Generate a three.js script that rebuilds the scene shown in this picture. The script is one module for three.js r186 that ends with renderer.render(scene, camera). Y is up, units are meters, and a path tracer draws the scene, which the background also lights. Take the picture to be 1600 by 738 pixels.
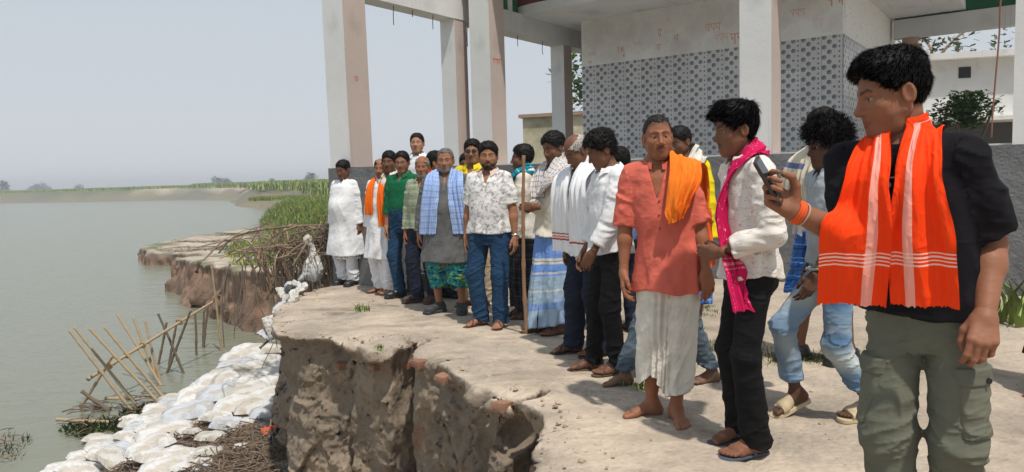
import * as THREE from 'three';
import { mergeGeometries } from 'three/addons/utils/BufferGeometryUtils.js';

// ---------- camera, sky, sun, exposure ----------
const scene = new THREE.Scene();
const CAM_H = 1.38, FOCAL = 1155;
const camera = new THREE.PerspectiveCamera(2 * Math.atan(369 / FOCAL) * 180 / Math.PI, 1600 / 738, 0.05, 6000);
camera.rotation.order = 'YXZ';
camera.position.set(0, CAM_H, 0);
camera.rotation.set(-0.0795, 0, -0.028);
camera.updateMatrixWorld(true);

const SUN = new THREE.Vector3(0.19, 0.9, 0.37).normalize();
{
  const w = 256, h = 128, d = new Float32Array(w * h * 4);
  const hor = [0.53, 0.555, 0.585], mid = [0.45, 0.505, 0.57], zen = [0.435, 0.505, 0.585], low = [0.3, 0.29, 0.26];
  for (let j = 0; j < h; j++) {
    const el = ((j + 0.5) / h - 0.5) * 180;
    for (let i = 0; i < w; i++) {
      const o = (j * w + i) * 4;
      for (let c = 0; c < 3; c++) {
        let v;
        if (el < 0) v = hor[c] + (low[c] - hor[c]) * Math.min(1, -el / 4);
        else if (el < 18) v = hor[c] + (mid[c] - hor[c]) * (el / 18);
        else v = mid[c] + (zen[c] - mid[c]) * Math.min(1, (el - 18) / 50);
        d[o + c] = v;
      }
      d[o + 3] = 1;
    }
  }
  const t = new THREE.DataTexture(d, w, h, THREE.RGBAFormat, THREE.FloatType);
  t.mapping = THREE.EquirectangularReflectionMapping; t.magFilter = THREE.LinearFilter; t.minFilter = THREE.LinearFilter;
  t.needsUpdate = true;
  scene.background = t; scene.environment = t;
}
const sun = new THREE.DirectionalLight(new THREE.Color(1, 0.945, 0.86), 3.1);
sun.position.copy(SUN).multiplyScalar(60);
sun.castShadow = true; sun.shadow.radius = 3; sun.shadow.mapSize.set(4096, 4096);
Object.assign(sun.shadow.camera, { left: -25, right: 25, top: 25, bottom: -25, near: 1, far: 160 });
scene.add(sun, sun.target);
scene.fog = new THREE.FogExp2(new THREE.Color(0.56, 0.59, 0.62), 0.0014);
const renderer = new THREE.WebGLRenderer({ antialias: true });
renderer.setSize(1024, 472);
renderer.toneMapping = THREE.LinearToneMapping;
renderer.toneMappingExposure = 1.22;
renderer.shadowMap.enabled = true;

// ---------- helpers ----------
const { sin, cos, abs, min, max, sqrt, PI, floor, pow, exp, atan2, hypot } = Math;
const D = PI / 180;
const clamp = (v, a = 0, b = 1) => v < a ? a : v > b ? b : v;
const lerp = (a, b, t) => a + (b - a) * t;
const ss = (a, b, v) => { const t = clamp((v - a) / (b - a)); return t * t * (3 - 2 * t); };
let seedState = 1;
const seed = (n) => { seedState = n * 2654435761 >>> 0; };
const rnd = () => { seedState = (seedState + 0x6d2b79f5) | 0; let t = Math.imul(seedState ^ (seedState >>> 15), 1 | seedState); t = (t + Math.imul(t ^ (t >>> 7), 61 | t)) ^ t; return ((t ^ (t >>> 14)) >>> 0) / 4294967296; };
const rr = (a, b) => a + (b - a) * rnd();
const HT = new Float32Array(4096); { seed(77); for (let i = 0; i < 4096; i++) HT[i] = rnd() * 2 - 1; }
const PT = new Uint16Array(8192); { seed(5); for (let i = 0; i < 4096; i++) PT[i] = i; for (let i = 4095; i > 0; i--) { const j = floor(rnd() * (i + 1)); const t = PT[i]; PT[i] = PT[j]; PT[j] = t; } for (let i = 0; i < 4096; i++) PT[i + 4096] = PT[i]; }
function vn(x, y, z) {
  const xi = floor(x), yi = floor(y), zi = floor(z);
  let fx = x - xi, fy = y - yi, fz = z - zi;
  fx = fx * fx * (3 - 2 * fx); fy = fy * fy * (3 - 2 * fy); fz = fz * fz * (3 - 2 * fz);
  const X = xi & 4095, X1 = (xi + 1) & 4095, Y = yi & 4095, Y1 = (yi + 1) & 4095, Z = zi & 4095, Z1 = (zi + 1) & 4095;
  const a = PT[Z], b = PT[Z1];
  const aY = PT[a + Y], aY1 = PT[a + Y1], bY = PT[b + Y], bY1 = PT[b + Y1];
  const l0 = HT[PT[aY + X]] + (HT[PT[aY + X1]] - HT[PT[aY + X]]) * fx;
  const l1 = HT[PT[aY1 + X]] + (HT[PT[aY1 + X1]] - HT[PT[aY1 + X]]) * fx;
  const l2 = HT[PT[bY + X]] + (HT[PT[bY + X1]] - HT[PT[bY + X]]) * fx;
  const l3 = HT[PT[bY1 + X]] + (HT[PT[bY1 + X1]] - HT[PT[bY1 + X]]) * fx;
  const m0 = l0 + (l1 - l0) * fy, m1 = l2 + (l3 - l2) * fy;
  return m0 + (m1 - m0) * fz;
}
const fbm = (x, y, z, o = 4) => { let s = 0, a = 0.5; for (let i = 0; i < o; i++) { s += a * vn(x, y, z); x = x * 2.03 + 7.1; y = y * 2.01 + 3.7; z = z * 2.02 + 1.3; a *= 0.5; } return s; };
// distance to the nearest jittered cell centre, and to the next one
const cellOut = [0, 0, 0];
function cells(x, y, z) {
  const xi = floor(x), yi = floor(y), zi = floor(z); let f1 = 9, f2 = 9, id = 0;
  for (let k = -1; k <= 1; k++) for (let j = -1; j <= 1; j++) for (let i = -1; i <= 1; i++) {
    const h = PT[PT[PT[(zi + k) & 4095] + ((yi + j) & 4095)] + ((xi + i) & 4095)];
    const dx = xi + i + 0.5 + 0.45 * HT[h] - x, dy = yi + j + 0.5 + 0.45 * HT[(h + 1013) & 4095] - y, dz = zi + k + 0.5 + 0.45 * HT[(h + 2311) & 4095] - z, d = dx * dx + dy * dy + dz * dz;
    if (d < f1) { f2 = f1; f1 = d; id = h; } else if (d < f2) f2 = d;
  }
  cellOut[0] = sqrt(f1); cellOut[1] = sqrt(f2); cellOut[2] = HT[(id + 77) & 4095]; return cellOut;
}
const smin = (a, b, k) => { const h = k - abs(a - b); return h <= 0 ? (a < b ? a : b) : (a < b ? a : b) - h * h * 0.25 / k; };
const smax = (a, b, k) => -smin(-a, -b, k);

// pixel of the photograph -> world point on the horizontal plane at height y, or at a depth
function ray(px, py) { return new THREE.Vector3((px - 800) / FOCAL, (369 - py) / FOCAL, -1).applyQuaternion(camera.quaternion); }
function onPlane(px, py, y = 0) { const d = ray(px, py), t = (y - CAM_H) / d.y; return new THREE.Vector3(d.x * t, y, d.z * t); }
function atDepth(px, py, depth) { const d = ray(px, py), t = depth / -d.z; return new THREE.Vector3(d.x * t, CAM_H + d.y * t, d.z * t); }

const usedNames = {};
function numbered(n) { if (!(n in usedNames)) { usedNames[n] = 0; return n; } usedNames[n]++; return n + '_' + String(usedNames[n]).padStart(3, '0'); }
function shade(o) { o.traverse((m) => { if (m.isMesh) { m.castShadow = true; m.receiveShadow = true; } }); return o; }
function tag(o, label, category, group, kind) { o.userData.label = label; if (category) o.userData.category = category; if (group) o.userData.group = group; if (kind) o.userData.kind = kind; return o; }
function add(o, name, label, category, group, kind) { o.name = numbered(name); tag(o, label, category, group, kind); scene.add(o); return shade(o); }
function part(parent, name, geo, mat, label) { const m = new THREE.Mesh(geo, mat); m.name = name; if (label) m.userData.label = label; parent.add(m); shade(m); return m; }
const lin = (r, g, b) => new THREE.Color().setRGB(r, g, b);
const css = (c) => new THREE.Color(c);

// geometry from arrays
function geo(pos, idx, uv, nor, col) {
  const g = new THREE.BufferGeometry();
  g.setAttribute('position', new THREE.BufferAttribute(pos instanceof Float32Array ? pos : new Float32Array(pos), 3));
  if (uv) g.setAttribute('uv', new THREE.BufferAttribute(uv instanceof Float32Array ? uv : new Float32Array(uv), 2));
  if (col) g.setAttribute('color', new THREE.BufferAttribute(col instanceof Float32Array ? col : new Float32Array(col), 3));
  if (idx) g.setIndex(new THREE.BufferAttribute(idx instanceof Uint32Array ? idx : new Uint32Array(idx), 1));
  if (nor) g.setAttribute('normal', new THREE.BufferAttribute(nor instanceof Float32Array ? nor : new Float32Array(nor), 3)); else g.computeVertexNormals();
  return g;
}
// naive surface nets over a signed field; far blocks are skipped
function netMesh(f, lo, hi, cell, o = {}) {
  const B = 4, slack = o.slack ?? 0.03;
  const n = [0, 1, 2].map((i) => Math.ceil((hi[i] - lo[i]) / cell / B) * B + 1);
  const [nx, ny, nz] = n, v = new Float32Array(nx * ny * nz).fill(1);
  const R = B * cell * 0.87 + slack;
  const bf = o.rough || f;
  for (let bz = 0; bz < nz - 1; bz += B) for (let by = 0; by < ny - 1; by += B) for (let bx = 0; bx < nx - 1; bx += B) {
    const c = bf(lo[0] + (bx + B / 2) * cell, lo[1] + (by + B / 2) * cell, lo[2] + (bz + B / 2) * cell);
    const near = abs(c) <= R;
    for (let z = bz; z <= bz + B; z++) for (let y = by; y <= by + B; y++) { let k = (z * ny + y) * nx + bx; for (let x = bx; x <= bx + B; x++, k++) { if (near) { if (v[k] === 1 || v[k] === -1) v[k] = f(lo[0] + x * cell, lo[1] + y * cell, lo[2] + z * cell); } else if (v[k] === 1) v[k] = c < 0 ? -1 : 1; } }
  }
  const vi = new Int32Array(nx * ny * nz).fill(-1), pos = [];
  const at = (x, y, z) => (z * ny + y) * nx + x;
  const off = [[0, 0, 0], [1, 0, 0], [0, 1, 0], [1, 1, 0], [0, 0, 1], [1, 0, 1], [0, 1, 1], [1, 1, 1]];
  const edges = [[0, 1], [2, 3], [4, 5], [6, 7], [0, 2], [1, 3], [4, 6], [5, 7], [0, 4], [1, 5], [2, 6], [3, 7]];
  const cv = new Float32Array(8), step = [0, 1, nx, nx + 1, nx * ny, nx * ny + 1, nx * ny + nx, nx * ny + nx + 1];
  for (let z = 0; z < nz - 1; z++) for (let y = 0; y < ny - 1; y++) for (let x = 0; x < nx - 1; x++) {
    const k = at(x, y, z); let neg = 0;
    for (let i = 0; i < 8; i++) { cv[i] = v[k + step[i]]; if (cv[i] < 0) neg++; }
    if (neg === 0 || neg === 8) continue;
    let px = 0, py = 0, pz = 0, c = 0;
    for (const [a, b] of edges) { const va = cv[a], vb = cv[b]; if ((va < 0) !== (vb < 0)) { const t = va / (va - vb), A = off[a], Bo = off[b]; px += A[0] + (Bo[0] - A[0]) * t; py += A[1] + (Bo[1] - A[1]) * t; pz += A[2] + (Bo[2] - A[2]) * t; c++; } }
    vi[k] = pos.length / 3; pos.push(lo[0] + (x + px / c) * cell, lo[1] + (y + py / c) * cell, lo[2] + (z + pz / c) * cell);
  }
  const idx = [];
  const quad = (a, b, c, d, flip) => { if (a < 0 || b < 0 || c < 0 || d < 0) return; if (flip) idx.push(a, c, b, a, d, c); else idx.push(a, b, c, a, c, d); };
  for (let z = 1; z < nz - 1; z++) for (let y = 1; y < ny - 1; y++) for (let x = 1; x < nx - 1; x++) {
    const k = at(x, y, z), s = v[k] < 0;
    if (s !== (v[k + 1] < 0)) quad(vi[k], vi[k - nx], vi[k - nx - nx * ny], vi[k - nx * ny], !s);
    if (s !== (v[k + nx] < 0)) quad(vi[k], vi[k - nx * ny], vi[k - 1 - nx * ny], vi[k - 1], !s);
    if (s !== (v[k + nx * ny] < 0)) quad(vi[k], vi[k - 1], vi[k - 1 - nx], vi[k - nx], !s);
  }
  const P = new Float32Array(pos), N = new Float32Array(P.length), e = (o.eps ?? 0.5) * cell;
  for (let i = 0; i < P.length; i += 3) {
    const x = P[i], y = P[i + 1], z = P[i + 2];
    let gx = f(x + e, y, z) - f(x - e, y, z), gy = f(x, y + e, z) - f(x, y - e, z), gz = f(x, y, z + e) - f(x, y, z - e);
    const l = 1 / (hypot(gx, gy, gz) || 1); N[i] = gx * l; N[i + 1] = gy * l; N[i + 2] = gz * l;
  }
  const uv = new Float32Array(P.length / 3 * 2), ca = cos(o.uvTurn ?? 0.5), sa = sin(o.uvTurn ?? 0.5);
  for (let i = 0, j = 0; i < P.length; i += 3, j += 2) { uv[j] = P[i] * ca + P[i + 2] * sa; uv[j + 1] = P[i + 1]; }
  let C;
  if (o.color) { C = new Float32Array(P.length); const q = [0, 0, 0]; for (let i = 0; i < P.length; i += 3) { o.color(P[i], P[i + 1], P[i + 2], N[i], N[i + 1], N[i + 2], q); C[i] = q[0]; C[i + 1] = q[1]; C[i + 2] = q[2]; } }
  return geo(P, new Uint32Array(idx), uv, N, C);
}
// tapered capsule
function cap(px, py, pz, c) {
  const bx = c[3] - c[0], by = c[4] - c[1], bz = c[5] - c[2], ax = px - c[0], ay = py - c[1], az = pz - c[2];
  let t = (ax * bx + ay * by + az * bz) / (bx * bx + by * by + bz * bz + 1e-9); t = t < 0 ? 0 : t > 1 ? 1 : t;
  const dx = ax - bx * t, dy = ay - by * t, dz = az - bz * t;
  return sqrt(dx * dx + dy * dy + dz * dz) - (c[6] + (c[7] - c[6]) * t);
}
function ell(px, py, pz, cx, cy, cz, rx, ry, rz) {
  const x = (px - cx) / rx, y = (py - cy) / ry, z = (pz - cz) / rz, k0 = sqrt(x * x + y * y + z * z);
  const X = x / rx, Y = y / ry, Z = z / rz, k1 = sqrt(X * X + Y * Y + Z * Z);
  return k1 < 1e-6 ? -min(rx, ry, rz) : k0 * (k0 - 1) / k1;
}
// tube along points; radius number or function of t
function tube(pts, radius, seg = 24, sides = 6, closed = false) {
  const curve = new THREE.CatmullRomCurve3(pts.map((p) => p.isVector3 ? p : new THREE.Vector3(...p)), closed, 'centripetal');
  const fr = curve.computeFrenetFrames(seg, closed), pos = [], uv = [], idx = [], len = curve.getLength(), q = new THREE.Vector3();
  for (let i = 0; i <= seg; i++) {
    const t = i / seg; curve.getPointAt(t, q); const r = typeof radius === 'function' ? radius(t) : radius;
    for (let j = 0; j <= sides; j++) { const a = j / sides * 2 * PI, c = cos(a) * r, s = sin(a) * r; const n = fr.normals[i], b = fr.binormals[i]; pos.push(q.x + n.x * c + b.x * s, q.y + n.y * c + b.y * s, q.z + n.z * c + b.z * s); uv.push(j / sides, t * len); }
  }
  for (let i = 0; i < seg; i++) for (let j = 0; j < sides; j++) { const a = i * (sides + 1) + j, b = a + sides + 1; idx.push(a, a + 1, b, b, a + 1, b + 1); }
  if (!closed) for (const [row, flip] of [[0, 0], [seg, 1]]) { const c = pos.length / 3; curve.getPointAt(row / seg, q); pos.push(q.x, q.y, q.z); uv.push(0.5, 0); for (let j = 0; j < sides; j++) { const a = row * (sides + 1) + j; if (flip) idx.push(a, a + 1, c); else idx.push(a + 1, a, c); } }
  return geo(pos, idx, uv);
}
function boxGeo(x0, x1, y0, y1, z0, z1) { // uv in metres
  const g = new THREE.BoxGeometry(x1 - x0, y1 - y0, z1 - z0); g.translate((x0 + x1) / 2, (y0 + y1) / 2, (z0 + z1) / 2);
  const p = g.attributes.position, n = g.attributes.normal, uv = g.attributes.uv;
  for (let i = 0; i < p.count; i++) { if (abs(n.getX(i)) > 0.5) uv.setXY(i, p.getZ(i), p.getY(i)); else if (abs(n.getY(i)) > 0.5) uv.setXY(i, p.getX(i), p.getZ(i)); else uv.setXY(i, p.getX(i), p.getY(i)); }
  return g;
}
function strip(g) { for (const k of Object.keys(g.attributes)) if (!['position', 'normal', 'uv', 'color'].includes(k)) g.deleteAttribute(k); return g; }
function merge(list) { const l = list.map((g) => { let q = strip(g.index ? g : g); if (!q.index) { const n = q.attributes.position.count; q.setIndex(Array.from({ length: n }, (_, i) => i)); } return q; }); const m = mergeGeometries(l); if (!m) throw new Error('merge failed'); return m; }

// ---------- textures ----------
function canvasTex(w, h, draw, o = {}) {
  const c = document.createElement('canvas'); c.width = w; c.height = h; const x = c.getContext('2d'); draw(x, w, h);
  const t = new THREE.CanvasTexture(c); t.wrapS = t.wrapT = THREE.RepeatWrapping; if (!o.data) t.colorSpace = THREE.SRGBColorSpace; if (o.repeat) t.repeat.set(...o.repeat); return t;
}
function noiseTex(size, fn, o = {}) { // fn(u, v) -> value 0..1 or [r,g,b] in 0..1, tiling is up to fn
  const d = new Uint8Array(size * size * 4);
  for (let j = 0; j < size; j++) for (let i = 0; i < size; i++) { const v = fn(i / size, j / size), k = (j * size + i) * 4; for (let c = 0; c < 3; c++) d[k + c] = clamp(Array.isArray(v) ? v[c] : v) * 255; d[k + 3] = 255; }
  const t = new THREE.DataTexture(d, size, size); t.wrapS = t.wrapT = THREE.RepeatWrapping; t.magFilter = THREE.LinearFilter; t.minFilter = THREE.LinearFilter; if (o.srgb) t.colorSpace = THREE.SRGBColorSpace; if (o.repeat) t.repeat.set(...o.repeat); t.needsUpdate = true; return t;
}
// tiling noise through a blend of four shifted copies
function tn(u, v, f, z = 0, o = 4) {
  const g = (a, b) => fbm(a * f, b * f, z, o); const wu = u, wv = v;
  const s = g(u, v) * (1 - wu) * (1 - wv) + g(u - 1, v) * wu * (1 - wv) + g(u, v - 1) * (1 - wu) * wv + g(u - 1, v - 1) * wu * wv;
  return s / sqrt(((1 - wu) ** 2 + wu ** 2) * ((1 - wv) ** 2 + wv ** 2));
}
function repeated(t, x, y) { const c = t.clone(); c.repeat.set(x, y); c.needsUpdate = true; return c; }
const std = (o) => new THREE.MeshStandardMaterial(o);
const phys = (o) => new THREE.MeshPhysicalMaterial(o);
// ================= the setting =================
const WATER = -2.2;
function segDist(px, pz, P, closed) { // distance to polyline and, if closed, sign (negative inside)
  let best = 1e9, inside = false; const n = P.length;
  for (let i = 0, j = n - 1; i < n; j = i++) {
    const a = P[j], b = P[i];
    if (closed && ((a[1] > pz) !== (b[1] > pz)) && px < (b[0] - a[0]) * (pz - a[1]) / (b[1] - a[1]) + a[0]) inside = !inside;
    if (!closed && i === 0) continue;
    const ex = b[0] - a[0], ez = b[1] - a[1], wx = px - a[0], wz = pz - a[1]; const t = clamp((wx * ex + wz * ez) / (ex * ex + ez * ez)); const dx = wx - ex * t, dz = wz - ez * t; const d = dx * dx + dz * dz; if (d < best) best = d;
  }
  best = sqrt(best); return closed && inside ? -best : best;
}
// plan outlines, [x, depth]
const EDGE = [[-4.6, 60], [-4.0, 17], [-3.0, 14], [-2.35, 11.6], [-2.5, 10.3], [-2.6, 9.6], [-2.74, 8.9], [-2.66, 7.9], [-2.42, 7.2], [-2.25, 6.82], [-2.0, 6.62], [-1.68, 6.48], [-1.36, 6.2], [-1.12, 6.05], [-0.98, 5.98], [-0.93, 6.02], [-0.84, 5.78], [-0.55, 5.42], [-0.42, 5.22], [-0.34, 5.1], [-0.27, 4.86], [-0.08, 4.68], [0.06, 4.42], [0.16, 4.28], [0.17, 4.12], [0.04, 3.8], [0.06, 3.36], [-0.06, 2.7], [-0.35, 1.5], [-0.7, -2], [-1, -30], [40, -30], [40, 60]];
const RIVER = [[-6, -60], [-6, 9], [-6.15, 12.8], [-5.9, 16], [-5.0, 17.2], [-7.0, 18.6], [-9.3, 22], [-11.9, 26.2], [-12.7, 29.5], [-14.2, 32.6], [-16.9, 34.2], [-18.8, 37], [-19.4, 42], [-18.3, 50], [-17.5, 58], [-25, 80], [-36, 110], [-45, 118], [-65, 172], [-91, 197], [-155, 225], [-300, 262], [-900, 330], [-900, -60]];
const TERR = [[-2.6, 12.6], [-3.4, 14.2], [-4.2, 15.8], [-5.3, 17.0], [-7.1, 18.5], [-9.4, 22], [-12, 26.2], [-12.9, 28.4], [-12.6, 30.5], [-14.0, 32.5], [-16.9, 34.2], [-18.8, 37], [-19.4, 42], [-18.3, 50], [-17.3, 54], [-17, 62], [4, 62], [4, 12.6]];
const riseAt = (d) => -3.2 - max(0, d - 17) * 0.385;
function terraceTop(x, d) {
  const t0 = lerp(-0.72, -1.62, ss(17, 35, d)); const r = riseAt(d);
  const k = ss(r - 1.6, r + 1.4, x + 0.6 * vn(x * 0.5, d * 0.4, 2));
  return lerp(t0, 0, k) + 0.05 * vn(x * 0.7, d * 0.7, 5) + 0.03 * vn(x * 2.1, d * 2.1, 5);
}
function lowGround(x, d) { // slope of the sandbag berm beside the cut
  const a = clamp((x + 6.1) / 3.4); return lerp(-2.42, -1.62, pow(a, 0.75)) + 0.04 * vn(x * 1.3, d * 1.3, 9);
}
function groundH(x, d) {
  const r = segDist(x, d, RIVER, true); // > 0 on land
  let h;
  if (d < 62 && x > -23 && x < 4 && d > 12 && segDist(x, d, TERR, true) < 0) { h = min(terraceTop(x, d) - 0.25, lerp(-0.45, 0, ss(-1.4, -0.6, x))); const e = segDist(x, d, TERR, true); if (x < -1.5 && d < 56) h = lerp(-2.7, h, ss(1.2, 2.6, -e)); }
  else if (d < 14 && x < 0.5) h = lowGround(x, d);
  else if (d < 62 && d >= 14 && x < -1) h = -2.6;
  else h = 0.012 * vn(x * 0.8, d * 0.8, 3) * ss(1, 4, abs(x) + d * 0.02);
  if (d < 14 && x >= 0.35 && x < 1.2) h = lerp(lowGround(x, d), lerp(-0.035, 0, ss(0.98, 1.2, x)), ss(0.4, 0.62, x));
  if (d < 14 && d > 10.5 && x > -2.0 && x < 1.0) h = max(h, lerp(-1.7, lerp(-0.035, 0, ss(11.0, 11.3, d)), ss(10.6, 10.85, d)));
  if (d > 60) h = lerp(0, lerp(0.25, 0.8, ss(60, 190, d)) + 0.4 * fbm(x * 0.02, d * 0.02, 4, 3), ss(60, 120, d) );
  if (r < 6 && d > 45) { const b = lerp(3, 7, ss(60, 200, d)); h = lerp(-3, h, ss(-1, b, r + (d > 80 ? 2.5 * fbm(x * 0.08, d * 0.08, 1, 3) : 0))); }
  if (r < 0 && d <= 45) h = min(h, -2.45 - min(1.2, -r * 0.5));
  return h;
}
// ---------- materials of the ground ----------
const soilMap = noiseTex(1024, (u, v) => { const a = tn(u, v, 4, 1, 5), b = tn(u, v, 22, 2, 4), c = tn(u, v, 90, 3, 2), k = 0.84 + 0.22 * a + 0.16 * b + 0.14 * c - 0.1 * ss(0.25, 0.42, b); const w = 0.02 * a; return [k + w, k, k - w]; });
const soilBump = noiseTex(1024, (u, v) => { const b = tn(u, v, 14, 2, 5), c = tn(u, v, 60, 7, 3); return 0.5 + 0.36 * b + 0.3 * c; });
const matSoil = std({ vertexColors: true, map: soilMap, bumpMap: soilBump, bumpScale: 0.02, roughness: 0.97 });
function boxUV(g, s = 1) {
  const q = g.toNonIndexed(), p = q.attributes.position, n = q.attributes.normal, uv = new Float32Array(p.count * 2);
  for (let i = 0; i < p.count; i += 3) {
    const nx = abs(n.getX(i) + n.getX(i + 1) + n.getX(i + 2)), ny = abs(n.getY(i) + n.getY(i + 1) + n.getY(i + 2)), nz = abs(n.getZ(i) + n.getZ(i + 1) + n.getZ(i + 2));
    for (let k = i; k < i + 3; k++) { if (ny > nx && ny > nz) { uv[k * 2] = p.getX(k) * s; uv[k * 2 + 1] = p.getZ(k) * s; } else if (nx > nz) { uv[k * 2] = p.getZ(k) * s; uv[k * 2 + 1] = p.getY(k) * s; } else { uv[k * 2] = p.getX(k) * s; uv[k * 2 + 1] = p.getY(k) * s; } }
  }
  q.setAttribute('uv', new THREE.BufferAttribute(uv, 2)); return q;
}
const DUST = [0.5, 0.41, 0.318], SUB = [0.25, 0.195, 0.14];
function soilColor(x, y, z, top, q) {
  const n = fbm(x * 2.2, y * 2.2, z * 2.2, 4), m = fbm(x * 9, y * 14, z * 9, 3);
  const crust = ss(-0.055, -0.015, y - top + 0.05 * n + 0.03 * m), str = 0.5 + 0.5 * vn(x * 0.6, y * 9 + n * 2, z * 0.6);
  const scuff = ss(0.12, 0.42, fbm(x * 1.1 + 3, 2, z * 4.5, 4)) * 0.22 + ss(0.2, 0.45, fbm(x * 7, 5, z * 16, 3)) * 0.16; for (let i = 0; i < 3; i++) q[i] = lerp(SUB[i] * (0.75 + 0.4 * str + 0.35 * n), DUST[i] * (1 + 0.26 * n + 0.14 * m) * (1 - scuff), crust);
  const rb = ss(0.34, 0.46, fbm(x * 3.1 + 5, y * 3.1, z * 3.1, 3)); if (crust < 0.5) mixq2(q, 0.3, 0.13, 0.07, rb * 0.5);
}
function mixq2(q, r, g, b, t) { q[0] += (r - q[0]) * t; q[1] += (g - q[1]) * t; q[2] += (b - q[2]) * t; }
// ---------- the broad ground sheet ----------
{
  const xs = [], ds = []; const far = (t, a, k) => a * (Math.sinh(t * k) / Math.sinh(k));
  for (let i = -150; i <= 150; i++) xs.push(far(i / 150, 900, 6.6));
  for (let i = 0; i < 320; i++) ds.push(-6 + far(i / 319, 1500, 6.2));
  const nx = xs.length, nd = ds.length, pos = new Float32Array(nx * nd * 3), col = new Float32Array(nx * nd * 3), uv = new Float32Array(nx * nd * 2), idx = [];
  for (let j = 0; j < nd; j++) for (let i = 0; i < nx; i++) {
    const k = j * nx + i, x = xs[i], d = ds[j], h = groundH(x, d); pos[k * 3] = x; pos[k * 3 + 1] = h; pos[k * 3 + 2] = -d; uv[k * 2] = x * 0.6; uv[k * 2 + 1] = -d * 0.6;
    const q = [0, 0, 0], n = fbm(x * 0.5, d * 0.5, 2, 4); if (d < 16) soilColor(x, 0, -d, 0, q); else for (let c = 0; c < 3; c++) q[c] = DUST[c] * (1 + 0.3 * n);
    if (d > 22) { const w = fbm(x * 0.03, d * 0.012, 6, 4), grass = ss(-0.12, 0.1, w + (d > 60 ? 0.16 : 0)) * ss(-0.4, 0.25, h); mixq2(q, 0.07 + 0.05 * w, 0.115 + 0.04 * w, 0.035, grass * 0.92); }
    if (h < 0.35 && d > 45) { const w = fbm(x * 0.06, d * 0.2, 3, 3); mixq2(q, 0.17 + 0.09 * w, 0.15 + 0.05 * w, 0.095, 0.85); }
    col.set(q, k * 3);
  }
  for (let j = 0; j < nd - 1; j++) for (let i = 0; i < nx - 1; i++) { const a = j * nx + i, b = a + nx; idx.push(a, a + 1, b, b, a + 1, b + 1); }
  const m = new THREE.Mesh(geo(pos, idx, uv, null, col), matSoil); add(m, 'ground', 'dry dusty ground and fields', null, null, 'structure');
}
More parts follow.
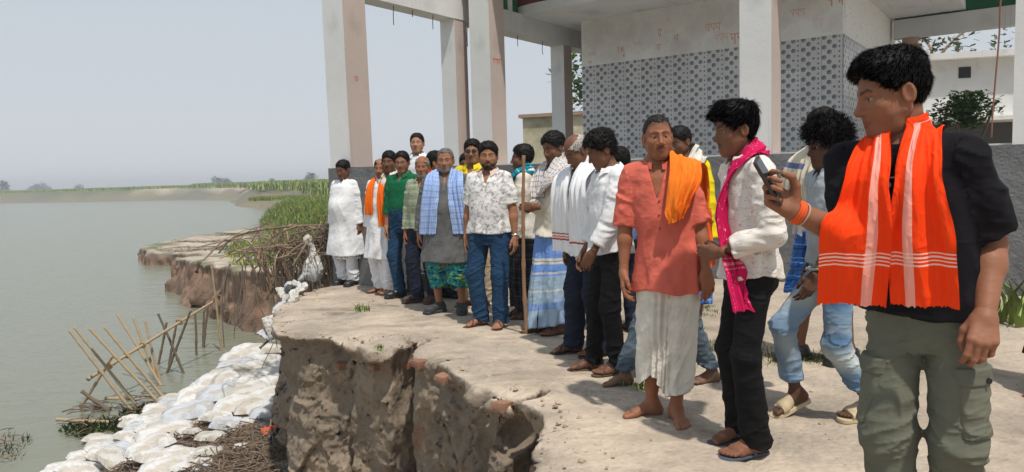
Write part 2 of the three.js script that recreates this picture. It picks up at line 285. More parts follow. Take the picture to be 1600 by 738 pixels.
// ---------- the cut bank that the people stand on ----------
let bankField;
{
  const cav = [ // hollows in the face: centre, radii
    [-0.93, -0.42, -5.98, 0.10, 0.42, 0.3], [-0.98, -0.98, -5.85, 0.12, 0.4, 0.35], [-0.86, -0.16, -6.0, 0.05, 0.3, 0.34], [-1.0, -1.5, -5.9, 0.16, 0.4, 0.3], [-1.18, -0.3, -6.0, 0.17, 0.16, 0.18],
    [0.0, -0.3, -4.5, 0.2, 0.15, 0.3], [-0.28, -0.6, -4.86, 0.14, 0.45, 0.2], [0.05, -0.75, -4.45, 0.035, 0.5, 0.2], [0.13, -0.3, -4.2, 0.1, 0.2, 0.14],
  ];
  const cracks = [[[-0.98, 5.98], [-0.9, 6.2], [-0.97, 6.5]], [[-0.62, 5.5], [-0.4, 5.62], [-0.1, 5.5]], [[-1.4, 6.25], [-1.2, 6.42], [-1.05, 6.62]]];
  const slots = [ // vertical clefts: plan point, inward direction, half width by depth, reach
    { c: [-0.95, -6.02], n: [0.62, -0.78], w: (y) => 0.02 + 0.11 * ss(-0.08, -0.3, y) - 0.04 * ss(-0.5, -0.7, y) + 0.07 * ss(-0.9, -1.3, y), l: (y) => 0.5 + 0.1 * sin(y * 5) },
    { c: [0.02, -4.52], n: [0.7, -0.71], w: (y) => 0.03 + 0.05 * ss(-0.3, -0.6, y) - 0.05 * ss(-0.7, -1.0, y), l: () => 0.3 },
    { c: [-1.55, -6.36], n: [0.55, -0.83], w: (y) => 0.004 + 0.03 * ss(-0.3, -0.8, y), l: () => 0.2 },
  ];
  const base = (x, y, z) => {
    const d = -z; let e = segDist(x, d, EDGE, true);
    return e;
  };
  bankField = (x, y, z) => {
    const d = -z, e = base(x, y, z);
    let t = 0.006 * vn(x * 3, d * 3, 1) + 0.004 * vn(x * 11, d * 11, 2) + 0.012 * vn(x * 0.9, d * 0.9, 7) - ss(0.98, 1.26, x) * 0.07 - ss(11.0, 11.4, d) * 0.07;
    if (e > -0.25) t -= ss(-0.25, 0.02, e) * 0.035 * (0.6 + 0.6 * vn(x * 6, d * 6, 4));
    if (y > 0.2 || e > 0.8 || (e < -0.9 && y < -0.3)) return max(y - t, e);
    for (const c of cracks) { const q = segDist(x, d, c, false); if (q < 0.06) t -= 0.05 * ss(0.03, 0.0, q + 0.012 * vn(x * 20, d * 20, 3)); }
    const dep = -y; let prof = 0;
    prof += 0.07 * ss(0.05, 0.18, dep) - 0.09 * ss(0.3, 1.7, dep);        // crust overhangs, foot spreads
    let n = 0.16 * vn(x * 1.3 + 3, y * 0.9, z * 1.3) + 0.06 * vn(x * 3.3, y * 3.2, z * 3.3) + 0.035 * vn(x * 0.8, y * 11 + x * 1.5, z * 0.8) + 0.022 * vn(x * 15, y * 22, z * 15);
    if (e > -0.5) { const q = cells(x * 2.1 + 0.6 * n, y * 2.8, z * 2.1 + 0.25 * vn(x * 6, y * 6, z * 6)); n += 0.05 * q[2] + 0.015 * ss(0.07, 0.0, q[1] - q[0]); const r = cells(x * 8 + 1.2 * vn(x * 5, y * 5, z * 5), y * 12, z * 8); n += 0.018 * r[2] * (0.4 + 0.8 * ss(-0.2, 0.4, vn(x * 2, y * 2, z * 2))); }
    n += 0 + 0.012 * vn(x * 44, y * 50, z * 44);
    n *= ss(-0.0, 0.12, dep) * 0.85 + 0.15;
    let f = smax(e + prof + n + 0.03 * vn(x * 5, d * 5, 8), y - t, 0.012);
    for (const c of cav) f = smax(f, -(ell(x, y, z, ...c) + 0.03 * vn(x * 7, y * 7, z * 7) + 0.012 * vn(x * 22, y * 22, z * 22)), 0.03);
    for (const q of slots) { const dx = x - q.c[0] + 0.05 * vn(y * 2.2, q.c[0], 2), dz = z - q.c[1], t = dx * q.n[1] - dz * q.n[0], r = dx * q.n[0] + dz * q.n[1]; const sd = max(abs(t + 0.03 * vn(y * 6, r * 6, 1)) - q.w(y), r - q.l(y), -r - 0.5); f = smax(f, -(sd + 0.012 * vn(x * 20, y * 20, z * 20)), 0.02); }
    return f;
  };
  const tmp = [0, 0, 0];
  let g = netMesh(bankField, [-3.5, -2.15, -11.6], [1.3, 0.12, -2.2], 0.03, { slack: 0.34, color: (x, y, z, a, b, c, q) => soilColor(x, y, z, 0, q) });
  g = boxUV(g, 0.6);
  const m = new THREE.Mesh(g, matSoil); add(m, 'riverbank', 'eroded earth bank with a cut face', null, null, 'structure');
  // bricks and stones left in the cut face
  const brickM = [std({ color: lin(0.25, 0.115, 0.07), roughness: 0.95, bumpMap: soilBump, bumpScale: 0.004 }), std({ color: lin(0.29, 0.15, 0.095), roughness: 0.95, bumpMap: soilBump, bumpScale: 0.004 })];
  const bg = (() => { const b = new THREE.BoxGeometry(0.16, 0.055, 0.1, 4, 2, 3), p = b.attributes.position; for (let i = 0; i < p.count; i++) { const x = p.getX(i), y = p.getY(i), z = p.getZ(i); const k = 1 + 0.16 * vn(x * 26, y * 26, z * 26); p.setXYZ(i, x * k * 0.97, y * k, z * k); } b.computeVertexNormals(); return b; })();
  let bi = 0;
  for (const [px, py, turn, tilt] of [[540, 570, 0.5, 0.05], [592, 573, 0.7, -0.08], [640, 566, 0.9, 0.1], [698, 590, 0.8, 0.05], [662, 568, 0.6, 0], [790, 634, 0.9, -0.06]]) {
    const d = ray(px, py), o = new THREE.Vector3(0, CAM_H, 0); let t = 2.5; for (let i = 0; i < 400; i++) { const f = bankField(o.x + d.x * t, o.y + d.y * t, o.z + d.z * t); if (f < 0.004) break; t += max(0.004, f * 0.3); }
    const b = part(m, 'brick', bg, brickM[bi++ % 2]); b.position.set(o.x + d.x * (t + 0.05), o.y + d.y * (t + 0.05), o.z + d.z * (t + 0.05)); b.rotation.set(tilt, turn, tilt);
  }
}
// ---------- the lower terrace along the water ----------
{
  const f = (x, y, z) => {
    const d = -z, e = segDist(x, d, TERR, true), top = terraceTop(x, d) + 0.02 * vn(x * 4, d * 4, 1);
    if (y - top > 0.6 || e > 1.5) return max(y - top, e);
    const dep = top - y; let n = 0.35 * vn(x * 0.8, y * 0.4, z * 0.8) + 0.2 * vn(x * 2, y * 1.2, z * 2) + 0.1 * (1 - 2 * abs(vn(x * 4.5, y * 1.6, z * 4.5))) + 0.05 * vn(x * 9, y * 9, z * 9);
    return smax(e + n * ss(0, 0.3, dep) - 0.35 * ss(0.2, 1.8, dep) + 0.1 * vn(x * 1.6, d * 1.6, 9), y - top, 0.05);
  };
  let g = netMesh(f, [-23, -2.6, -60], [-0.5, 0.4, -12.2], 0.135, { slack: 0.75, color: (x, y, z, a, b, c, q) => { soilColor(x, y, z, terraceTop(x, -z), q); { const k = ss(-0.08, -0.25, y - terraceTop(x, -z)); q[0] *= lerp(1, 1.1, k); q[1] *= lerp(1, 0.88, k); q[2] *= lerp(1, 0.8, k); } const w = fbm(x * 0.5, z * 0.5, 3, 3); mixq2(q, 0.09, 0.13, 0.04, ss(0.0, 0.22, w + (z < -26 && x > riseAt(-z) ? 0.5 : -0.02)) * ss(-0.12, 0, y - terraceTop(x, -z)) * 0.75); } });
  g = boxUV(g, 0.4); add(new THREE.Mesh(g, matSoil), 'terrace', 'low earth terrace above the river', null, null, 'structure');
}
// ---------- water ----------
{
  const rip = noiseTex(1024, (u, v) => 0.5 + 0.42 * tn(u, v, 9, 1, 5) + 0.14 * tn(u * 1, v, 40, 5, 3));
  const w = phys({ color: lin(0.185, 0.19, 0.138), roughness: 0.22, specularIntensity: 0.75, ior: 1.33, bumpMap: rip, bumpScale: 0.05 });
  const n = 40, pos = [-1500, WATER, 100, 60, WATER, 100, 60, WATER, -1500, -1500, WATER, -1500], uv = pos.reduce((a, v, i) => { if (i % 3 === 0) a.push(v * 0.12); if (i % 3 === 2) a.push(v * 0.3); return a; }, []);
  add(new THREE.Mesh(geo(pos, [0, 1, 2, 0, 2, 3], uv), w), 'river', 'calm grey-green river', null, null, 'structure');
}
// ---------- sandbags ----------
function bagGeo(sd, plump = 1) {
  const n = 20, m = 14, pos = [], idx = [], uv = [];
  for (const s of [1, -1]) for (let j = 0; j <= m; j++) for (let i = 0; i <= n; i++) {
    const u = i / n * 2 - 1, v = j / m * 2 - 1; const e = pow(max(0, 1 - pow(abs(u), 3.2)), 0.5) * pow(max(0, 1 - pow(abs(v), 3.0)), 0.5);
    const edge = 1 - 0.07 * (1 - e) * vn(u * 3 + sd, v * 3, s) - 0.06 * pow(abs(u), 4) * pow(abs(v), 2);
    const x = u * 0.34 * edge + 0.012 * vn(v * 4 + sd, u * 4, 1), z = v * 0.225 * edge + 0.012 * vn(u * 4 + sd, v * 4, 4);
    const wr = 0.012 * (1 - abs(vn(u * 5 + sd, v * 3.5, 2)) * 2) * (0.4 + (1 - e)) + 0.006 * vn(u * 11, v * 11 + sd, 3);
    const y = s * (e * (s > 0 ? 0.105 : 0.055) * plump * (1 + 0.22 * vn(u * 1.6 + sd, v * 1.6, 5)) + wr * e);
    pos.push(x, y, z); uv.push(u, v);
  }
  const S = (n + 1) * (m + 1); for (let s = 0; s < 2; s++) for (let j = 0; j < m; j++) for (let i = 0; i < n; i++) { const a = s * S + j * (n + 1) + i, b = a + n + 1; if (s) idx.push(a, a + 1, b, b, a + 1, b + 1); else idx.push(a, b, a + 1, b, b + 1, a + 1); }
  return geo(pos, idx, uv);
}
const bagDirt = noiseTex(256, (u, v) => { const a = tn(u, v, 4, 5, 5); const k = 0.94 + 0.12 * a, d = ss(0.05, 0.36, tn(u, v, 5, 9, 4)); return [k - 0.16 * d, k - 0.22 * d, k - 0.3 * d]; });
const crease = noiseTex(512, (u, v) => { const wu = u + 0.05 * tn(u, v, 3, 11, 3), wv = v + 0.05 * tn(u, v, 3, 12, 3); let s = 0; const a = tn(wu - floor(wu), wv - floor(wv), 5, 1, 2), b = tn(u, v, 11, 2, 2), c = tn(u, v, 26, 3, 2); s = 0.55 * pow(1 - min(1, abs(a) * 2.6), 2) + 0.32 * pow(1 - min(1, abs(b) * 2.6), 2) + 0.16 * pow(1 - min(1, abs(c) * 2.6), 2); return s; });
const bagM = [lin(0.68, 0.665, 0.645), lin(0.6, 0.58, 0.54), lin(0.55, 0.57, 0.6)].map((c, i) => { const t = repeated(bagDirt, 0.5, 0.5); t.offset.set(i * 0.3, i * 0.17); return std({ color: c, map: t, roughness: 0.72, bumpMap: repeated(crease, 0.5, 0.5), bumpScale: 0.012 }); });
{
  seed(301); const G = [1, 2, 3, 4, 5].map((i) => bagGeo(i * 3.3, 0.9 + i * 0.06));
  const bags = []; const put = (x, y, d, s, yaw, label, group, i, tilt = 0) => { const m = new THREE.Mesh(G[i % 5], bagM[i % 7 === 3 ? 2 : i % 3 === 1 ? 1 : 0]); m.position.set(x, y, -d); m.scale.set(s * rr(0.92, 1.08), s * rr(0.9, 1.15), s * rr(0.92, 1.08)); m.rotation.set(rr(-0.1, 0.1) , yaw, tilt + rr(-0.06, 0.06)); add(m, 'sandbag', label, 'sandbag', group); bags.push(m); };
  const zc = (zx, zy) => [250 + zx / 3.548, 530 + zy / 3.548];
  const big = [[500, 52, 0.2], [575, 58, 0.1], [455, 92, 0.15], [425, 145, 0.2], [395, 190, 0.3], [565, 118, 0.1], [555, 155, 0.2], [585, 190, 0.15], [520, 232, 0.25], [335, 222, 0.35], [345, 290, 0.4], [215, 350, 0.3], [600, 240, 0.2], [500, 295, 0.1], [615, 305, 0.15], [450, 355, 0.2], [550, 372, 0.1], [645, 395, 0.2], [662, 232, 0.6], [690, 285, 0.8], [270, 262, 0.3], [225, 295, 0.2], [110, 445, 0.25], [30, 520, 0.3], [160, 400, 0.4], [60, 470, 0.5], [690, 350, 0.2], [640, 345, 0.1]];
  big.forEach(([zx, zy, a], i) => { const [px, py] = zc(zx, zy); const lv = -1.55 + (zx < 300 ? -0.12 : 0) - (zx < 120 ? 0.1 : 0), p = onPlane(px, py, lv); put(p.x, lv - 0.03, -p.z, 1.0, a + rr(-0.25, 0.25), 'plump white sandbag stacked in the upper berm', 'white sandbags in the upper berm', i); const h = groundH(p.x, -p.z); if (lv - h > 0.3) put(p.x + 0.05, lv - 0.2, -p.z - 0.1, 0.95, a + 0.5, 'plump white sandbag stacked in the upper berm', 'white sandbags in the upper berm', i + 2); });
  const scat = [[390, 405, 0.6], [310, 435, 0.75], [380, 478, 0.8], [280, 545, 0.6], [95, 650, 0.9], [25, 715, 1.0], [255, 630, 0.65], [465, 605, 0.45], [235, 690, 0.5], [265, 722, 0.5], [455, 722, 0.45], [520, 470, 0.6], [175, 515, 0.4], [-60, 600, 0.9], [-20, 660, 0.9], [640, 705, 0.5]];
  scat.forEach(([zx, zy, s], i) => { const [px, py] = zc(zx, zy), lv = -1.64, p = onPlane(px, py, lv); put(p.x, lv + 0.0, -p.z, s * 0.85, rr(-0.8, 0.8), 'flat white sandbag half buried in dry twigs', 'half-buried sandbags', i + 1, rr(-0.15, 0.15)); });
  let i = 0; for (let d = 8.2; d < 12.9; d += 0.36) for (let x = -5.85 + 0.35 * ss(11, 12.5, d); x < -4.75; x += 0.38) { const X = x + rr(-0.08, 0.08) + (i % 2) * 0.1, Dd = d + rr(-0.08, 0.08); if (X > -5.0) continue; const h = lowGround(X, Dd); put(X, max(h + 0.1, -2.2), Dd, rr(0.6, 0.78), rr(-0.6, 0.6), 'small white sandbag packed at the water edge', 'small sandbags at the water edge', i++, -0.18); }
  const ones = ['', 'first', 'second', 'third', 'fourth', 'fifth', 'sixth', 'seventh', 'eighth', 'ninth', 'tenth', 'eleventh', 'twelfth', 'thirteenth', 'fourteenth', 'fifteenth', 'sixteenth', 'seventeenth', 'eighteenth', 'nineteenth'], tens = { 20: 'twent', 30: 'thirt', 40: 'fort', 50: 'fift', 60: 'sixt' }, ord = (n) => n < 20 ? ones[n] : n % 10 ? tens[n - n % 10] + 'y-' + ones[n % 10] : tens[n] + 'ieth';
  const byG = {}; for (const b of bags) (byG[b.userData.group] ||= []).push(b);
  for (const l of Object.values(byG)) { l.sort((a, b) => b.position.z - a.position.z || a.position.x - b.position.x); l.forEach((b, k) => { b.userData.label += ', ' + ord(k + 1) + ' from the near end'; }); }
}
// ---------- dry twigs over the berm ----------
const matTwig = std({ color: lin(0.17, 0.125, 0.09), roughness: 0.95 }), matRoot = std({ color: lin(0.27, 0.185, 0.12), roughness: 0.95 });
{
  seed(91); const tg = tube([[-0.5, 0, 0], [-0.15, 0.05, 0.06], [0.2, 0.03, -0.05], [0.5, 0, 0.03]], (t) => 0.05 * (1 - 0.5 * t), 6, 4); const n = 8500, im = new THREE.InstancedMesh(tg, matTwig, n), M4 = new THREE.Matrix4(), Q = new THREE.Quaternion(), E = new THREE.Euler(), S = new THREE.Vector3(), P = new THREE.Vector3(), cc = new THREE.Color(); let k = 0, tries = 0;
  while (k < n && tries++ < 60000) { const d = rr(6.9, 13.2), x = rr(-5.3, -2.55), dens = vn(x * 1.4, d * 1.4, 21); if (x < -4.9 + (d - 8) * 0.17 || dens < -0.25 || (d > 11.2 && dens < 0.25)) continue; const s = rr(0.1, 0.34); P.set(x, lowGround(x, d) + rr(0.0, 0.1) + 0.04, -d); E.set(rr(-0.5, 0.5), rr(0, 6.28), rr(-0.4, 0.4)); M4.compose(P, Q.setFromEuler(E), S.set(s, s * 0.5, s * 0.5)); im.setMatrixAt(k, M4); const v = rr(0.6, 1.5); im.setColorAt(k, cc.setRGB(v, v * 0.97, v * 0.93)); k++; }
  im.count = k; add(im, 'twig_debris', 'dry twigs and roots strewn over the berm', null, null, 'stuff');
}
// ---------- bamboo frame standing in the water ----------
const matBamboo = [std({ color: lin(0.36, 0.27, 0.16), roughness: 0.75 }), std({ color: lin(0.15, 0.11, 0.075), roughness: 0.9 })];
function bambooGeo(a, b, r) {
  const L = a.distanceTo(b), n = max(2, Math.round(L / 0.3)), pts = [], seg = n * 6;
  for (let i = 0; i <= 8; i++) { const t = i / 8; pts.push(new THREE.Vector3().lerpVectors(a, b, t).add(new THREE.Vector3(0.012 * vn(t * 3, a.x * 9, 1), 0, 0.012 * vn(t * 3, a.x * 9, 2)))); }
  return tube(pts, (t) => { const k = (t * n) % 1, e = min(k, 1 - k); return r * (1 - 0.25 * t) * (1 + 0.32 * exp(-((e / 0.07) ** 2))); }, seg, 8);
}
{
  const z = (x, y) => [60 + x / 2.4775, 440 + y / 2.4775];
  const poles = [[115, 190, 360, 500, 0, 0], [135, 178, 385, 485, 0, 0], [198, 182, 485, 495, 0, 0], [255, 178, 505, 478, 0, 0], [305, 130, 470, 400, 0, 1.2], [365, 140, 465, 390, 0, 0.8], [410, 152, 470, 390, 0, 0.6], [285, 290, 162, 492, 0, 0], [462, 125, 560, 355, 1, 0], [495, 160, 465, 320, 1, 0], [535, 150, 505, 320, 1, 0], [587, 115, 495, 355, 1, 0], [605, 120, 612, 285, 1, 0], [640, 110, 635, 252, 1, 0], [655, 95, 637, 257, 1, 0], [668, -60, 708, 270, 0, 0]];
  const labels = ['leftmost slanting bamboo pole of the frame in the river', 'second slanting bamboo pole from the left in the river frame', 'third slanting bamboo pole, lashed to the long rail', 'fourth slanting bamboo pole, reaching down beside the sandbags', 'bamboo pole with the highest top in the slanting row', 'sixth pale bamboo pole from the left in the slanting row', 'short pale bamboo pole at the right end of the slanting row', 'bamboo prop leaning the other way at the left end of the frame', 'dark stake leaning right, left of the crossed pair', 'short dark stake leaning left above the sandbag berm', 'dark upright stake between the crossed stakes', 'dark stake leaning left across the crossed pair', 'thin dark vertical stake alone in the water', 'dark vertical stake left of the tall bamboo pole', 'dark stake touching the end of the long bamboo rail', 'tall single bamboo pole standing closest to the earth bank'];
  poles.forEach(([x0, y0, x1, y1, dk, lean], i) => { const b = onPlane(...z(x1, y1), WATER), dep = -b.z, t = atDepth(...z(x0, y0), dep + (lean || 0) * 0.3); const dir = new THREE.Vector3().subVectors(b, t).normalize(); const m = new THREE.Mesh(bambooGeo(b.clone().addScaledVector(dir, 0.35), t, dk ? 0.028 : 0.027), matBamboo[dk]); add(m, dk ? 'wooden_stake' : 'bamboo_pole', labels[i], dk ? 'stake' : 'bamboo pole', 'poles of the bamboo frame'); });
  const d0 = -onPlane(...z(430, 470), WATER).z, ra = atDepth(...z(190, 378), d0 - 0.3), rb = atDepth(...z(672, 80), d0 + 3.2);
  add(new THREE.Mesh(bambooGeo(ra, rb, 0.03), matBamboo[0]), 'bamboo_rail', 'long bamboo rail lashed across the slanting poles', 'bamboo pole', 'poles of the bamboo frame');
  const tie = std({ color: lin(0.42, 0.24, 0.07), roughness: 0.9 }); for (const [x, y, k] of [[255, 340, 0.14], [315, 305, 0.26], [372, 265, 0.38], [520, 212, 0.69]]) { const p = new THREE.Vector3().lerpVectors(ra, rb, k); const g = new THREE.TorusGeometry(0.05, 0.014, 6, 14); const mm = new THREE.Mesh(g, tie); mm.position.copy(p); mm.lookAt(rb); add(mm, 'rope_tie', ['yellow rope tie at the left end of the bamboo rail', 'yellow rope tie second from the left on the bamboo rail', 'yellow rope tie midway along the bamboo rail', 'yellow rope tie near the right end of the bamboo rail'][[0.14, 0.26, 0.38, 0.69].indexOf(k)], 'rope'); }
  for (const [x0, y0, x1, y1, lab] of [[70, 535, 280, 548, 'pale bamboo lying flat on the water at the frame foot'], [165, 425, 272, 502, 'dark broken branch sticking out above the floating plants'], [162, 478, 262, 500, 'short dark branch low over the water beside the frame'], [262, 525, 356, 455, 'grey broken bamboo slanting up from the water weeds']]) {
    const b = onPlane(...z(x1, y1), WATER), t = atDepth(...z(x0, y0), -b.z); t.y = max(t.y, WATER + 0.02); add(new THREE.Mesh(bambooGeo(b, t, 0.035), matBamboo[lab.includes('dark') ? 1 : 0]), 'driftwood', lab, 'driftwood');
  }
}
// ---------- leaves: shared blade clusters ----------
function bladeTuft(n, h, w, sp, sd, bend = 0.35) {
  seed(sd); const pos = [], idx = [], nor = [], uv = [];
  for (let i = 0; i < n; i++) { const a = rr(0, 6.28), r = sp * sqrt(rnd()), bx = cos(a) * r, bz = sin(a) * r, hh = h * rr(0.55, 1.1), da = rr(0, 6.28), bd = bend * hh * rr(0.3, 1.2), px = cos(da), pz = sin(da), ww = w * rr(0.7, 1.2), b = pos.length / 3; [[0, 0, 1], [0.5, 0.3, 0.9], [1, 1, 0.05]].forEach(([t, k, s]) => { const cx = bx + px * bd * k, cz = bz + pz * bd * k, y = hh * t * (1 - 0.12 * k); pos.push(cx - pz * ww * s, y, cz + px * ww * s, cx + pz * ww * s, y, cz - px * ww * s); nor.push(px * 0.4, 0.9, pz * 0.4, px * 0.4, 0.9, pz * 0.4); uv.push(0, t, 1, t); }); idx.push(b, b + 1, b + 2, b + 1, b + 3, b + 2, b + 2, b + 3, b + 4, b + 3, b + 5, b + 4); }
  return geo(pos, idx, uv, nor);
}
const matGrass = phys({ color: lin(0.32, 0.43, 0.12), roughness: 0.85, specularIntensity: 0.2, side: THREE.DoubleSide, transmission: 0.12 });
const matDryGrass = phys({ color: lin(0.24, 0.22, 0.09), roughness: 0.9, specularIntensity: 0.2, side: THREE.DoubleSide, transmission: 0.2 });
function scatter(name, label, g, mat, n, place, sd, plain) {
  seed(sd); const im = new THREE.InstancedMesh(g, mat, n), M4 = new THREE.Matrix4(), Q = new THREE.Quaternion(), U = new THREE.Vector3(0, 1, 0), S = new THREE.Vector3(), P = new THREE.Vector3(), cc = new THREE.Color(); let k = 0, tries = 0;
  while (k < n && tries++ < n * 30) { const r = place(); if (!r) continue; P.set(r[0], r[1], -r[2]); const s = r[3]; M4.compose(P, Q.setFromAxisAngle(U, rr(0, 6.28)), S.set(s, s * (r[4] ?? 1), s)); im.setMatrixAt(k, M4); const v = rr(0.65, 1.25); im.setColorAt(k, plain ? cc.setRGB(v, v * 0.98, v * 0.95) : cc.setRGB(v * rr(0.85, 1.25), v, v * rr(0.7, 1.1))); k++; }
  im.count = k; return add(im, name, label, null, null, 'stuff');
}
scatter('tall_grass', 'tall green grass on the bank beyond the first man', bladeTuft(60, 0.45, 0.008, 0.42, 11, 0.8), matGrass, 12000, () => { const d = 24 + 44 * pow(rnd(), 1.6), x = riseAt(d) + rr(-0.8, 15) * (0.5 + d / 80); if (x > 4 || (d < 62 && segDist(x, d, TERR, true) > -0.5)) return null; return [x, (d < 62 ? terraceTop(x, d) : 0) - 0.03, d, rr(0.5, 1.0) * lerp(0.55, 1.1, ss(24, 36, d))]; }, 21);
scatter('slope_grass', 'short green and yellow grass on the terrace slope', bladeTuft(16, 0.4, 0.008, 0.3, 12), matGrass, 900, () => { const d = rr(16.5, 40), r = riseAt(d), x = r - 0.6 + rr(-2.6, 1.4); if (segDist(x, d, TERR, true) > -0.6 || vn(x * 0.5, d * 0.5, 3) < 0.05) return null; return [x, terraceTop(x, d) - 0.02, d, rr(0.5, 1.1)]; }, 22);
scatter('dry_grass', 'thin dry grass on the terrace', bladeTuft(14, 0.1, 0.007, 0.35, 13, 0.9), matDryGrass, 1200, () => { const d = rr(17, 46), x = riseAt(d) - rr(0, 7); if (segDist(x, d, TERR, true) > -0.4 || vn(x * 0.4, d * 0.4, 8) < 0.05) return null; return [x, terraceTop(x, d) - 0.02, d, rr(0.5, 1.1)]; }, 23);
scatter('field_crop', 'low green crop on the far fields', bladeTuft(70, 1.0, 0.04, 1.8, 14, 0.5), matGrass, 9000, () => { const d = 64 + 236 * pow(rnd(), 0.8), x = rr(-0.72 * d, -0.18 * d), e = segDist(x, d, RIVER, true); if (e < (d > 180 ? 9 : 6) || e > 60) return null; if (x < -0.5 * d && vn(x * 0.04, d * 0.04, 2) < -0.1) return null; return [x, groundH(x, d) - 0.05, d, rr(0.6, 1.1) * (x > -0.42 * d ? 1.5 : 1)]; }, 24);
// ---------- far trees on the skyline ----------
const leafCard = (() => { const pos = [], idx = [], nor = [], uv = []; seed(5); for (let i = 0; i < 14; i++) { const c = [rr(-1, 1), rr(-1, 1), rr(-1, 1)], u = V0(), v = V0(), b = pos.length / 3; const s = 0.42; for (const [a, e] of [[-1, 0], [0, -0.55], [1, 0], [0, 0.55]]) { pos.push(c[0] + (u[0] * a + v[0] * e) * s, c[1] + (u[1] * a + v[1] * e) * s, c[2] + (u[2] * a + v[2] * e) * s); const l = hypot(...c) || 1; nor.push(c[0] / l, c[1] / l, c[2] / l); uv.push(0, 0); } idx.push(b, b + 1, b + 2, b, b + 2, b + 3); } return geo(pos, idx, uv, nor); function V0() { const a = rr(0, 6.28), z = rr(-1, 1), q = sqrt(1 - z * z); return [cos(a) * q, sin(a) * q, z]; } })();
function crownGeo(r, n, sd, leaf, flat = 0.8) { seed(sd); const list = []; for (let i = 0; i < n; i++) { const a = rr(0, 6.28), z = rr(-1, 1), q = sqrt(1 - z * z), k = r * pow(rnd(), 0.4) * (1 + 0.3 * vn(cos(a) * 2 + sd, z * 2, sin(a) * 2)); const g = leafCard.clone(); g.scale(leaf, leaf, leaf); g.rotateY(rr(0, 6)); g.translate(cos(a) * q * k, z * k * flat, sin(a) * q * k); list.push(g); } return merge(list); }
const matLeaf = [phys({ color: lin(0.05, 0.09, 0.025), roughness: 0.85, side: THREE.DoubleSide, specularIntensity: 0.25, transmission: 0.2 }), phys({ color: lin(0.15, 0.28, 0.05), roughness: 0.8, side: THREE.DoubleSide, specularIntensity: 0.3, transmission: 0.3 })], matBark = std({ color: lin(0.19, 0.14, 0.1), roughness: 0.95, bumpMap: soilBump, bumpScale: 0.02 });
function tree(x, d, y, h, r, label, group, mat = matLeaf[0], n = 90, leaf, sd = 1, name = 'tree') {
  const t = new THREE.Group(); t.position.set(x, y, -d); seed(sd);
  part(t, 'trunk', tube([[0, -0.2, 0], [0.03 * h, h * 0.3, 0], [0, h * 0.65, 0.03 * h]], (k) => h * 0.035 * (1.2 - 0.7 * k), 10, 7), matBark);
  const cg = crownGeo(r, n, sd, leaf ?? r * 0.22); cg.translate(0, h - r * 0.75, 0); part(t, 'crown', cg, mat); add(t, name, label, 'tree', group);
}
{
  const far = [[2, 303, 290, 5.2, 3.2, 'dark round tree at the far left edge of the skyline'], [52, 301, 480, 4.2, 4, 'hazy low tree left of the skyline trees'], [62, 301, 500, 6, 5, 'taller hazy tree in the distant clump'], [72, 301, 490, 3.6, 4, 'hazy tree at the right of the distant clump'], [124, 300, 430, 3.6, 2.6, 'small lone hazy tree above the far bank'], [340, 290, 330, 4.6, 2.6, 'left of two neighbouring field trees on the skyline'], [352, 290, 340, 4, 2.8, 'right of two neighbouring field trees on the skyline'], [425, 288, 330, 3.2, 1.8, 'small dark bush alone on the green skyline'], [480, 287, 300, 3, 1.8, 'low bush beside the round skyline tree'], [487, 287, 260, 4.6, 2.2, 'round skyline tree nearest the white building pillar']];
  far.forEach(([px, py, d, h, r, lab], i) => { const p = atDepth(px, py, d); tree(p.x, d, groundH(p.x, d) - 0.3, h, r, lab, 'far trees on the skyline', matLeaf[0], 90, r * 0.2, 40 + i, 'skyline_tree'); });
}

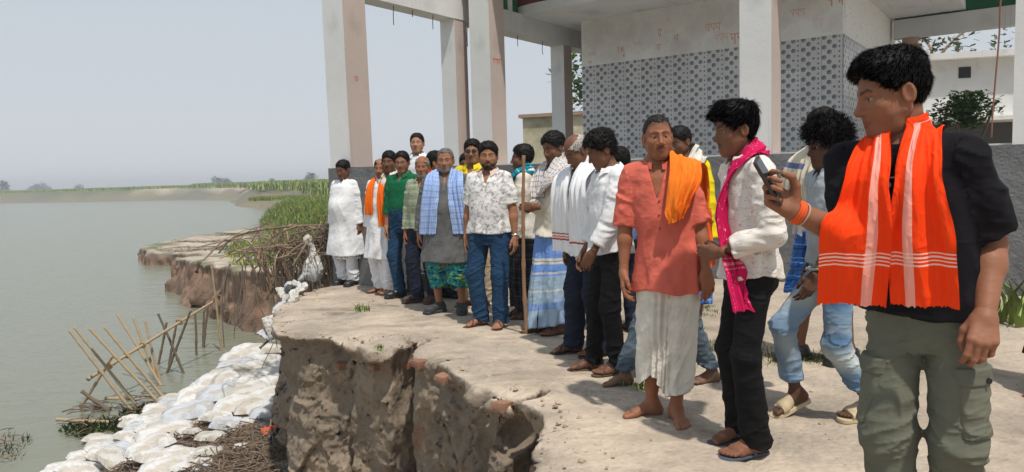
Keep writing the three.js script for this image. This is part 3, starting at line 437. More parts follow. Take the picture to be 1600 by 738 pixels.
// ---------- brushwood heaped on the edge ----------
{
  seed(404); const heap = new THREE.Group(); heap.position.set(-2.5, 0, -10.95); heap.scale.set(1.25, 1.12, 1.1); const mats = [matRoot, matTwig, std({ color: lin(0.34, 0.25, 0.165), roughness: 0.95 }), std({ color: lin(0.22, 0.13, 0.085), roughness: 0.95 })];
  const small = [];
  for (let i = 0; i < 300; i++) {
    const x0 = rr(-0.85, 0.4), z0 = rr(-0.7, 0.75), big = i < 90, hgt = rr(0.35, 0.78) * (1 - 0.25 * abs(x0)), out = rr(-0.5, 0.35);
    const a = [x0, rr(-0.25, 0.1), z0], b = [x0 + out * 0.4 + rr(-0.1, 0.1), hgt * 0.65, z0 + rr(-0.2, 0.2)], c = [x0 + out + rr(-0.15, 0.15), hgt * rr(0.75, 1.1), z0 + rr(-0.35, 0.35)], d = [x0 + out * 1.6 + rr(-0.15, 0.1), hgt * rr(0.5, 1), z0 + rr(-0.4, 0.4)], r = big ? rr(0.008, 0.018) : rr(0.003, 0.008);
    const g = tube([a, b, c, d], (t) => r * (1 - 0.45 * t), 12, 5); if (big) part(heap, 'branch', g, mats[i % 4]); else small.push(g);
  }
  for (const [y, l, b] of [[0.62, 1.25, 0.1], [0.5, 1.05, -0.1], [0.36, 0.9, -0.22], [0.56, 0.8, 0.22], [0.3, 0.7, -0.3], [0.16, 0.75, -0.25]]) part(heap, 'branch', tube([[0.4, y - 0.05, rr(-0.1, 0.4)], [-0.1, y + 0.05, 0.3], [-0.5 * l, y + b * 0.6, 0.45], [-0.95 * l, y - 0.08 + b * 0.2, 0.4], [-1.0 * l - 0.1, y - 0.25, 0.42]], (t) => 0.02 * (1.1 - 0.6 * t), 26, 6), mats[floor(rnd() * 4)]);
  for (let i = 0; i < 26; i++) { const x0 = rr(-1.2, 0.0), y0 = rr(0.0, 0.35), z0 = rr(0.2, 1.0); small.push(tube([[x0, y0, z0], [x0 + rr(-0.08, 0.08), y0 - 0.4, z0 + 0.05], [x0 + rr(-0.2, 0.15), y0 - rr(0.5, 1.1), z0 + rr(0, 0.2)]], rr(0.003, 0.008), 8, 4)); }
  const tw = part(heap, 'twigs', merge(small), matTwig); tw.userData.kind = 'stuff';
  add(heap, 'brushwood_heap', 'tangled heap of brown brushwood and roots beside the leftmost man', 'brushwood');
  for (const [x0, y0, x1, y1, dep, lab] of [[455, 458, 503, 346, 10.4, 'bamboo cane slanting up to the right through the brushwood'], [436, 352, 448, 470, 11, 'thin upright cane at the left end of the brushwood'], [478, 428, 512, 452, 10.1, 'short cane crossing the foot of the hanging sack'], [500, 400, 480, 456, 10.2, 'short cane leaning against the hanging sack'], [525, 385, 515, 446, 10.3, 'straight pale cane close to the leftmost man'], [405, 545, 438, 512, 8.5, 'dark cane sticking out of the torn bags']]) { const a = atDepth(x0, y0, dep), b = atDepth(x1, y1, dep + 0.15); add(new THREE.Mesh(bambooGeo(a, b, 0.014), matBamboo[lab.includes('dark') || lab.includes('thin') ? 1 : 0]), 'cane', lab, 'cane', 'canes at the bank edge'); }
  // knotted white sack hanging there
  const sackF = (x, y, z) => { const a = atan2(x, z); let d = ell(x, y, z, 0, 0, 0, 0.13, 0.17, 0.11); d = smin(d, cap(x, y, z, [0.02, 0.14, 0, 0.01, 0.3, 0, 0.055, 0.022]), 0.05); d = smin(d, cap(x, y, z, [0.01, 0.3, 0, -0.05, 0.42, 0, 0.02, 0.055]), 0.02); d = smin(d, cap(x, y, z, [-0.1, -0.08, 0.02, -0.19, -0.14, 0.03, 0.05, 0.02]), 0.05); return d - 0.014 * (1 - abs(vn(a * 3.2, y * 8, 3)) * 2) - 0.008 * vn(x * 30, y * 30, z * 30); };
  const sk = new THREE.Mesh(netMesh(sackF, [-0.26, -0.24, -0.2], [0.22, 0.52, 0.2], 0.011, { slack: 0.04 }), bagM[0]); const sp = atDepth(489, 421, 10.15); sk.position.copy(sp); add(sk, 'white_sack', 'knotted white sack hanging in the brushwood', 'sack');
  // torn bags along the edge below
  const torn = [[462, 448, 0.5, 0.02], [452, 462, 0.55, -0.1], [470, 455, 0.4, 0.05], [446, 480, 0.5, -0.16], [458, 478, 0.45, -0.06], [440, 497, 0.5, -0.24], [450, 497, 0.4, -0.12], [432, 512, 0.45, -0.3], [445, 513, 0.35, -0.15], [424, 525, 0.4, -0.4], [520, 420, 0.3, 0.1]];
  const TG = [11, 12, 13].map((k) => { const g = bagGeo(k * 2.7, 1.0), p = g.attributes.position; for (let i = 0; i < p.count; i++) { const x = p.getX(i), y = p.getY(i), z = p.getZ(i); p.setY(i, y + 0.05 * vn(x * 12, z * 12, k) + 0.03 * vn(x * 28, z * 28, k)); } g.computeVertexNormals(); return g; });
  const where = ['under the hanging sack', 'left of the hanging sack', 'right under the hanging sack', 'midway down the edge', 'on the dusty rim midway', 'below the middle of the edge', 'on the rim lower down', 'near the lower cane', 'on the rim above the lower cane', 'lowest on the edge', 'behind the hanging sack'];
  torn.forEach(([px, py, s, y], i) => { const p = onPlane(px, py, y + 0.0), m = new THREE.Mesh(TG[i % 3], bagM[[2, 1, 0][i % 3]]); m.position.set(p.x - 0.03, y, p.z); m.scale.setScalar(s); m.rotation.set(rr(-0.5, 0.5), rr(0, 3), rr(0.2, 0.9)); add(m, 'torn_bag', 'crumpled torn white bag on the bank edge, ' + where[i], 'bag', 'torn bags on the bank edge'); });
}
// ---------- hose, rag, weeds, stones ----------
{
  const h = [[457, 585, -0.9], [452, 620, -1.2], [440, 655, -1.45], [420, 690, -1.55], [390, 722, -1.56], [340, 752, -1.58]].map(([a, b, y]) => onPlane(a, b, y)); add(new THREE.Mesh(tube(h, 0.026, 40, 8), std({ color: lin(0.025, 0.02, 0.02), roughness: 0.6 })), 'black_hose', 'black hose curving down beside the cut bank', 'hose');
  const h2 = [[440, 600, -1.3], [425, 650, -1.5], [421, 690, -1.55], [424, 745, -1.6]].map(([a, b, y]) => onPlane(a, b, y)); add(new THREE.Mesh(tube(h2, 0.014, 30, 6), matTwig), 'thin_branch', 'thin bent branch left of the black hose', 'branch');
  const rag = bagGeo(31, 0.7), p = rag.attributes.position; for (let i = 0; i < p.count; i++) p.setY(i, p.getY(i) + 0.09 * vn(p.getX(i) * 14, p.getZ(i) * 14, 3)); rag.computeVertexNormals(); const r0 = onPlane(428, 672, -1.55), m = new THREE.Mesh(rag, std({ color: lin(0.5, 0.09, 0.04), roughness: 0.9, side: THREE.DoubleSide })); m.position.copy(r0); m.scale.setScalar(0.42); m.rotation.y = 0.6; add(m, 'orange_rag', 'small orange rag lying by the black hose', 'rag');
  scatter('water_weed', 'green floating weeds at the foot of the bamboo frame', bladeTuft(22, 0.12, 0.02, 0.2, 31, 1.2), matGrass, 46, () => { const t = rnd(), a = onPlane(lerp(110, 235, t) + rr(-12, 12), lerp(682, 650, t) + rr(-14, 10), WATER); return [a.x, WATER - 0.02, -a.z, rr(0.5, 1.1)]; }, 32);
  scatter('edge_weed', 'weeds and driftwood at the left edge of the water', bladeTuft(12, 0.14, 0.008, 0.2, 33, 1.2), matDryGrass, 14, () => { const a = onPlane(rr(-25, 30), rr(680, 722), WATER); return [a.x, WATER - 0.03, -a.z, rr(0.6, 1.2)]; }, 34);
  const tg = tube([[-0.5, 0, 0], [-0.1, 0.1, 0.05], [0.5, 0.02, 0]], (t) => 0.03 * (1 - 0.5 * t), 6, 4);
  scatter('drift_twigs', 'dark drifting twigs among the floating weeds', tg, matTwig, 80, () => { const e = rnd() < 0.25, t = rnd(), a = e ? onPlane(rr(-25, 36), rr(676, 724), WATER) : onPlane(lerp(105, 250, t) + rr(-14, 14), lerp(676, 630, t) + rr(-30, 14), WATER); return [a.x, WATER + rr(0, e ? 0.06 : 0.16), -a.z, rr(0.12, 0.4)]; }, 35);
  const tufts = [[567, 486, 0.09, 'small green weed alone on the bare ground by the crack'], [592, 545, 0.05, 'tiny weed sprouting at the crack in the bank'], [1010, 606, 0.1, 'green tuft between the salmon kurta man feet and the barefoot boy'], [970, 600, 0.08, 'green tuft behind the barefoot boy foot'], [1592, 500, 0.45, 'bushy green weeds at the right edge by the plinth']];
  tufts.forEach(([px, py, h, lab], i) => { const a = onPlane(px, py); const t = new THREE.Mesh(bladeTuft(60, h, h * 0.05, h * 0.9, 50 + i, 0.7), matGrass); t.position.set(a.x, -0.003, a.z); add(t, 'grass_tuft', lab, 'weed'); });
  scatter('thin_turf', 'thin short turf in patches on the trodden ground', bladeTuft(10, 0.035, 0.0022, 0.06, 36, 0.8), matGrass, 900, () => { const c = [[1.55, 5.55, 0.35, 0.3], [1.72, 7.4, 0.2, 0.3], [2.25, 5.3, 0.3, 0.12], [3.9, 4.6, 0.15, 0.2], [3.6, 3.75, 0.2, 0.1], [1.4, 6.6, 0.2, 0.15], [4.4, 7.5, 0.5, 0.6]][floor(rnd() * 7)]; const x = c[0] + c[2] * (rnd() + rnd() - 1) * 1.6, d = c[1] + c[3] * (rnd() + rnd() - 1) * 1.6; if (vn(x * 6, d * 6, 2) < -0.2) return null; return [x, -0.002, d, rr(0.6, 1.3)]; }, 37);
  const peb = new THREE.IcosahedronGeometry(1, 1); { const q = peb.attributes.position; for (let i = 0; i < q.count; i++) { const k = 1 + 0.3 * vn(q.getX(i) * 2, q.getY(i) * 2, q.getZ(i) * 2); q.setXYZ(i, q.getX(i) * k, q.getY(i) * k * 0.6, q.getZ(i) * k); } peb.computeVertexNormals(); }
  scatter('edge_clods', 'broken clods of dry mud along the rim of the bank', peb, std({ color: lin(0.38, 0.3, 0.22), roughness: 0.97 }), 520, () => { const d = rr(3.4, 9.5), x = rr(-2.8, 0.5), e = segDist(x, d, EDGE, true); if (e > -0.05 || e < -0.55 || rnd() < (-e) * 1.2) return null; return [x, 0.0, d, 0.003 + 0.016 * pow(rnd(), 4)]; }, 39, true);
  scatter('pebbles', 'small clods and pebbles on the bare ground', peb, std({ color: lin(0.36, 0.29, 0.22), roughness: 0.95 }), 900, () => { const d = 2.6 + 8 * pow(rnd(), 0.8), x = rr(-2.6, 0.75 * d); if (segDist(x, d, EDGE, true) > -0.06) return null; const s = 0.003 + 0.013 * pow(rnd(), 4); return [x, 0.003, d, s * 0.8]; }, 38, true);
}
// ================= the pavilion on its plinth =================
const plaster = noiseTex(512, (u, v) => { const k = 0.93 + 0.1 * tn(u, v, 4, 2, 5) - 0.13 * ss(0.15, 0.5, tn(u, v, 5, 6, 4)) - 0.12 * ss(0.25, 0.5, fbm(u * 30, v * 1.2, 4, 3)) * ss(0, 0.1, u) * ss(1, 0.9, u); return [k, k * 0.995, k * 0.98]; });
const cementT = noiseTex(512, (u, v) => { const a = tn(u, v, 3, 4, 5), k = 0.72 + 0.4 * a + 0.2 * tn(u, v, 18, 5, 3); return [k, k * 1.0, k * 1.0]; });
const pm = (c, t = plaster, b = 0.002) => std({ color: c, map: repeated(t, 0.4, 0.4), bumpMap: repeated(soilBump, 0.8, 0.8), bumpScale: b, roughness: 0.9 });
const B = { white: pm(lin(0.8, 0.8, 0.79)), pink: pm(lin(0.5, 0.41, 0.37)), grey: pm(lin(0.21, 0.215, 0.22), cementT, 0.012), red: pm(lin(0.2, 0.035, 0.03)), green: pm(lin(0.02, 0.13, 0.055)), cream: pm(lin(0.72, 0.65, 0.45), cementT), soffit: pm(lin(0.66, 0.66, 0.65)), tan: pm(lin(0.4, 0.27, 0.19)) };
const PL = 1.57, BEAM = 3.9;
const hall = new THREE.Group(); hall.position.set(1.40, 0, -14.05); hall.rotation.y = -0.629;
const hp = (name, x0, x1, y0, y1, z0, z1, mat, label) => part(hall, name, boxGeo(x0, x1, y0, y1, z0, z1), mat, label);
// plinth
hp('plinth', -0.9, 8.6, -0.3, PL, -6, 2.98, B.grey); hp('plinth', -0.78, 0.2, -0.3, PL - 0.003, 2.983, 5.5, B.grey);
hp('floor', -0.6, 8.4, PL + 0.002, PL + 0.02, -5.9, 2.9, pm(lin(0.72, 0.7, 0.67), plaster));  // unseen pale slab, added to bounce light up onto the tiled wall
// pillars: a white face towards the river, the other faces a darker pinkish tone
function pillar(x, z, w, lean = 0, label) {
  const g = new THREE.Group(); g.position.set(x, PL, z); g.name = 'pillar'; if (label) g.userData.label = label; g.rotation.z = lean;
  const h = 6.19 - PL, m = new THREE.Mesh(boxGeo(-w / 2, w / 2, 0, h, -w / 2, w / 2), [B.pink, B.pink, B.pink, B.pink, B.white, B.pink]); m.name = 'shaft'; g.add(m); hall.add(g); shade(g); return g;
}
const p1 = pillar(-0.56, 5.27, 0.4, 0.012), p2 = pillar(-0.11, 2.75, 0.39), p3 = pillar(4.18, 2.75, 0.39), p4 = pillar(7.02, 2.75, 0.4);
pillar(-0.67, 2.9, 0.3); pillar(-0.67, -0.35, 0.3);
const colR = part(hall, 'round_column', new THREE.CylinderGeometry(0.14, 0.14, BEAM - PL, 20), B.tan); 
// beams and the green fascia
hp('beam', -0.83, -0.51, BEAM, BEAM + 0.36, -6, 5.07, B.soffit); hp('beam', -0.506, 8.4, BEAM + 0.37, BEAM + 0.7, 2.62, 2.88, B.soffit);
hp('fascia', -0.72, -0.62, BEAM + 0.363, 5.2, -6, 5.06, B.green);
for (let i = 0; i < 6; i++) hp('fascia_divider', -0.74, -0.6, BEAM + 0.363, 5.2, 1.35 - i * 1.5, 1.47 - i * 1.5, B.white);
hp('beam', 4.62, 8.4, BEAM - 0.05, BEAM + 0.3, -4.3, -4.05, B.soffit); hp('fascia', 4.62, 8.4, BEAM + 0.303, 5.2, -4.25, -4.15, B.green);
hp('roof', -1.2, 9.6, 6.2, 6.4, -7, 3.0, B.soffit);
// hanging bits of reinforcing wire
const wireM = std({ color: lin(0.04, 0.03, 0.028), roughness: 0.8 });
for (const [z, l] of [[4.3, 0.28], [3.9, 0.1], [3.45, 0.22], [2.62, 0.38], [1.2, 0.2], [0.4, 0.25]]) part(hall, 'wire', tube([[-0.6, BEAM + 0.05, z], [-0.61, BEAM - l * 0.5, z + 0.01], [-0.59, BEAM - l, z + 0.03]], 0.006, 8, 5), wireM);
// the inner room
const TT = 3.4;
const scrib = canvasTex(2048, 380, (x, w, h) => {
  x.fillStyle = '#eeeeea'; x.fillRect(0, 0, w, h); seed(8); for (let i = 0; i < 260; i++) { x.fillStyle = `rgba(${rnd() > 0.5 ? '170,150,130' : '255,255,255'},0.045)`; const r = 20 + rnd() * 120; x.beginPath(); x.arc(rnd() * w, rnd() * h, r, 0, 7); x.fill(); }
  const word = (cx, cy, n, s, a) => { x.strokeStyle = `rgba(206,92,66,${a * 0.8})`; x.lineWidth = s * 0.11; x.lineCap = 'round'; x.beginPath(); x.moveTo(cx, cy); x.lineTo(cx + n * s * 0.75, cy + rr(-4, 4)); for (let i = 0; i < n; i++) { const bx = cx + i * s * 0.75; x.moveTo(bx + s * 0.5, cy); x.lineTo(bx + s * 0.5, cy + s); x.moveTo(bx + s * 0.1, cy + s * 0.2); x.bezierCurveTo(bx + s * rr(-0.1, 0.4), cy + s * 0.2, bx + s * rr(0, 0.5), cy + s * rr(0.5, 0.9), bx + s * rr(0.1, 0.5), cy + s * rr(0.4, 1)); } x.stroke(); };
  word(70, 270, 3, 30, 0.6); word(60, 340, 2, 26, 0.8); x.font = '62px sans-serif'; x.fillStyle = 'rgba(206,78,52,0.75)'; x.fillText('1K', 330, 300); x.font = '40px sans-serif'; x.fillText('R', 380, 345); word(480, 240, 3, 34, 0.35); word(690, 165, 1, 50, 0.8); word(680, 280, 1, 44, 0.7); word(830, 225, 1, 48, 0.7); word(1080, 180, 3, 54, 0.6); word(1150, 270, 3, 50, 0.3); word(1270, 280, 3, 70, 0.75); word(1440, 260, 3, 60, 0.8); word(1570, 140, 2, 50, 0.5); word(1700, 170, 3, 46, 0.5); word(1930, 90, 2, 90, 0.6); word(1850, 260, 2, 50, 0.2);
});
const scribS = canvasTex(1024, 512, (x, w, h) => { x.fillStyle = '#eeeeea'; x.fillRect(0, 0, w, h); seed(9); for (let i = 0; i < 130; i++) { x.strokeStyle = `rgba(205,88,62,${rr(0.1, 0.4)})`; x.lineWidth = rr(3, 10); const a = rnd() * w, b = rnd() * h; x.beginPath(); x.moveTo(a, b); x.lineTo(a + rr(-30, 30), b + rr(-24, 24)); x.stroke(); } });
const RW = 4.56;
{ const g = new THREE.BoxGeometry(RW, 4.238 - TT, 0.2); const m = std({ color: lin(0.93, 0.925, 0.91), map: scrib, roughness: 0.9 }); const w = part(hall, 'room_wall', g, [B.white, B.white, B.white, B.white, m, B.white], 'white plaster wall with orange handwriting'); w.position.set(RW / 2, (4.238 + TT) / 2, -0.1); }
{ const g = new THREE.BoxGeometry(0.2, 4.238 - TT, 4.5); const m = std({ color: lin(0.93, 0.925, 0.91), map: scribS, roughness: 0.9 }); const w = part(hall, 'room_wall', g, [m, B.white, B.white, B.white, B.white, B.white]); w.position.set(RW - 0.1 + 0.001, (4.238 + TT) / 2, -0.203 - 2.25); }
hp('room_core', 0.05, RW - 0.05, PL, TT + 0.02, -4.6, -0.05, B.pink);
// tiles with a printed lattice of round holes
const tileT = canvasTex(256, 384, (x, w, h) => {
  x.fillStyle = '#e4e3e2'; x.fillRect(0, 0, w, h); x.strokeStyle = 'rgba(150,156,166,0.6)'; x.lineWidth = 2; for (let i = 0; i <= 8; i++) { x.beginPath(); x.moveTo(i * w / 8, 0); x.lineTo(i * w / 8, h); x.stroke(); } for (let i = 0; i <= 12; i++) { x.beginPath(); x.moveTo(0, i * h / 12); x.lineTo(w, i * h / 12); x.stroke(); }
  const disc = (u, v, r) => { for (const dy of [-1, 0, 1]) for (const dx of [-1, 0, 1]) { const cx = (u + dx) * w, cy = (v + dy) * h, g = x.createLinearGradient(cx - r, cy - r, cx + r, cy + r); g.addColorStop(0, '#585a5e'); g.addColorStop(0.55, '#8e9094'); g.addColorStop(1, '#bbbcbe'); x.fillStyle = g; x.beginPath(); x.arc(cx, cy, r, 0, 7); x.fill(); x.strokeStyle = '#e2e4e8'; x.lineWidth = 3; x.stroke(); } };
  for (let r = 0; r < 3; r++) { disc(0.12, r / 3 + 0.04, 32); disc(0.37, r / 3 + 0.205, 32); } disc(0.62, 0.04, 31); disc(0.62, 0.37, 31); disc(0.62, 0.7, 18);
  for (let r = 0; r < 6; r++) { x.fillStyle = '#848a94'; x.beginPath(); x.arc(0.85 * w, (r + 0.3) / 6 * h, 13, 0, 7); x.fill(); } x.strokeStyle = 'rgba(150,156,166,0.8)'; x.lineWidth = 2; x.strokeRect(0, 0, w, h);
});
{
  seed(17); const tm = [0.94, 1, 0.9].map((k) => phys({ color: lin(0.87 * k, 0.86 * k, 0.85 * k), map: tileT, roughness: 0.32, specularIntensity: 0.6 }));
  const tw = RW / 15, th = (TT - PL) / 4, g1 = new THREE.BoxGeometry(tw - 0.003, th - 0.003, 0.012), g2 = new THREE.BoxGeometry(0.012, th - 0.003, tw - 0.003);
  for (let i = 0; i < 15; i++) for (let j = 0; j < 4; j++) { const t = part(hall, 'tile', g1, tm[floor(rnd() * 3)]); t.position.set((i + 0.5) * tw, PL + (j + 0.5) * th, -0.004 + rr(-0.002, 0.003)); }
  for (let i = 0; i < 15; i++) for (let j = 0; j < 4; j++) { const t = part(hall, 'tile', g2, tm[floor(rnd() * 3)]); t.position.set(RW + 0.004 + rr(-0.002, 0.003), PL + (j + 0.5) * th, -0.02 - (i + 0.5) * tw); }
}
// round-cornered eave slab with a red band
{
  const y0 = 4.24, x0 = -1.15, x1 = RW + 1.25, z1 = 1.25, r = 1.1, s = new THREE.Shape(); s.moveTo(x0, -6); s.lineTo(x0, z1 - r); s.quadraticCurveTo(x0, z1, x0 + r, z1); s.lineTo(x1 - r, z1); s.quadraticCurveTo(x1, z1, x1, z1 - r); s.lineTo(x1, -6);
  const ex = (h, off) => { const g = new THREE.ExtrudeGeometry(s, { depth: h, bevelEnabled: false, curveSegments: 16 }); g.rotateX(PI / 2); g.translate(0, off, 0); return g; };
  part(hall, 'eave', ex(0.16, y0 + 0.16), B.white); const g2 = ex(0.12, y0 + 0.285); part(hall, 'eave_band', g2, B.red);
}
colR.position.set(4.9, (BEAM + PL) / 2 - 0.05, -4.17);
{ // small heart and marks painted on the pillars
  const heart = canvasTex(128, 128, (x) => { x.fillStyle = '#000'; x.fillRect(0, 0, 128, 128); x.strokeStyle = '#fff'; x.lineWidth = 9; x.beginPath(); x.moveTo(64, 108); x.bezierCurveTo(10, 66, 20, 18, 62, 44); x.bezierCurveTo(104, 18, 116, 66, 64, 108); x.stroke(); }, { data: true });
  const mark = canvasTex(256, 128, (x) => { x.fillStyle = '#000'; x.fillRect(0, 0, 256, 128); x.strokeStyle = '#fff'; x.lineWidth = 10; x.beginPath(); x.moveTo(20, 30); x.lineTo(240, 22); x.moveTo(60, 30); x.bezierCurveTo(20, 60, 90, 60, 60, 100); x.moveTo(140, 26); x.lineTo(138, 96); x.moveTo(190, 26); x.bezierCurveTo(160, 70, 220, 60, 196, 100); x.stroke(); }, { data: true });
  const deco = (p, w, y, s, t, face) => { const m = new THREE.Mesh(new THREE.PlaneGeometry(s, s * (t === heart ? 1 : 0.5)), std({ color: lin(0.6, 0.07, 0.03), alphaMap: t, transparent: true, alphaTest: 0.4, roughness: 0.9 })); m.name = t === heart ? 'heart_drawing' : 'painted_mark'; if (face) { m.rotation.y = PI / 2; m.position.set(w / 2 + 0.003, y, 0.02); } else m.position.set(0, y, w / 2 + 0.003); p.add(m); };
  deco(p1, 0.4, 1.18, 0.1, heart, true); deco(p2, 0.39, 1.62, 0.26, mark, true); deco(p4, 0.4, 1.5, 0.22, mark, false);
}
add(hall, 'pavilion', 'unfinished white temple hall with square pillars on a grey plinth', 'building');
// cables on the right pillar
{
  const g = new THREE.Group(); const a = atDepth(1568, -30, 7.4), b = atDepth(1549, 215, 7.4); const pts = []; for (let i = 0; i <= 6; i++) { const p = new THREE.Vector3().lerpVectors(a, b, i / 6); p.x += 0.012 * vn(i * 1.3, 2, 3); pts.push(p); }
  const m = new THREE.Mesh(tube(pts, 0.008, 30, 6), std({ color: lin(0.22, 0.1, 0.06), roughness: 0.9 })); add(m, 'hanging_rope', 'reddish rope hanging beside the rightmost pillar', 'rope');
}
// ---------- houses and trees behind ----------
{
  const h = new THREE.Group(); const a = atDepth(818, 240, 27); h.position.set(a.x, 0, -27); h.rotation.y = -0.35;
  part(h, 'wall', boxGeo(0, 4, -0.3, 3.5, -4, 0), B.cream); part(h, 'coping', boxGeo(-0.12, 4.12, 3.5, 3.62, -4.12, 0.12), B.tan);
  add(h, 'cream_house', 'small cream house with flat coping seen between the pillars', 'house');
  const w = new THREE.Group(); const b = atDepth(1400, 240, 21); w.position.set(b.x, 0, -21); w.rotation.y = -0.25;
  part(w, 'wall', boxGeo(-2, 7, -0.3, 4.25, -5, 0), B.white); part(w, 'cornice', boxGeo(-2.3, 7.3, 4.253, 4.42, -5.3, 0.35), B.white); part(w, 'ledge', boxGeo(-2.1, 7.1, 2.55, 2.66, 0.002, 0.5), B.white);
  part(w, 'vent', boxGeo(1.55, 1.85, 3.75, 4.05, 0.002, 0.02), std({ color: lin(0.03, 0.03, 0.035), roughness: 0.9 })); part(w, 'window', boxGeo(0.9, 3.2, 1.2, 2.5, 0.002, 0.02), std({ color: lin(0.05, 0.045, 0.04), roughness: 0.6 }));
  add(w, 'white_house', 'white house with a flat cornice behind the right side', 'house');
  tree(atDepth(960, 200, 34).x, 34, 0, 7.6, 2.4, 'leafy tree showing beside the tiled room', 'trees behind the hall', matLeaf[1], 150, 0.42, 71);
  // bare branching tree above the white house
  const t = new THREE.Group(), c = atDepth(1450, 200, 30); t.position.set(c.x, 0, -30); seed(66); const br = []; const grow = (p, dir, l, r, lv) => { const q = V3(p).addScaledVector(dir, l); br.push(tube([p, V3(p).lerp(q, 0.5).add(new THREE.Vector3(rr(-0.1, 0.1) * l, rr(-0.05, 0.1) * l, rr(-0.1, 0.1) * l)), q], (k) => r * (1 - 0.4 * k), 5, 5)); if (lv > 0) for (let i = 0; i < 3; i++) { const nd = dir.clone().add(new THREE.Vector3(rr(-0.9, 0.9), rr(-0.25, 0.6), rr(-0.9, 0.9))).normalize(); grow(q, nd, l * rr(0.6, 0.85), r * 0.58, lv - 1); } }; function V3(p) { return p.clone(); }
  grow(new THREE.Vector3(0, 0, 0), new THREE.Vector3(-0.1, 1, 0).normalize(), 3.4, 0.22, 5);
  part(t, 'trunk', merge(br), std({ color: lin(0.33, 0.22, 0.13), roughness: 0.95 })); const cg = crownGeo(3.6, 60, 67, 0.34, 0.7); cg.translate(0, 7.4, 0); part(t, 'crown', cg, phys({ color: lin(0.16, 0.2, 0.06), roughness: 0.85, side: THREE.DoubleSide, transmission: 0.3 }));
  add(t, 'sparse_tree', 'sparse branching tree above the white house', 'tree');
  const sh = new THREE.Group(), s0 = atDepth(1500, 160, 15); sh.position.set(s0.x, 0, -15); seed(12); part(sh, 'stem', merge([tube([[0, 0, 0], [0.05, 1.2, 0], [-0.1, 2.2, 0.1]], 0.04, 8, 6), tube([[0.05, 1.1, 0], [0.4, 1.9, 0.1], [0.7, 2.6, 0]], 0.025, 8, 6)]), matBark); const c1 = crownGeo(0.62, 150, 31, 0.13, 0.62); c1.translate(0.1, 2.45, 0); part(sh, 'foliage', c1, matLeaf[1]); add(sh, 'leafy_shrub', 'green leafy shrub in front of the white house', 'shrub');
}
// ================= people =================
// local frame of a person: y up, facing +z, the person's left is +x
const V = {
  sub: (a, b) => [a[0] - b[0], a[1] - b[1], a[2] - b[2]], add: (a, b) => [a[0] + b[0], a[1] + b[1], a[2] + b[2]], mul: (a, s) => [a[0] * s, a[1] * s, a[2] * s],
  dot: (a, b) => a[0] * b[0] + a[1] * b[1] + a[2] * b[2], len: (a) => hypot(a[0], a[1], a[2]), nrm: (a) => { const l = hypot(a[0], a[1], a[2]) || 1; return [a[0] / l, a[1] / l, a[2] / l]; },
  cross: (a, b) => [a[1] * b[2] - a[2] * b[1], a[2] * b[0] - a[0] * b[2], a[0] * b[1] - a[1] * b[0]], lerp: (a, b, t) => [lerp(a[0], b[0], t), lerp(a[1], b[1], t), lerp(a[2], b[2], t)],
};
function ik(a, c, l1, l2, pole) { // middle joint between a and c
  let d = V.sub(c, a), L = V.len(d); const u = V.nrm(d); L = min(L, (l1 + l2) * 0.9995);
  const x = (l1 * l1 - l2 * l2 + L * L) / (2 * L), h = sqrt(max(0, l1 * l1 - x * x));
  let p = V.sub(pole, V.mul(u, V.dot(pole, u))); p = V.nrm(p);
  return V.add(V.add(a, V.mul(u, x)), V.mul(p, h));
}
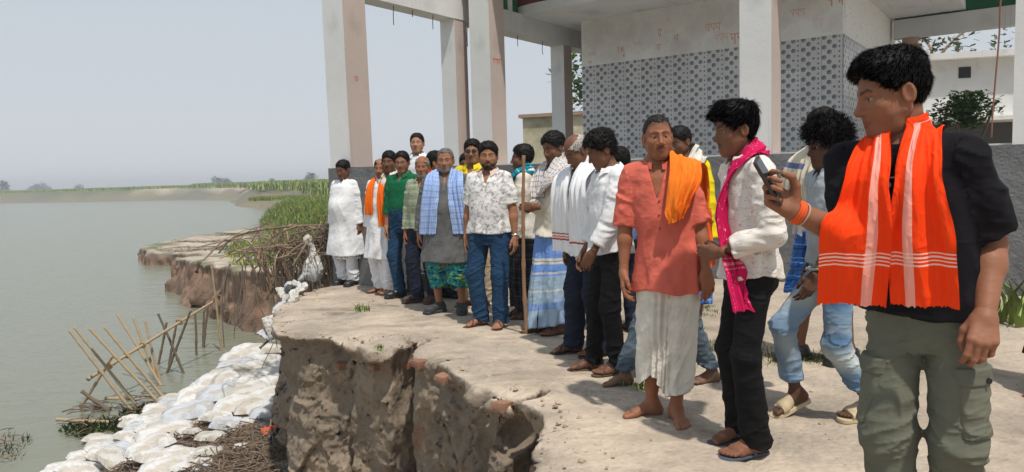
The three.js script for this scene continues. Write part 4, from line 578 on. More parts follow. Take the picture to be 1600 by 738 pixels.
// --- hands: wrist at origin, fingers along +y, palm towards +z, thumb on +x (right hand) ---
const handCache = {};
function handGeo(pose, cell) {
  const key = pose + cell; if (handCache[key]) return handCache[key];
  const P = {
    relax: { curl: [[18, 28, 18], [22, 32, 20], [26, 36, 22], [30, 40, 24]], spread: [4, 1, -2, -6], thumb: [[0.022, 0.022, 0.008], [0.041, 0.05, 0.02], [0.046, 0.079, 0.03], [0.044, 0.1, 0.038]] },
    fist: { curl: [[60, 85, 45], [66, 88, 45], [70, 88, 45], [74, 88, 45]], spread: [2, 0, -1, -3], thumb: [[0.022, 0.022, 0.01], [0.042, 0.048, 0.028], [0.03, 0.07, 0.05], [0.008, 0.075, 0.055]] },
    grip: { curl: [[48, 62, 40], [52, 66, 42], [56, 68, 42], [60, 68, 42]], spread: [3, 0, -1, -3], thumb: [[0.022, 0.022, 0.01], [0.045, 0.042, 0.03], [0.043, 0.062, 0.055], [0.03, 0.078, 0.066]] },
    loose: { curl: [[34, 44, 26], [40, 50, 30], [44, 54, 32], [48, 56, 34]], spread: [3, 0, -2, -5], thumb: [[0.022, 0.022, 0.008], [0.04, 0.048, 0.024], [0.04, 0.074, 0.042], [0.03, 0.092, 0.054]] },
    phone: { curl: [[30, 48, 30], [40, 62, 38], [46, 66, 40], [52, 66, 40]], spread: [5, 1, -2, -5], thumb: [[0.024, 0.02, 0.012], [0.05, 0.046, 0.032], [0.056, 0.074, 0.046], [0.046, 0.098, 0.05]] },
  }[pose];
  const caps = [];
  const bx = [0.029, 0.01, -0.009, -0.027], by = [0.088, 0.094, 0.09, 0.08], ln = [[0.042, 0.026, 0.021], [0.046, 0.029, 0.022], [0.042, 0.028, 0.022], [0.033, 0.021, 0.02]], fr = [0.0098, 0.0099, 0.0094, 0.0086];
  const palm = [];
  for (let i = 0; i < 4; i++) {
    palm.push([bx[i] * 0.55, 0.012, 0, bx[i], by[i] - 0.004, 0, 0.0165, 0.0125]);
    let p = [bx[i], by[i], 0], a = 0; const s = P.spread[i] * D, f = [];
    for (let k = 0; k < 3; k++) { a += P.curl[i][k] * D; const q = [p[0] + sin(s) * cos(a) * ln[i][k], p[1] + cos(a) * cos(s) * ln[i][k], p[2] + sin(a) * ln[i][k]]; f.push([...p, ...q, fr[i] * (1 - k * 0.09), fr[i] * (1 - (k + 1) * 0.1)]); p = q; }
    caps.push(f);
  }
  const t = P.thumb, th = [[...t[0], ...t[1], 0.018, 0.0135], [...t[1], ...t[2], 0.0125, 0.0105], [...t[2], ...t[3], 0.0108, 0.009]];
  const f = (x, y, z) => {
    let d = 1; for (const c of palm) d = smin(d, cap(x, y, z, c), 0.016);
    d = smin(d, cap(x, y, z, [0, -0.03, 0, 0, 0.012, 0, 0.027, 0.024]), 0.02);
    d = smin(d, cap(x, y, z, [-0.02, 0.03, 0.008, -0.024, 0.06, 0.008, 0.013, 0.012]), 0.012);
    for (const fg of caps) { let e = 1; for (const c of fg) e = smin(e, cap(x, y, z, c), 0.004); d = smin(d, e, 0.006); }
    let e = 1; for (const c of th) e = smin(e, cap(x, y, z, c), 0.006); return smin(d, e, 0.011);
  };
  return handCache[key] = netMesh(f, [-0.07, -0.055, -0.05], [0.09, 0.22, 0.13], cell, { slack: 0.008 });
}
// --- right foot: ankle at origin, sole at y = -0.08, toes towards +z, big toe on +x ---
function footField(x, y, z, round = 0) {
  let d = cap(x, y, z, [0, 0.03, -0.004, 0, -0.02, -0.01, 0.034, 0.036]);
  d = smin(d, cap(x, y, z, [0, -0.03, -0.02, 0, -0.052, -0.04, 0.034, 0.031]), 0.03);
  d = smin(d, cap(x, y, z, [0, -0.02, 0.01, 0.012, -0.056, 0.11, 0.036, 0.022]), 0.03);
  d = smin(d, cap(x, y, z, [0, -0.055, -0.02, -0.024, -0.062, 0.1, 0.03, 0.02]), 0.03);
  d = smin(d, cap(x, y, z, [0.022, -0.058, 0.11, -0.026, -0.062, 0.095, 0.021, 0.018]), 0.02);
  if (!round) {
    const tx = [0.027, 0.007, -0.008, -0.021, -0.033], tl = [0.185, 0.182, 0.172, 0.16, 0.146], tr = [0.0145, 0.0105, 0.0102, 0.0098, 0.0096];
    for (let i = 0; i < 5; i++) d = smin(d, cap(x, y, z, [tx[i], -0.06, 0.11, tx[i] * 1.12, -0.067, tl[i] - tr[i], tr[i], tr[i] * 1.02]), 0.005);
  } else d = smin(d, cap(x, y, z, [0.012, -0.058, 0.13, -0.018, -0.06, 0.122, 0.03, 0.026]), 0.03);
  return smax(d, -0.08 - y, 0.006);
}
const footCache = {};
function footGeo(cell) { return footCache[cell] ||= netMesh(footField, [-0.08, -0.1, -0.09], [0.08, 0.06, 0.21], cell, { slack: 0.008 }); }
const mirrored = (g) => { const m = g.clone(); const p = m.attributes.position, n = m.attributes.normal; for (let i = 0; i < p.count; i++) { p.setX(i, -p.getX(i)); n.setX(i, -n.getX(i)); } const ix = m.index.array; for (let i = 0; i < ix.length; i += 3) { const t = ix[i]; ix[i] = ix[i + 1]; ix[i + 1] = t; } return m; };
function basis(y, z) { const Y = V.nrm(y); let Z = V.sub(z, V.mul(Y, V.dot(z, Y))); Z = V.nrm(Z); const X = V.cross(Y, Z); return new THREE.Matrix4().makeBasis(new THREE.Vector3(...X), new THREE.Vector3(...Y), new THREE.Vector3(...Z)); }
function tint(g, fn) { const p = g.attributes.position, c = new Float32Array(p.count * 3), q = [0, 0, 0]; for (let i = 0; i < p.count; i++) { fn(p.getX(i), p.getY(i), p.getZ(i), q); c[i * 3] = q[0]; c[i * 3 + 1] = q[1]; c[i * 3 + 2] = q[2]; } g.setAttribute('color', new THREE.BufferAttribute(c, 3)); return g; }

// --- head: origin between the ears at eye level, facing +z; about 0.235 m tall ---
function headField(F) {
  const w = F.w ?? 1, nl = F.nose ?? 1, jw = F.jaw ?? 1, ck = F.cheek ?? 1, dp = F.double ?? 0, brow = F.brow ?? 1, lip = F.lip ?? 1;
  return (x0, y, z) => {
    const x = abs(x0) / w;
    let d = ell(x, y, z, 0, 0.028, -0.016, 0.0755, 0.092, 0.097);
    d = smin(d, ell(x, y, z, 0, -0.04, 0.026, 0.0575, 0.083, 0.064), 0.03);
    d = smin(d, cap(x, y, z, [0.052 * jw, -0.052, -0.004, 0.017, -0.1, 0.057, 0.021, 0.021]), 0.03);
    d = smin(d, cap(x, y, z, [0, -0.101, 0.062, 0.012, -0.1, 0.06, 0.02, 0.018]), 0.018);
    d = smin(d, cap(x, y, z, [0.043, -0.028, 0.05, 0.04, -0.045, 0.046, 0.022 * ck, 0.02 * ck]), 0.025);
    if (dp) d = smin(d, cap(x, y, z, [0, -0.118, 0.03, 0.03, -0.1, 0.01, 0.03 * dp, 0.03 * dp]), 0.03);
    d = smin(d, cap(x, y, z, [0.008, 0.019, 0.078, 0.042, 0.022, 0.062, 0.0105 * brow, 0.009]), 0.014);
    d = smax(d, -(hypot(x - 0.031, (y - 0.001) * 1.25, z - 0.093) - 0.0175), 0.014);
    d = smin(d, hypot(x - 0.031, y - 0.0005, z - 0.0665) - 0.0135, 0.003);
    d = smin(d, cap(x, y, z, [0.019, 0.0072, 0.077, 0.043, 0.0055, 0.068, 0.0052, 0.0045]), 0.004);
    d = smin(d, cap(x, y, z, [0.02, -0.0075, 0.0745, 0.041, -0.0065, 0.068, 0.0046, 0.004]), 0.005);
    d = smin(d, cap(x, y, z, [0, 0.014, 0.08, 0, -0.03, 0.081 + 0.02 * nl, 0.0075, 0.0105]), 0.011);
    d = smin(d, hypot(x, y + 0.034, z - 0.08 - 0.0215 * nl) - 0.0108, 0.008);
    d = smin(d, ell(x, y, z, 0.0135, -0.038, 0.0885, 0.0088, 0.0078, 0.011), 0.007);
    d = smax(d, -(hypot(x - 0.0065, y + 0.0465, z - 0.095) - 0.0042), 0.004);
    d = smin(d, ell(x, y, z, 0, -0.066, 0.056, 0.036, 0.032, 0.031), 0.016);
    d = smin(d, cap(x, y, z, [0, -0.0625, 0.0885, 0.024, -0.067, 0.076, 0.0056 * lip, 0.003]), 0.006);
    d = smin(d, cap(x, y, z, [0, -0.0745, 0.0875, 0.021, -0.0705, 0.077, 0.0066 * lip, 0.0035]), 0.006);
    d = smax(d, -(hypot(max(0, x - 0.022) * 0.9, (y + 0.0682), z - 0.0955 + x * x * 14) - 0.0032), 0.003);
    const ex = x - 0.0765 - (z < -0.01 ? (-0.01 - z) * 0.35 : 0);
    let e = ell(ex, y, z, 0, -0.008, -0.014, 0.0085, 0.032, 0.0195); e = smax(e, -ell(ex, y, z, 0.0085, -0.006, -0.01, 0.0055, 0.021, 0.0115), 0.004);
    return smin(d, e, 0.006);
  };
}
const M_HAIR = {};
function hairMat(c) { return M_HAIR[c] ||= phys({ color: css(c), roughness: 0.6, specularIntensity: 0.35, side: THREE.DoubleSide }); }
let skinMat;

function mixq(q, r, g, b, t) { q[0] += (r - q[0]) * t; q[1] += (g - q[1]) * t; q[2] += (b - q[2]) * t; }
function headColor(S, F) {
  const hc = F.hairLin || [0.008, 0.007, 0.0065], bc = F.beardLin || hc;
  return (x0, y, z, q) => {
    const x = abs(x0) / (F.w ?? 1), n = fbm(x0 * 70, y * 70, z * 70, 2), m = fbm(x0 * 22 + 9, y * 22, z * 22, 2);
    q[0] = S[0] * (1 + 0.16 * m + 0.05 * n); q[1] = S[1] * (1 + 0.18 * m + 0.05 * n); q[2] = S[2] * (1 + 0.2 * m + 0.05 * n);
    if (z > 0.02) {
      const lm = ss(0.0035, -0.0015, min(cap(x, y, 0, [0, -0.0625, 0, 0.024, -0.068, 0, 0.005, 0.0018]), cap(x, y, 0, [0, -0.0745, 0, 0.021, -0.071, 0, 0.006, 0.002])));
      mixq(q, S[0] * 0.75, S[1] * 0.5, S[2] * 0.52, lm * 0.75);
      const bm = ss(0.002, -0.002, cap(x, y, 0, [0.012, 0.0215, 0, 0.033, 0.0275, 0, 0.0045, 0.0042]) ) + ss(0.002, -0.001, cap(x, y, 0, [0.033, 0.0275, 0, 0.047, 0.021, 0, 0.0042, 0.0018]));
      mixq(q, ...(F.browLin || hc), clamp(bm) * (F.browAmt ?? 0.85) * (0.75 + 0.5 * n));
      const de = hypot(x - 0.031, (y - 0.0005));
      if (z > 0.068 && de < 0.0135 && abs(y) < 0.0042) { mixq(q, 0.3, 0.26, 0.22, 0.8); if (hypot(x0 - (x0 > 0 ? 0.031 : -0.031) * (F.w ?? 1) - (F.gaze ?? 0), y) < 0.0066) mixq(q, 0.015, 0.01, 0.008, 0.95); }
      mixq(q, S[0] * 0.45, S[1] * 0.4, S[2] * 0.4, ss(0.0035, 0.001, abs(y - 0.0065)) * ss(0.018, 0.012, abs(x - 0.031)) * 0.7);
      if (F.mous) { const mm = ss(0.004, -0.002, cap(x, y, 0, [0.002, -0.0535, 0, 0.022, -0.0605, 0, 0.0055 * F.mous, 0.0035 * F.mous])); mixq(q, ...bc, mm * (0.85 + 0.4 * n)); }
      if (F.goat) { const g = ss(0.006, -0.003, cap(x, y, 0, [0, -0.094, 0, 0.012, -0.106, 0, 0.013, 0.016])); mixq(q, ...bc, clamp(g * (0.85 + 0.5 * n))); }
    }
    if (F.beard) { // along the jaw, cheeks, chin
      const top = lerp(-0.062, -0.03, ss(0.06, -0.01, z)) + (F.beardTop ?? 0), k = ss(top + 0.008, top - 0.014, y) * ss(-0.035, -0.01, z) * (z > 0.066 && y > -0.082 && x < 0.02 ? 0 : 1);
      mixq(q, ...bc, clamp(k * F.beard * (1 + 0.9 * n)));
    }
    if (F.stubble) { const k = ss(-0.035, -0.06, y) * ss(-0.02, 0.01, z); mixq(q, S[0] * 0.4, S[1] * 0.42, S[2] * 0.46, k * F.stubble); }
    if (F.scalp) { const k = ss(0.03, 0.06, y + (z < 0.02 ? (0.02 - z) * 0.9 : 0) - (z > 0.03 ? (z - 0.03) * 0.45 : 0)); mixq(q, ...F.scalpLin || hc, k * F.scalp * (0.9 + 0.5 * n)); }
    if (F.tilak && z > 0.05) mixq(q, 0.45, 0.05, 0.02, ss(0.004, 0.001, hypot(x0, (y - 0.034) * 0.5)) * 0.8);
  };
}
// hair: cap field and strands
function hairGeo(Hr, F, cell) {
  const w = F.w ?? 1, th = Hr.th ?? 0.012, vol = Hr.vol ?? 0, rough = Hr.rough ?? 0.004, fq = Hr.fq ?? 60, back = Hr.back ?? -0.075, line = Hr.line ?? 0.062;
  const inside = (x, y, z) => { // > 0 where hair grows
    const ax = abs(x) / w;
    let front = ((y - line - (Hr.peak ? 0 : ss(0.02, 0.05, ax) * -0.006) - (Hr.recede ?? 0) * ss(0.012, 0.04, ax) * ss(0.075, 0.05, ax)) * 0.72 - (z - 0.07) * 0.69);
    const lowY = z > 0.012 ? lerp(-0.012, 0.02, ss(0.012, 0.045, z)) : lerp(0.018, back, ss(-0.012, -0.05, z));
    const side = (y - lowY), tmp = 0.052 - z + max(0, y - 0.03) * 1.1;
    let k = min(front, side, tmp);
    if (Hr.bald) k = min(k, ell(x / w, y, z, 0, 0.14, Hr.baldZ ?? 0.035, 0.062 * Hr.bald, 0.075 * Hr.bald, 0.10 * Hr.bald));
    return k;
  };
  const f = (x, y, z) => {
    const ax = abs(x) / w;
    const top = ss(0.03, 0.1, y), fr = ss(0.0, 0.08, z) * ss(0.05, 0.09, y);
    let t = th * lerp(Hr.sideTh ?? 0.7, 1, ss(-0.02, 0.07, y)) + vol * top + (Hr.quiff ?? 0) * fr;
    const d0 = ell(ax, y, z, 0, 0.028, -0.016, 0.0755, 0.092, 0.097);
    if (abs(d0 - t) > 0.03) return d0 - t;
    const n = (Hr.curl ? (0.55 - abs(vn(x * fq, y * fq, z * fq))) * 1.3 + vn(x * fq * 2.1, y * fq * 2.1, z * fq * 2.1) * 0.4 : vn(x * fq, y * fq * 0.5, z * fq * 0.6) + 0.5 * vn(x * fq * 2.3, y * fq, z * fq * 1.2));
    const d = d0 - t - n * rough;
    return smax(d, -inside(x, y, z) + vn(x * 90, y * 90, z * 90) * 0.004, 0.008);
  };
  const g = netMesh(f, [-0.14, -0.13, -0.16], [0.14, 0.19, 0.15], cell, { slack: 0.02 });
  // strands
  const ns = Hr.strands ?? 600, P = g.attributes.position, N = g.attributes.normal, pos = [], nor = [], uv = [], idx = [], L = Hr.len ?? 0.022, sw = Hr.sw ?? 0.0016;
  for (let i = 0; i < ns && P.count; i++) {
    const k = floor(rnd() * P.count), p = [P.getX(k), P.getY(k), P.getZ(k)], n = [N.getX(k), N.getY(k), N.getZ(k)];
    if (f(p[0] * 0.94, p[1] * 0.94, p[2] * 0.94) > 0.006) continue;
    let fl = V.sub(p, [0, 0.13, -0.04]); fl = V.add(V.nrm(fl), [0, -0.3, (Hr.sweep ?? 0.3)]); fl = V.add(fl, [rr(-1, 1) * (Hr.mess ?? 0.3), rr(-1, 1) * (Hr.mess ?? 0.3), rr(-1, 1) * (Hr.mess ?? 0.3)]);
    let tg = V.nrm(V.sub(fl, V.mul(n, V.dot(fl, n)))); const lift = (Hr.lift ?? 0.25) * rr(0.4, 1.4), l = L * rr(0.6, 1.3);
    const side = V.nrm(V.cross(tg, n)), p0 = V.sub(p, V.mul(n, 0.003)), p1 = V.add(V.add(p, V.mul(tg, l * 0.55)), V.mul(n, l * lift)), p2 = V.add(V.add(p, V.mul(tg, l)), V.mul(n, l * lift * (Hr.curl ? 0.4 : 1.1)));
    const b = pos.length / 3, q = [[p0, sw], [p1, sw * 0.8], [p2, sw * 0.1]];
    for (const [c, s] of q) { pos.push(...V.add(c, V.mul(side, s)), ...V.sub(c, V.mul(side, s))); nor.push(...n, ...n); uv.push(0, 0, 1, 0); }
    idx.push(b, b + 1, b + 2, b + 1, b + 3, b + 2, b + 2, b + 3, b + 4, b + 3, b + 5, b + 4);
  }
  return pos.length ? merge([g, geo(pos, idx, uv, nor)]) : g;
}

// --- torso: elliptical slices along a leaning, twisting spine ---
const BODY_PROF = [[0.79, 0.09, 0.075, 0], [0.83, 0.15, 0.1, -0.008], [0.90, 0.172, 0.12, -0.012], [1.02, 0.148, 0.105, 0.0], [1.14, 0.15, 0.108, 0.004], [1.26, 0.168, 0.115, 0.002], [1.34, 0.168, 0.105, -0.006], [1.40, 0.13, 0.085, -0.014], [1.445, 0.075, 0.062, -0.018], [1.48, 0.055, 0.055, -0.012]];
function torsoField(c, prof, grow = 0, o = {}) {
  const s = c.s, g = c.girth, n = prof.length, y0 = prof[0][0], y1 = prof[n - 1][0];
  const bel = c.belly;
  return (x, y, z) => {
    const t = y / s, tc = clamp(t, y0, y1);
    let i = 0; while (i < n - 2 && prof[i + 1][0] < tc) i++;
    const A = prof[i], Bq = prof[i + 1]; let u = (tc - A[0]) / (Bq[0] - A[0]); u = u * u * (3 - 2 * u) * 0.5 + u * 0.5;
    const gw = t > 1.3 ? lerp(g, 1, ss(1.3, 1.45, t)) : g;
    let a = lerp(A[1], Bq[1], u) * s * gw + grow, b = lerp(A[2], Bq[2], u) * s * gw + grow; const cz = lerp(A[3], Bq[3], u) * s;
    const k = ss(0.9, 1.43, t), ang = c.twist * ss(0.95, 1.35, t), ca = cos(ang), sa = sin(ang);
    const X0 = x - c.hip[0] - c.lean[0] * k, Z0 = z - c.hip[2] - c.lean[1] * k - c.arch * sin(PI * clamp((t - 0.9) / 0.55));
    const X = X0 * ca - Z0 * sa, Z = X0 * sa + Z0 * ca - cz;
    if (bel && Z > 0) { const bb = exp(-(((t - 1.05) / 0.14) ** 2)) * bel; b += bb * s; }
    const q = sqrt((X / a) ** 2 + (Z / b) ** 2);
    let d = (q - 1) * min(a, b) * (q > 1 ? lerp(1, max(a, b) / min(a, b), 0.35) : 1);
    const dy = (t < y0 ? y0 - t : t > y1 ? t - y1 : 0) * s;
    if (dy > 0) d = d > 0 ? hypot(d, dy) : dy;
    return d;
  };
}
function person(o) {
  const c = { o, s: (o.H ?? 1.7) / 1.7, girth: o.girth ?? 1, belly: o.belly ?? 0, lean: o.lean ?? [0, 0], twist: (o.twist ?? 0) * D, arch: o.arch ?? 0, cell: o.cell ?? 0.0128, colliders: [] };
  const s = c.s; seed(o.seed ?? 11);
  c.root = new THREE.Group(); c.root.position.set(o.pos[0], o.y ?? 0, o.pos[1]); c.root.rotation.y = (o.yaw ?? 0) * D;
  add(c.root, 'person', o.label, 'person', o.group ?? 'people standing along the eroded bank');
  c.hip = [(o.hip?.[0] ?? 0), (0.925 - (o.drop ?? 0)) * s, (o.hip?.[1] ?? 0)];
  const sole = o.sole ?? 0.012, fs = o.footScale ?? s;
  const feet = o.feet ?? { L: [0.1, 0.02, 14], R: [-0.1, 0, -14] };
  c.leg = {}; c.arm = {}; c.foot = {};
  const bodyCaps = [];
  for (const k of ['L', 'R']) {
    const sg = k === 'L' ? 1 : -1, f = feet[k], an = [f[0], 0.08 * fs + sole + (f[3] ?? 0), f[1]], hp = [c.hip[0] + sg * 0.088 * s * c.girth, c.hip[1] - 0.03 * s, c.hip[2]];
    const fy = f[2] * D, pole = [sin(fy) * 1 + sg * 0.15, 0, cos(fy)], kn = ik(hp, an, 0.409 * s, 0.402 * s, pole);
    const mid = V.lerp(kn, an, 0.32); mid[2] -= 0.012 * s * cos(fy); mid[0] -= 0.012 * s * sin(fy);
    c.leg[k] = { hp, kn, an, mid }; c.foot[k] = { an, yaw: fy, pitch: (f[4] ?? 0) * D, fs };
    const g = o.legs ?? 1;
    bodyCaps.push([...hp, ...kn, 0.082 * s * g * lerp(1, c.girth, 0.6), 0.052 * s * g], [...kn, ...mid, 0.051 * s * g, 0.054 * s * g], [...mid, ...an, 0.054 * s * g, 0.034 * s]);
  }
  const tw = c.twist, shw = (o.shoulder ?? 0.166) * s;
  for (const k of ['L', 'R']) {
    const sg = k === 'L' ? 1 : -1, a = (k === 'L' ? o.armL : o.armR) ?? {};
    const sh = [c.hip[0] + c.lean[0] + cos(tw) * sg * shw, (1.37 + (a.shrug ?? 0)) * s, c.hip[2] + c.lean[1] - sin(tw) * sg * shw - 0.012];
    const hand = a.hand ?? [sg * (0.235 * lerp(1, c.girth, 0.6)) * s, 0.80 * s, 0.03], pole = a.pole ?? [sg * 0.5, 0, -1];
    let wr = hand.slice(); if (!a.abs) { wr = [c.hip[0] + c.lean[0] * 0.5 + hand[0], hand[1], c.hip[2] + c.lean[1] * 0.5 + hand[2]]; }
    const L = V.len(V.sub(wr, sh)), mx = 0.543 * s; if (L > mx) wr = V.add(sh, V.mul(V.nrm(V.sub(wr, sh)), mx));
    const el = ik(sh, wr, 0.29 * s, 0.255 * s, pole); c.arm[k] = { sh, el, wr, sg, a };
    const g = o.arms ?? 1, fa = V.lerp(el, wr, 0.3);
    bodyCaps.push([...sh, ...el, 0.053 * s * g, 0.041 * s * g], [...el, ...fa, 0.041 * s * g, 0.043 * s * g], [...fa, ...wr, 0.043 * s * g, 0.0265 * s * g]);
  }
  // neck and head
  const hs = 1.02 * (o.headScale ?? 1) * lerp(1, s, 0.6), hy = (o.head?.[0] ?? 0) * D, hp = (o.head?.[1] ?? 0) * D, hr = (o.head?.[2] ?? 0) * D;
  const nb = [c.hip[0] + c.lean[0], 1.40 * s, c.hip[2] + c.lean[1] - 0.018 * s]; c.neck = nb;
  c.headM = new THREE.Matrix4().makeRotationFromEuler(new THREE.Euler(hp, hy, hr, 'YXZ'));
  const fwd = (o.headFwd ?? 0.018) + sin(hp) * 0.05;
  const hc = [nb[0] + sin(hy) * fwd, nb[1] + 0.178 * s - (1 - cos(hp)) * 0.05, nb[2] + 0.012 + cos(hy) * fwd]; c.headC = hc; c.hs = hs;
  const nt = new THREE.Vector3(0, -0.05, -0.02).applyMatrix4(c.headM).multiplyScalar(hs).add(new THREE.Vector3(...hc));
  const nk = (o.neckR ?? 0.052) * s; c.nk = nk; c.neckTop = [nt.x, nt.y, nt.z];
  bodyCaps.push([...nb, nt.x, nt.y, nt.z, nk * 1.12, nk]);
  const trap = [[nb[0], nb[1] + 0.03 * s, nb[2] - 0.01], c.arm.L.sh, c.arm.R.sh];
  const torso = torsoField(c, BODY_PROF); c.torso = torso;
  c.caps = bodyCaps;
  c.trapCaps = [1, 2].map((i) => [...trap[0], ...V.lerp(trap[0], trap[i], 0.85), 0.045 * s, 0.05 * s]);
  c.body = (x, y, z) => { let d = torso(x, y, z); for (const q of c.trapCaps) d = smin(d, cap(x, y, z, q), 0.03); for (const q of bodyCaps) d = smin(d, cap(x, y, z, q), 0.025); return d; };
  c.bounds = () => { const lo = [1e9, 1e9, 1e9], hi = [-1e9, -1e9, -1e9]; const ex = (x, y, z, r) => { const p = [x, y, z]; for (let i = 0; i < 3; i++) { lo[i] = min(lo[i], p[i] - r); hi[i] = max(hi[i], p[i] + r); } }; for (const q of bodyCaps) { ex(q[0], q[1], q[2], q[6] + 0.02); ex(q[3], q[4], q[5], q[7] + 0.02); } ex(c.hip[0], c.hip[1], c.hip[2], 0.2); ex(c.hip[0] + c.lean[0], 1.3 * s, c.hip[2] + c.lean[1], 0.2); return [lo, hi]; };
  const [lo, hi] = c.bounds(), S = o.skin ?? [0.13, 0.06, 0.032];
  const skinAt = (x, y, z, q) => { const m = fbm(x * 14, y * 14, z * 14, 3); q[0] = S[0] * (1 + 0.18 * m); q[1] = S[1] * (1 + 0.2 * m); q[2] = S[2] * (1 + 0.22 * m); };
  const geos = [];
  geos.push(tint(netMesh(c.body, lo, hi, o.bodyCell ?? c.cell * 1.8, { slack: 0.04 }), skinAt));
  // head
  const F = { ...(o.face ?? {}) }; if (o.hair?.lin) F.hairLin = o.hair.lin; c.F = F;
  const hcell = o.headCell ?? 0.006, hm = new THREE.Matrix4().makeTranslation(...hc).multiply(c.headM).multiply(new THREE.Matrix4().makeScale(hs, hs, hs)); c.hm = hm;
  const hf = headField(F), hg = netMesh(hf, [-0.11, -0.16, -0.135], [0.11, 0.14, 0.125], hcell, { slack: 0.012 });
  tint(hg, headColor(S, F)); hg.applyMatrix4(hm); geos.push(hg);
  const inv = hm.clone().invert(), e = inv.elements;
  c.head = (x, y, z) => { const X = e[0] * x + e[4] * y + e[8] * z + e[12], Y = e[1] * x + e[5] * y + e[9] * z + e[13], Z = e[2] * x + e[6] * y + e[10] * z + e[14]; return hf(X, Y, Z) * hs; };
  // hands
  const hcl = o.handCell ?? 0.0075;
  for (const k of ['L', 'R']) {
    const A = c.arm[k]; if (A.a.none) continue;
    const dir = A.a.dir ?? V.nrm(V.sub(A.wr, A.el)), palm = A.a.palm ?? [-A.sg, 0, -0.25];
    let g = handGeo(A.a.pose ?? 'relax', hcl); g = k === 'L' ? mirrored(g) : g.clone();
    const m = basis(dir, palm).scale(new THREE.Vector3(s, s, s).multiplyScalar(o.handScale ?? 1)); m.setPosition(...A.wr); g.applyMatrix4(m); A.m = m;
    geos.push(tint(g, (x, y, z, q) => { skinAt(x, y, z, q); }));
  }
  // feet
  for (const k of ['L', 'R']) {
    const f = c.foot[k]; f.m = new THREE.Matrix4().makeTranslation(...f.an).multiply(new THREE.Matrix4().makeRotationFromEuler(new THREE.Euler(f.pitch, f.yaw, 0, 'YXZ'))).multiply(new THREE.Matrix4().makeScale(f.fs, f.fs, f.fs));
    if (o.noFeet) continue;
    let g = footGeo(o.footCell ?? 0.0085); g = k === 'L' ? mirrored(g) : g.clone(); g.applyMatrix4(f.m); geos.push(tint(g, (x, y, z, q) => { skinAt(x, y, z, q); if (o.dusty) mixq(q, 0.26, 0.2, 0.15, o.dusty * (0.5 + 0.5 * fbm(x * 40, y * 40, z * 40, 2)) * ss(0.11, 0.03, y)); }));
  }
  const body = part(c.root, 'body', merge(geos), skinMat);
  // hair
  if (o.hair && o.hair.type !== 'none') { const g = hairGeo(o.hair, F, o.hairCell ?? hcell * 1.25); g.applyMatrix4(hm); part(c.root, 'hair', g, hairMat(o.hair.color ?? '#17130f')); }
  c.colliders.push((x, y, z) => c.body(x, y, z));
  return c;
}

// ---------- fabrics ----------
const weave = noiseTex(256, (u, v) => 0.5 + 0.5 * tn(u, v, 10, 3, 5));
const mottle = noiseTex(256, (u, v) => 0.9 + 0.14 * tn(u, v, 6, 8, 5));
function cloth(color, o = {}) {
  return phys({ color: color.isColor ? color : css(color), specularIntensity: 0.22, roughness: o.rough ?? 0.88, map: o.map ?? repeated(mottle, o.rep ?? 2.2, o.rep ?? 2.2), bumpMap: repeated(crease, ...(o.crep ?? [1.7, 1.7])), bumpScale: o.bump ?? 0.0038, side: THREE.DoubleSide });
}
skinMat = phys({ vertexColors: true, roughness: 0.52, specularIntensity: 0.38, bumpMap: repeated(weave, 9, 9), bumpScale: 0.0012 });
const ridge = (x, y, z) => 1 - abs(vn(x, y, z)) * 2;
function clothMesh(c, f, name, mat, o = {}) {
  const [lo, hi] = c.bounds(); const pad = o.pad ?? 0.06; const L = lo.map((v) => v - pad), Hh = hi.map((v) => v + pad);
  if (o.y0 !== undefined) L[1] = o.y0; if (o.y1 !== undefined) Hh[1] = o.y1;
  const g = netMesh(f, L, Hh, o.cell ?? c.cell, { slack: 0.05, uvTurn: o.uvTurn ?? 0.35, eps: 0.35, color: o.color });
  const m = part(c.root, name, g, mat, o.label); if (!o.soft) c.colliders.push(f); return m;
}
// sleeves: capsule chain along an arm, to 'end' (0..1 upper arm, 1..2 forearm)
function sleeveField(c, k, end, r0, r1, r2) {
  const A = c.arm[k], s = c.s, q = []; let tip, dir;
  if (end <= 1) { tip = V.lerp(A.sh, A.el, end); dir = V.nrm(V.sub(A.el, A.sh)); q.push([...A.sh, ...V.lerp(A.sh, A.el, 0.45), r0 * 0.86 * s, r0 * s], [...V.lerp(A.sh, A.el, 0.45), ...A.el, r0 * s, r1 * s]); }
  else { tip = V.lerp(A.el, A.wr, end - 1); dir = V.nrm(V.sub(A.wr, A.el)); q.push([...A.sh, ...V.lerp(A.sh, A.el, 0.4), r0 * 0.86 * s, r0 * s], [...V.lerp(A.sh, A.el, 0.4), ...A.el, r0 * s, r1 * s], [...A.el, ...V.lerp(A.el, A.wr, 1.1), r1 * s, r2 * s]); }
  return (x, y, z) => { let d = 1; for (const e of q) d = smin(d, cap(x, y, z, e), 0.02); const pl = (x - tip[0]) * dir[0] + (y - tip[1]) * dir[1] + (z - tip[2]) * dir[2]; const far = hypot(x - tip[0], y - tip[1], z - tip[2]); return far < 0.2 * s ? smax(d, pl, 0.008) : d; };
}
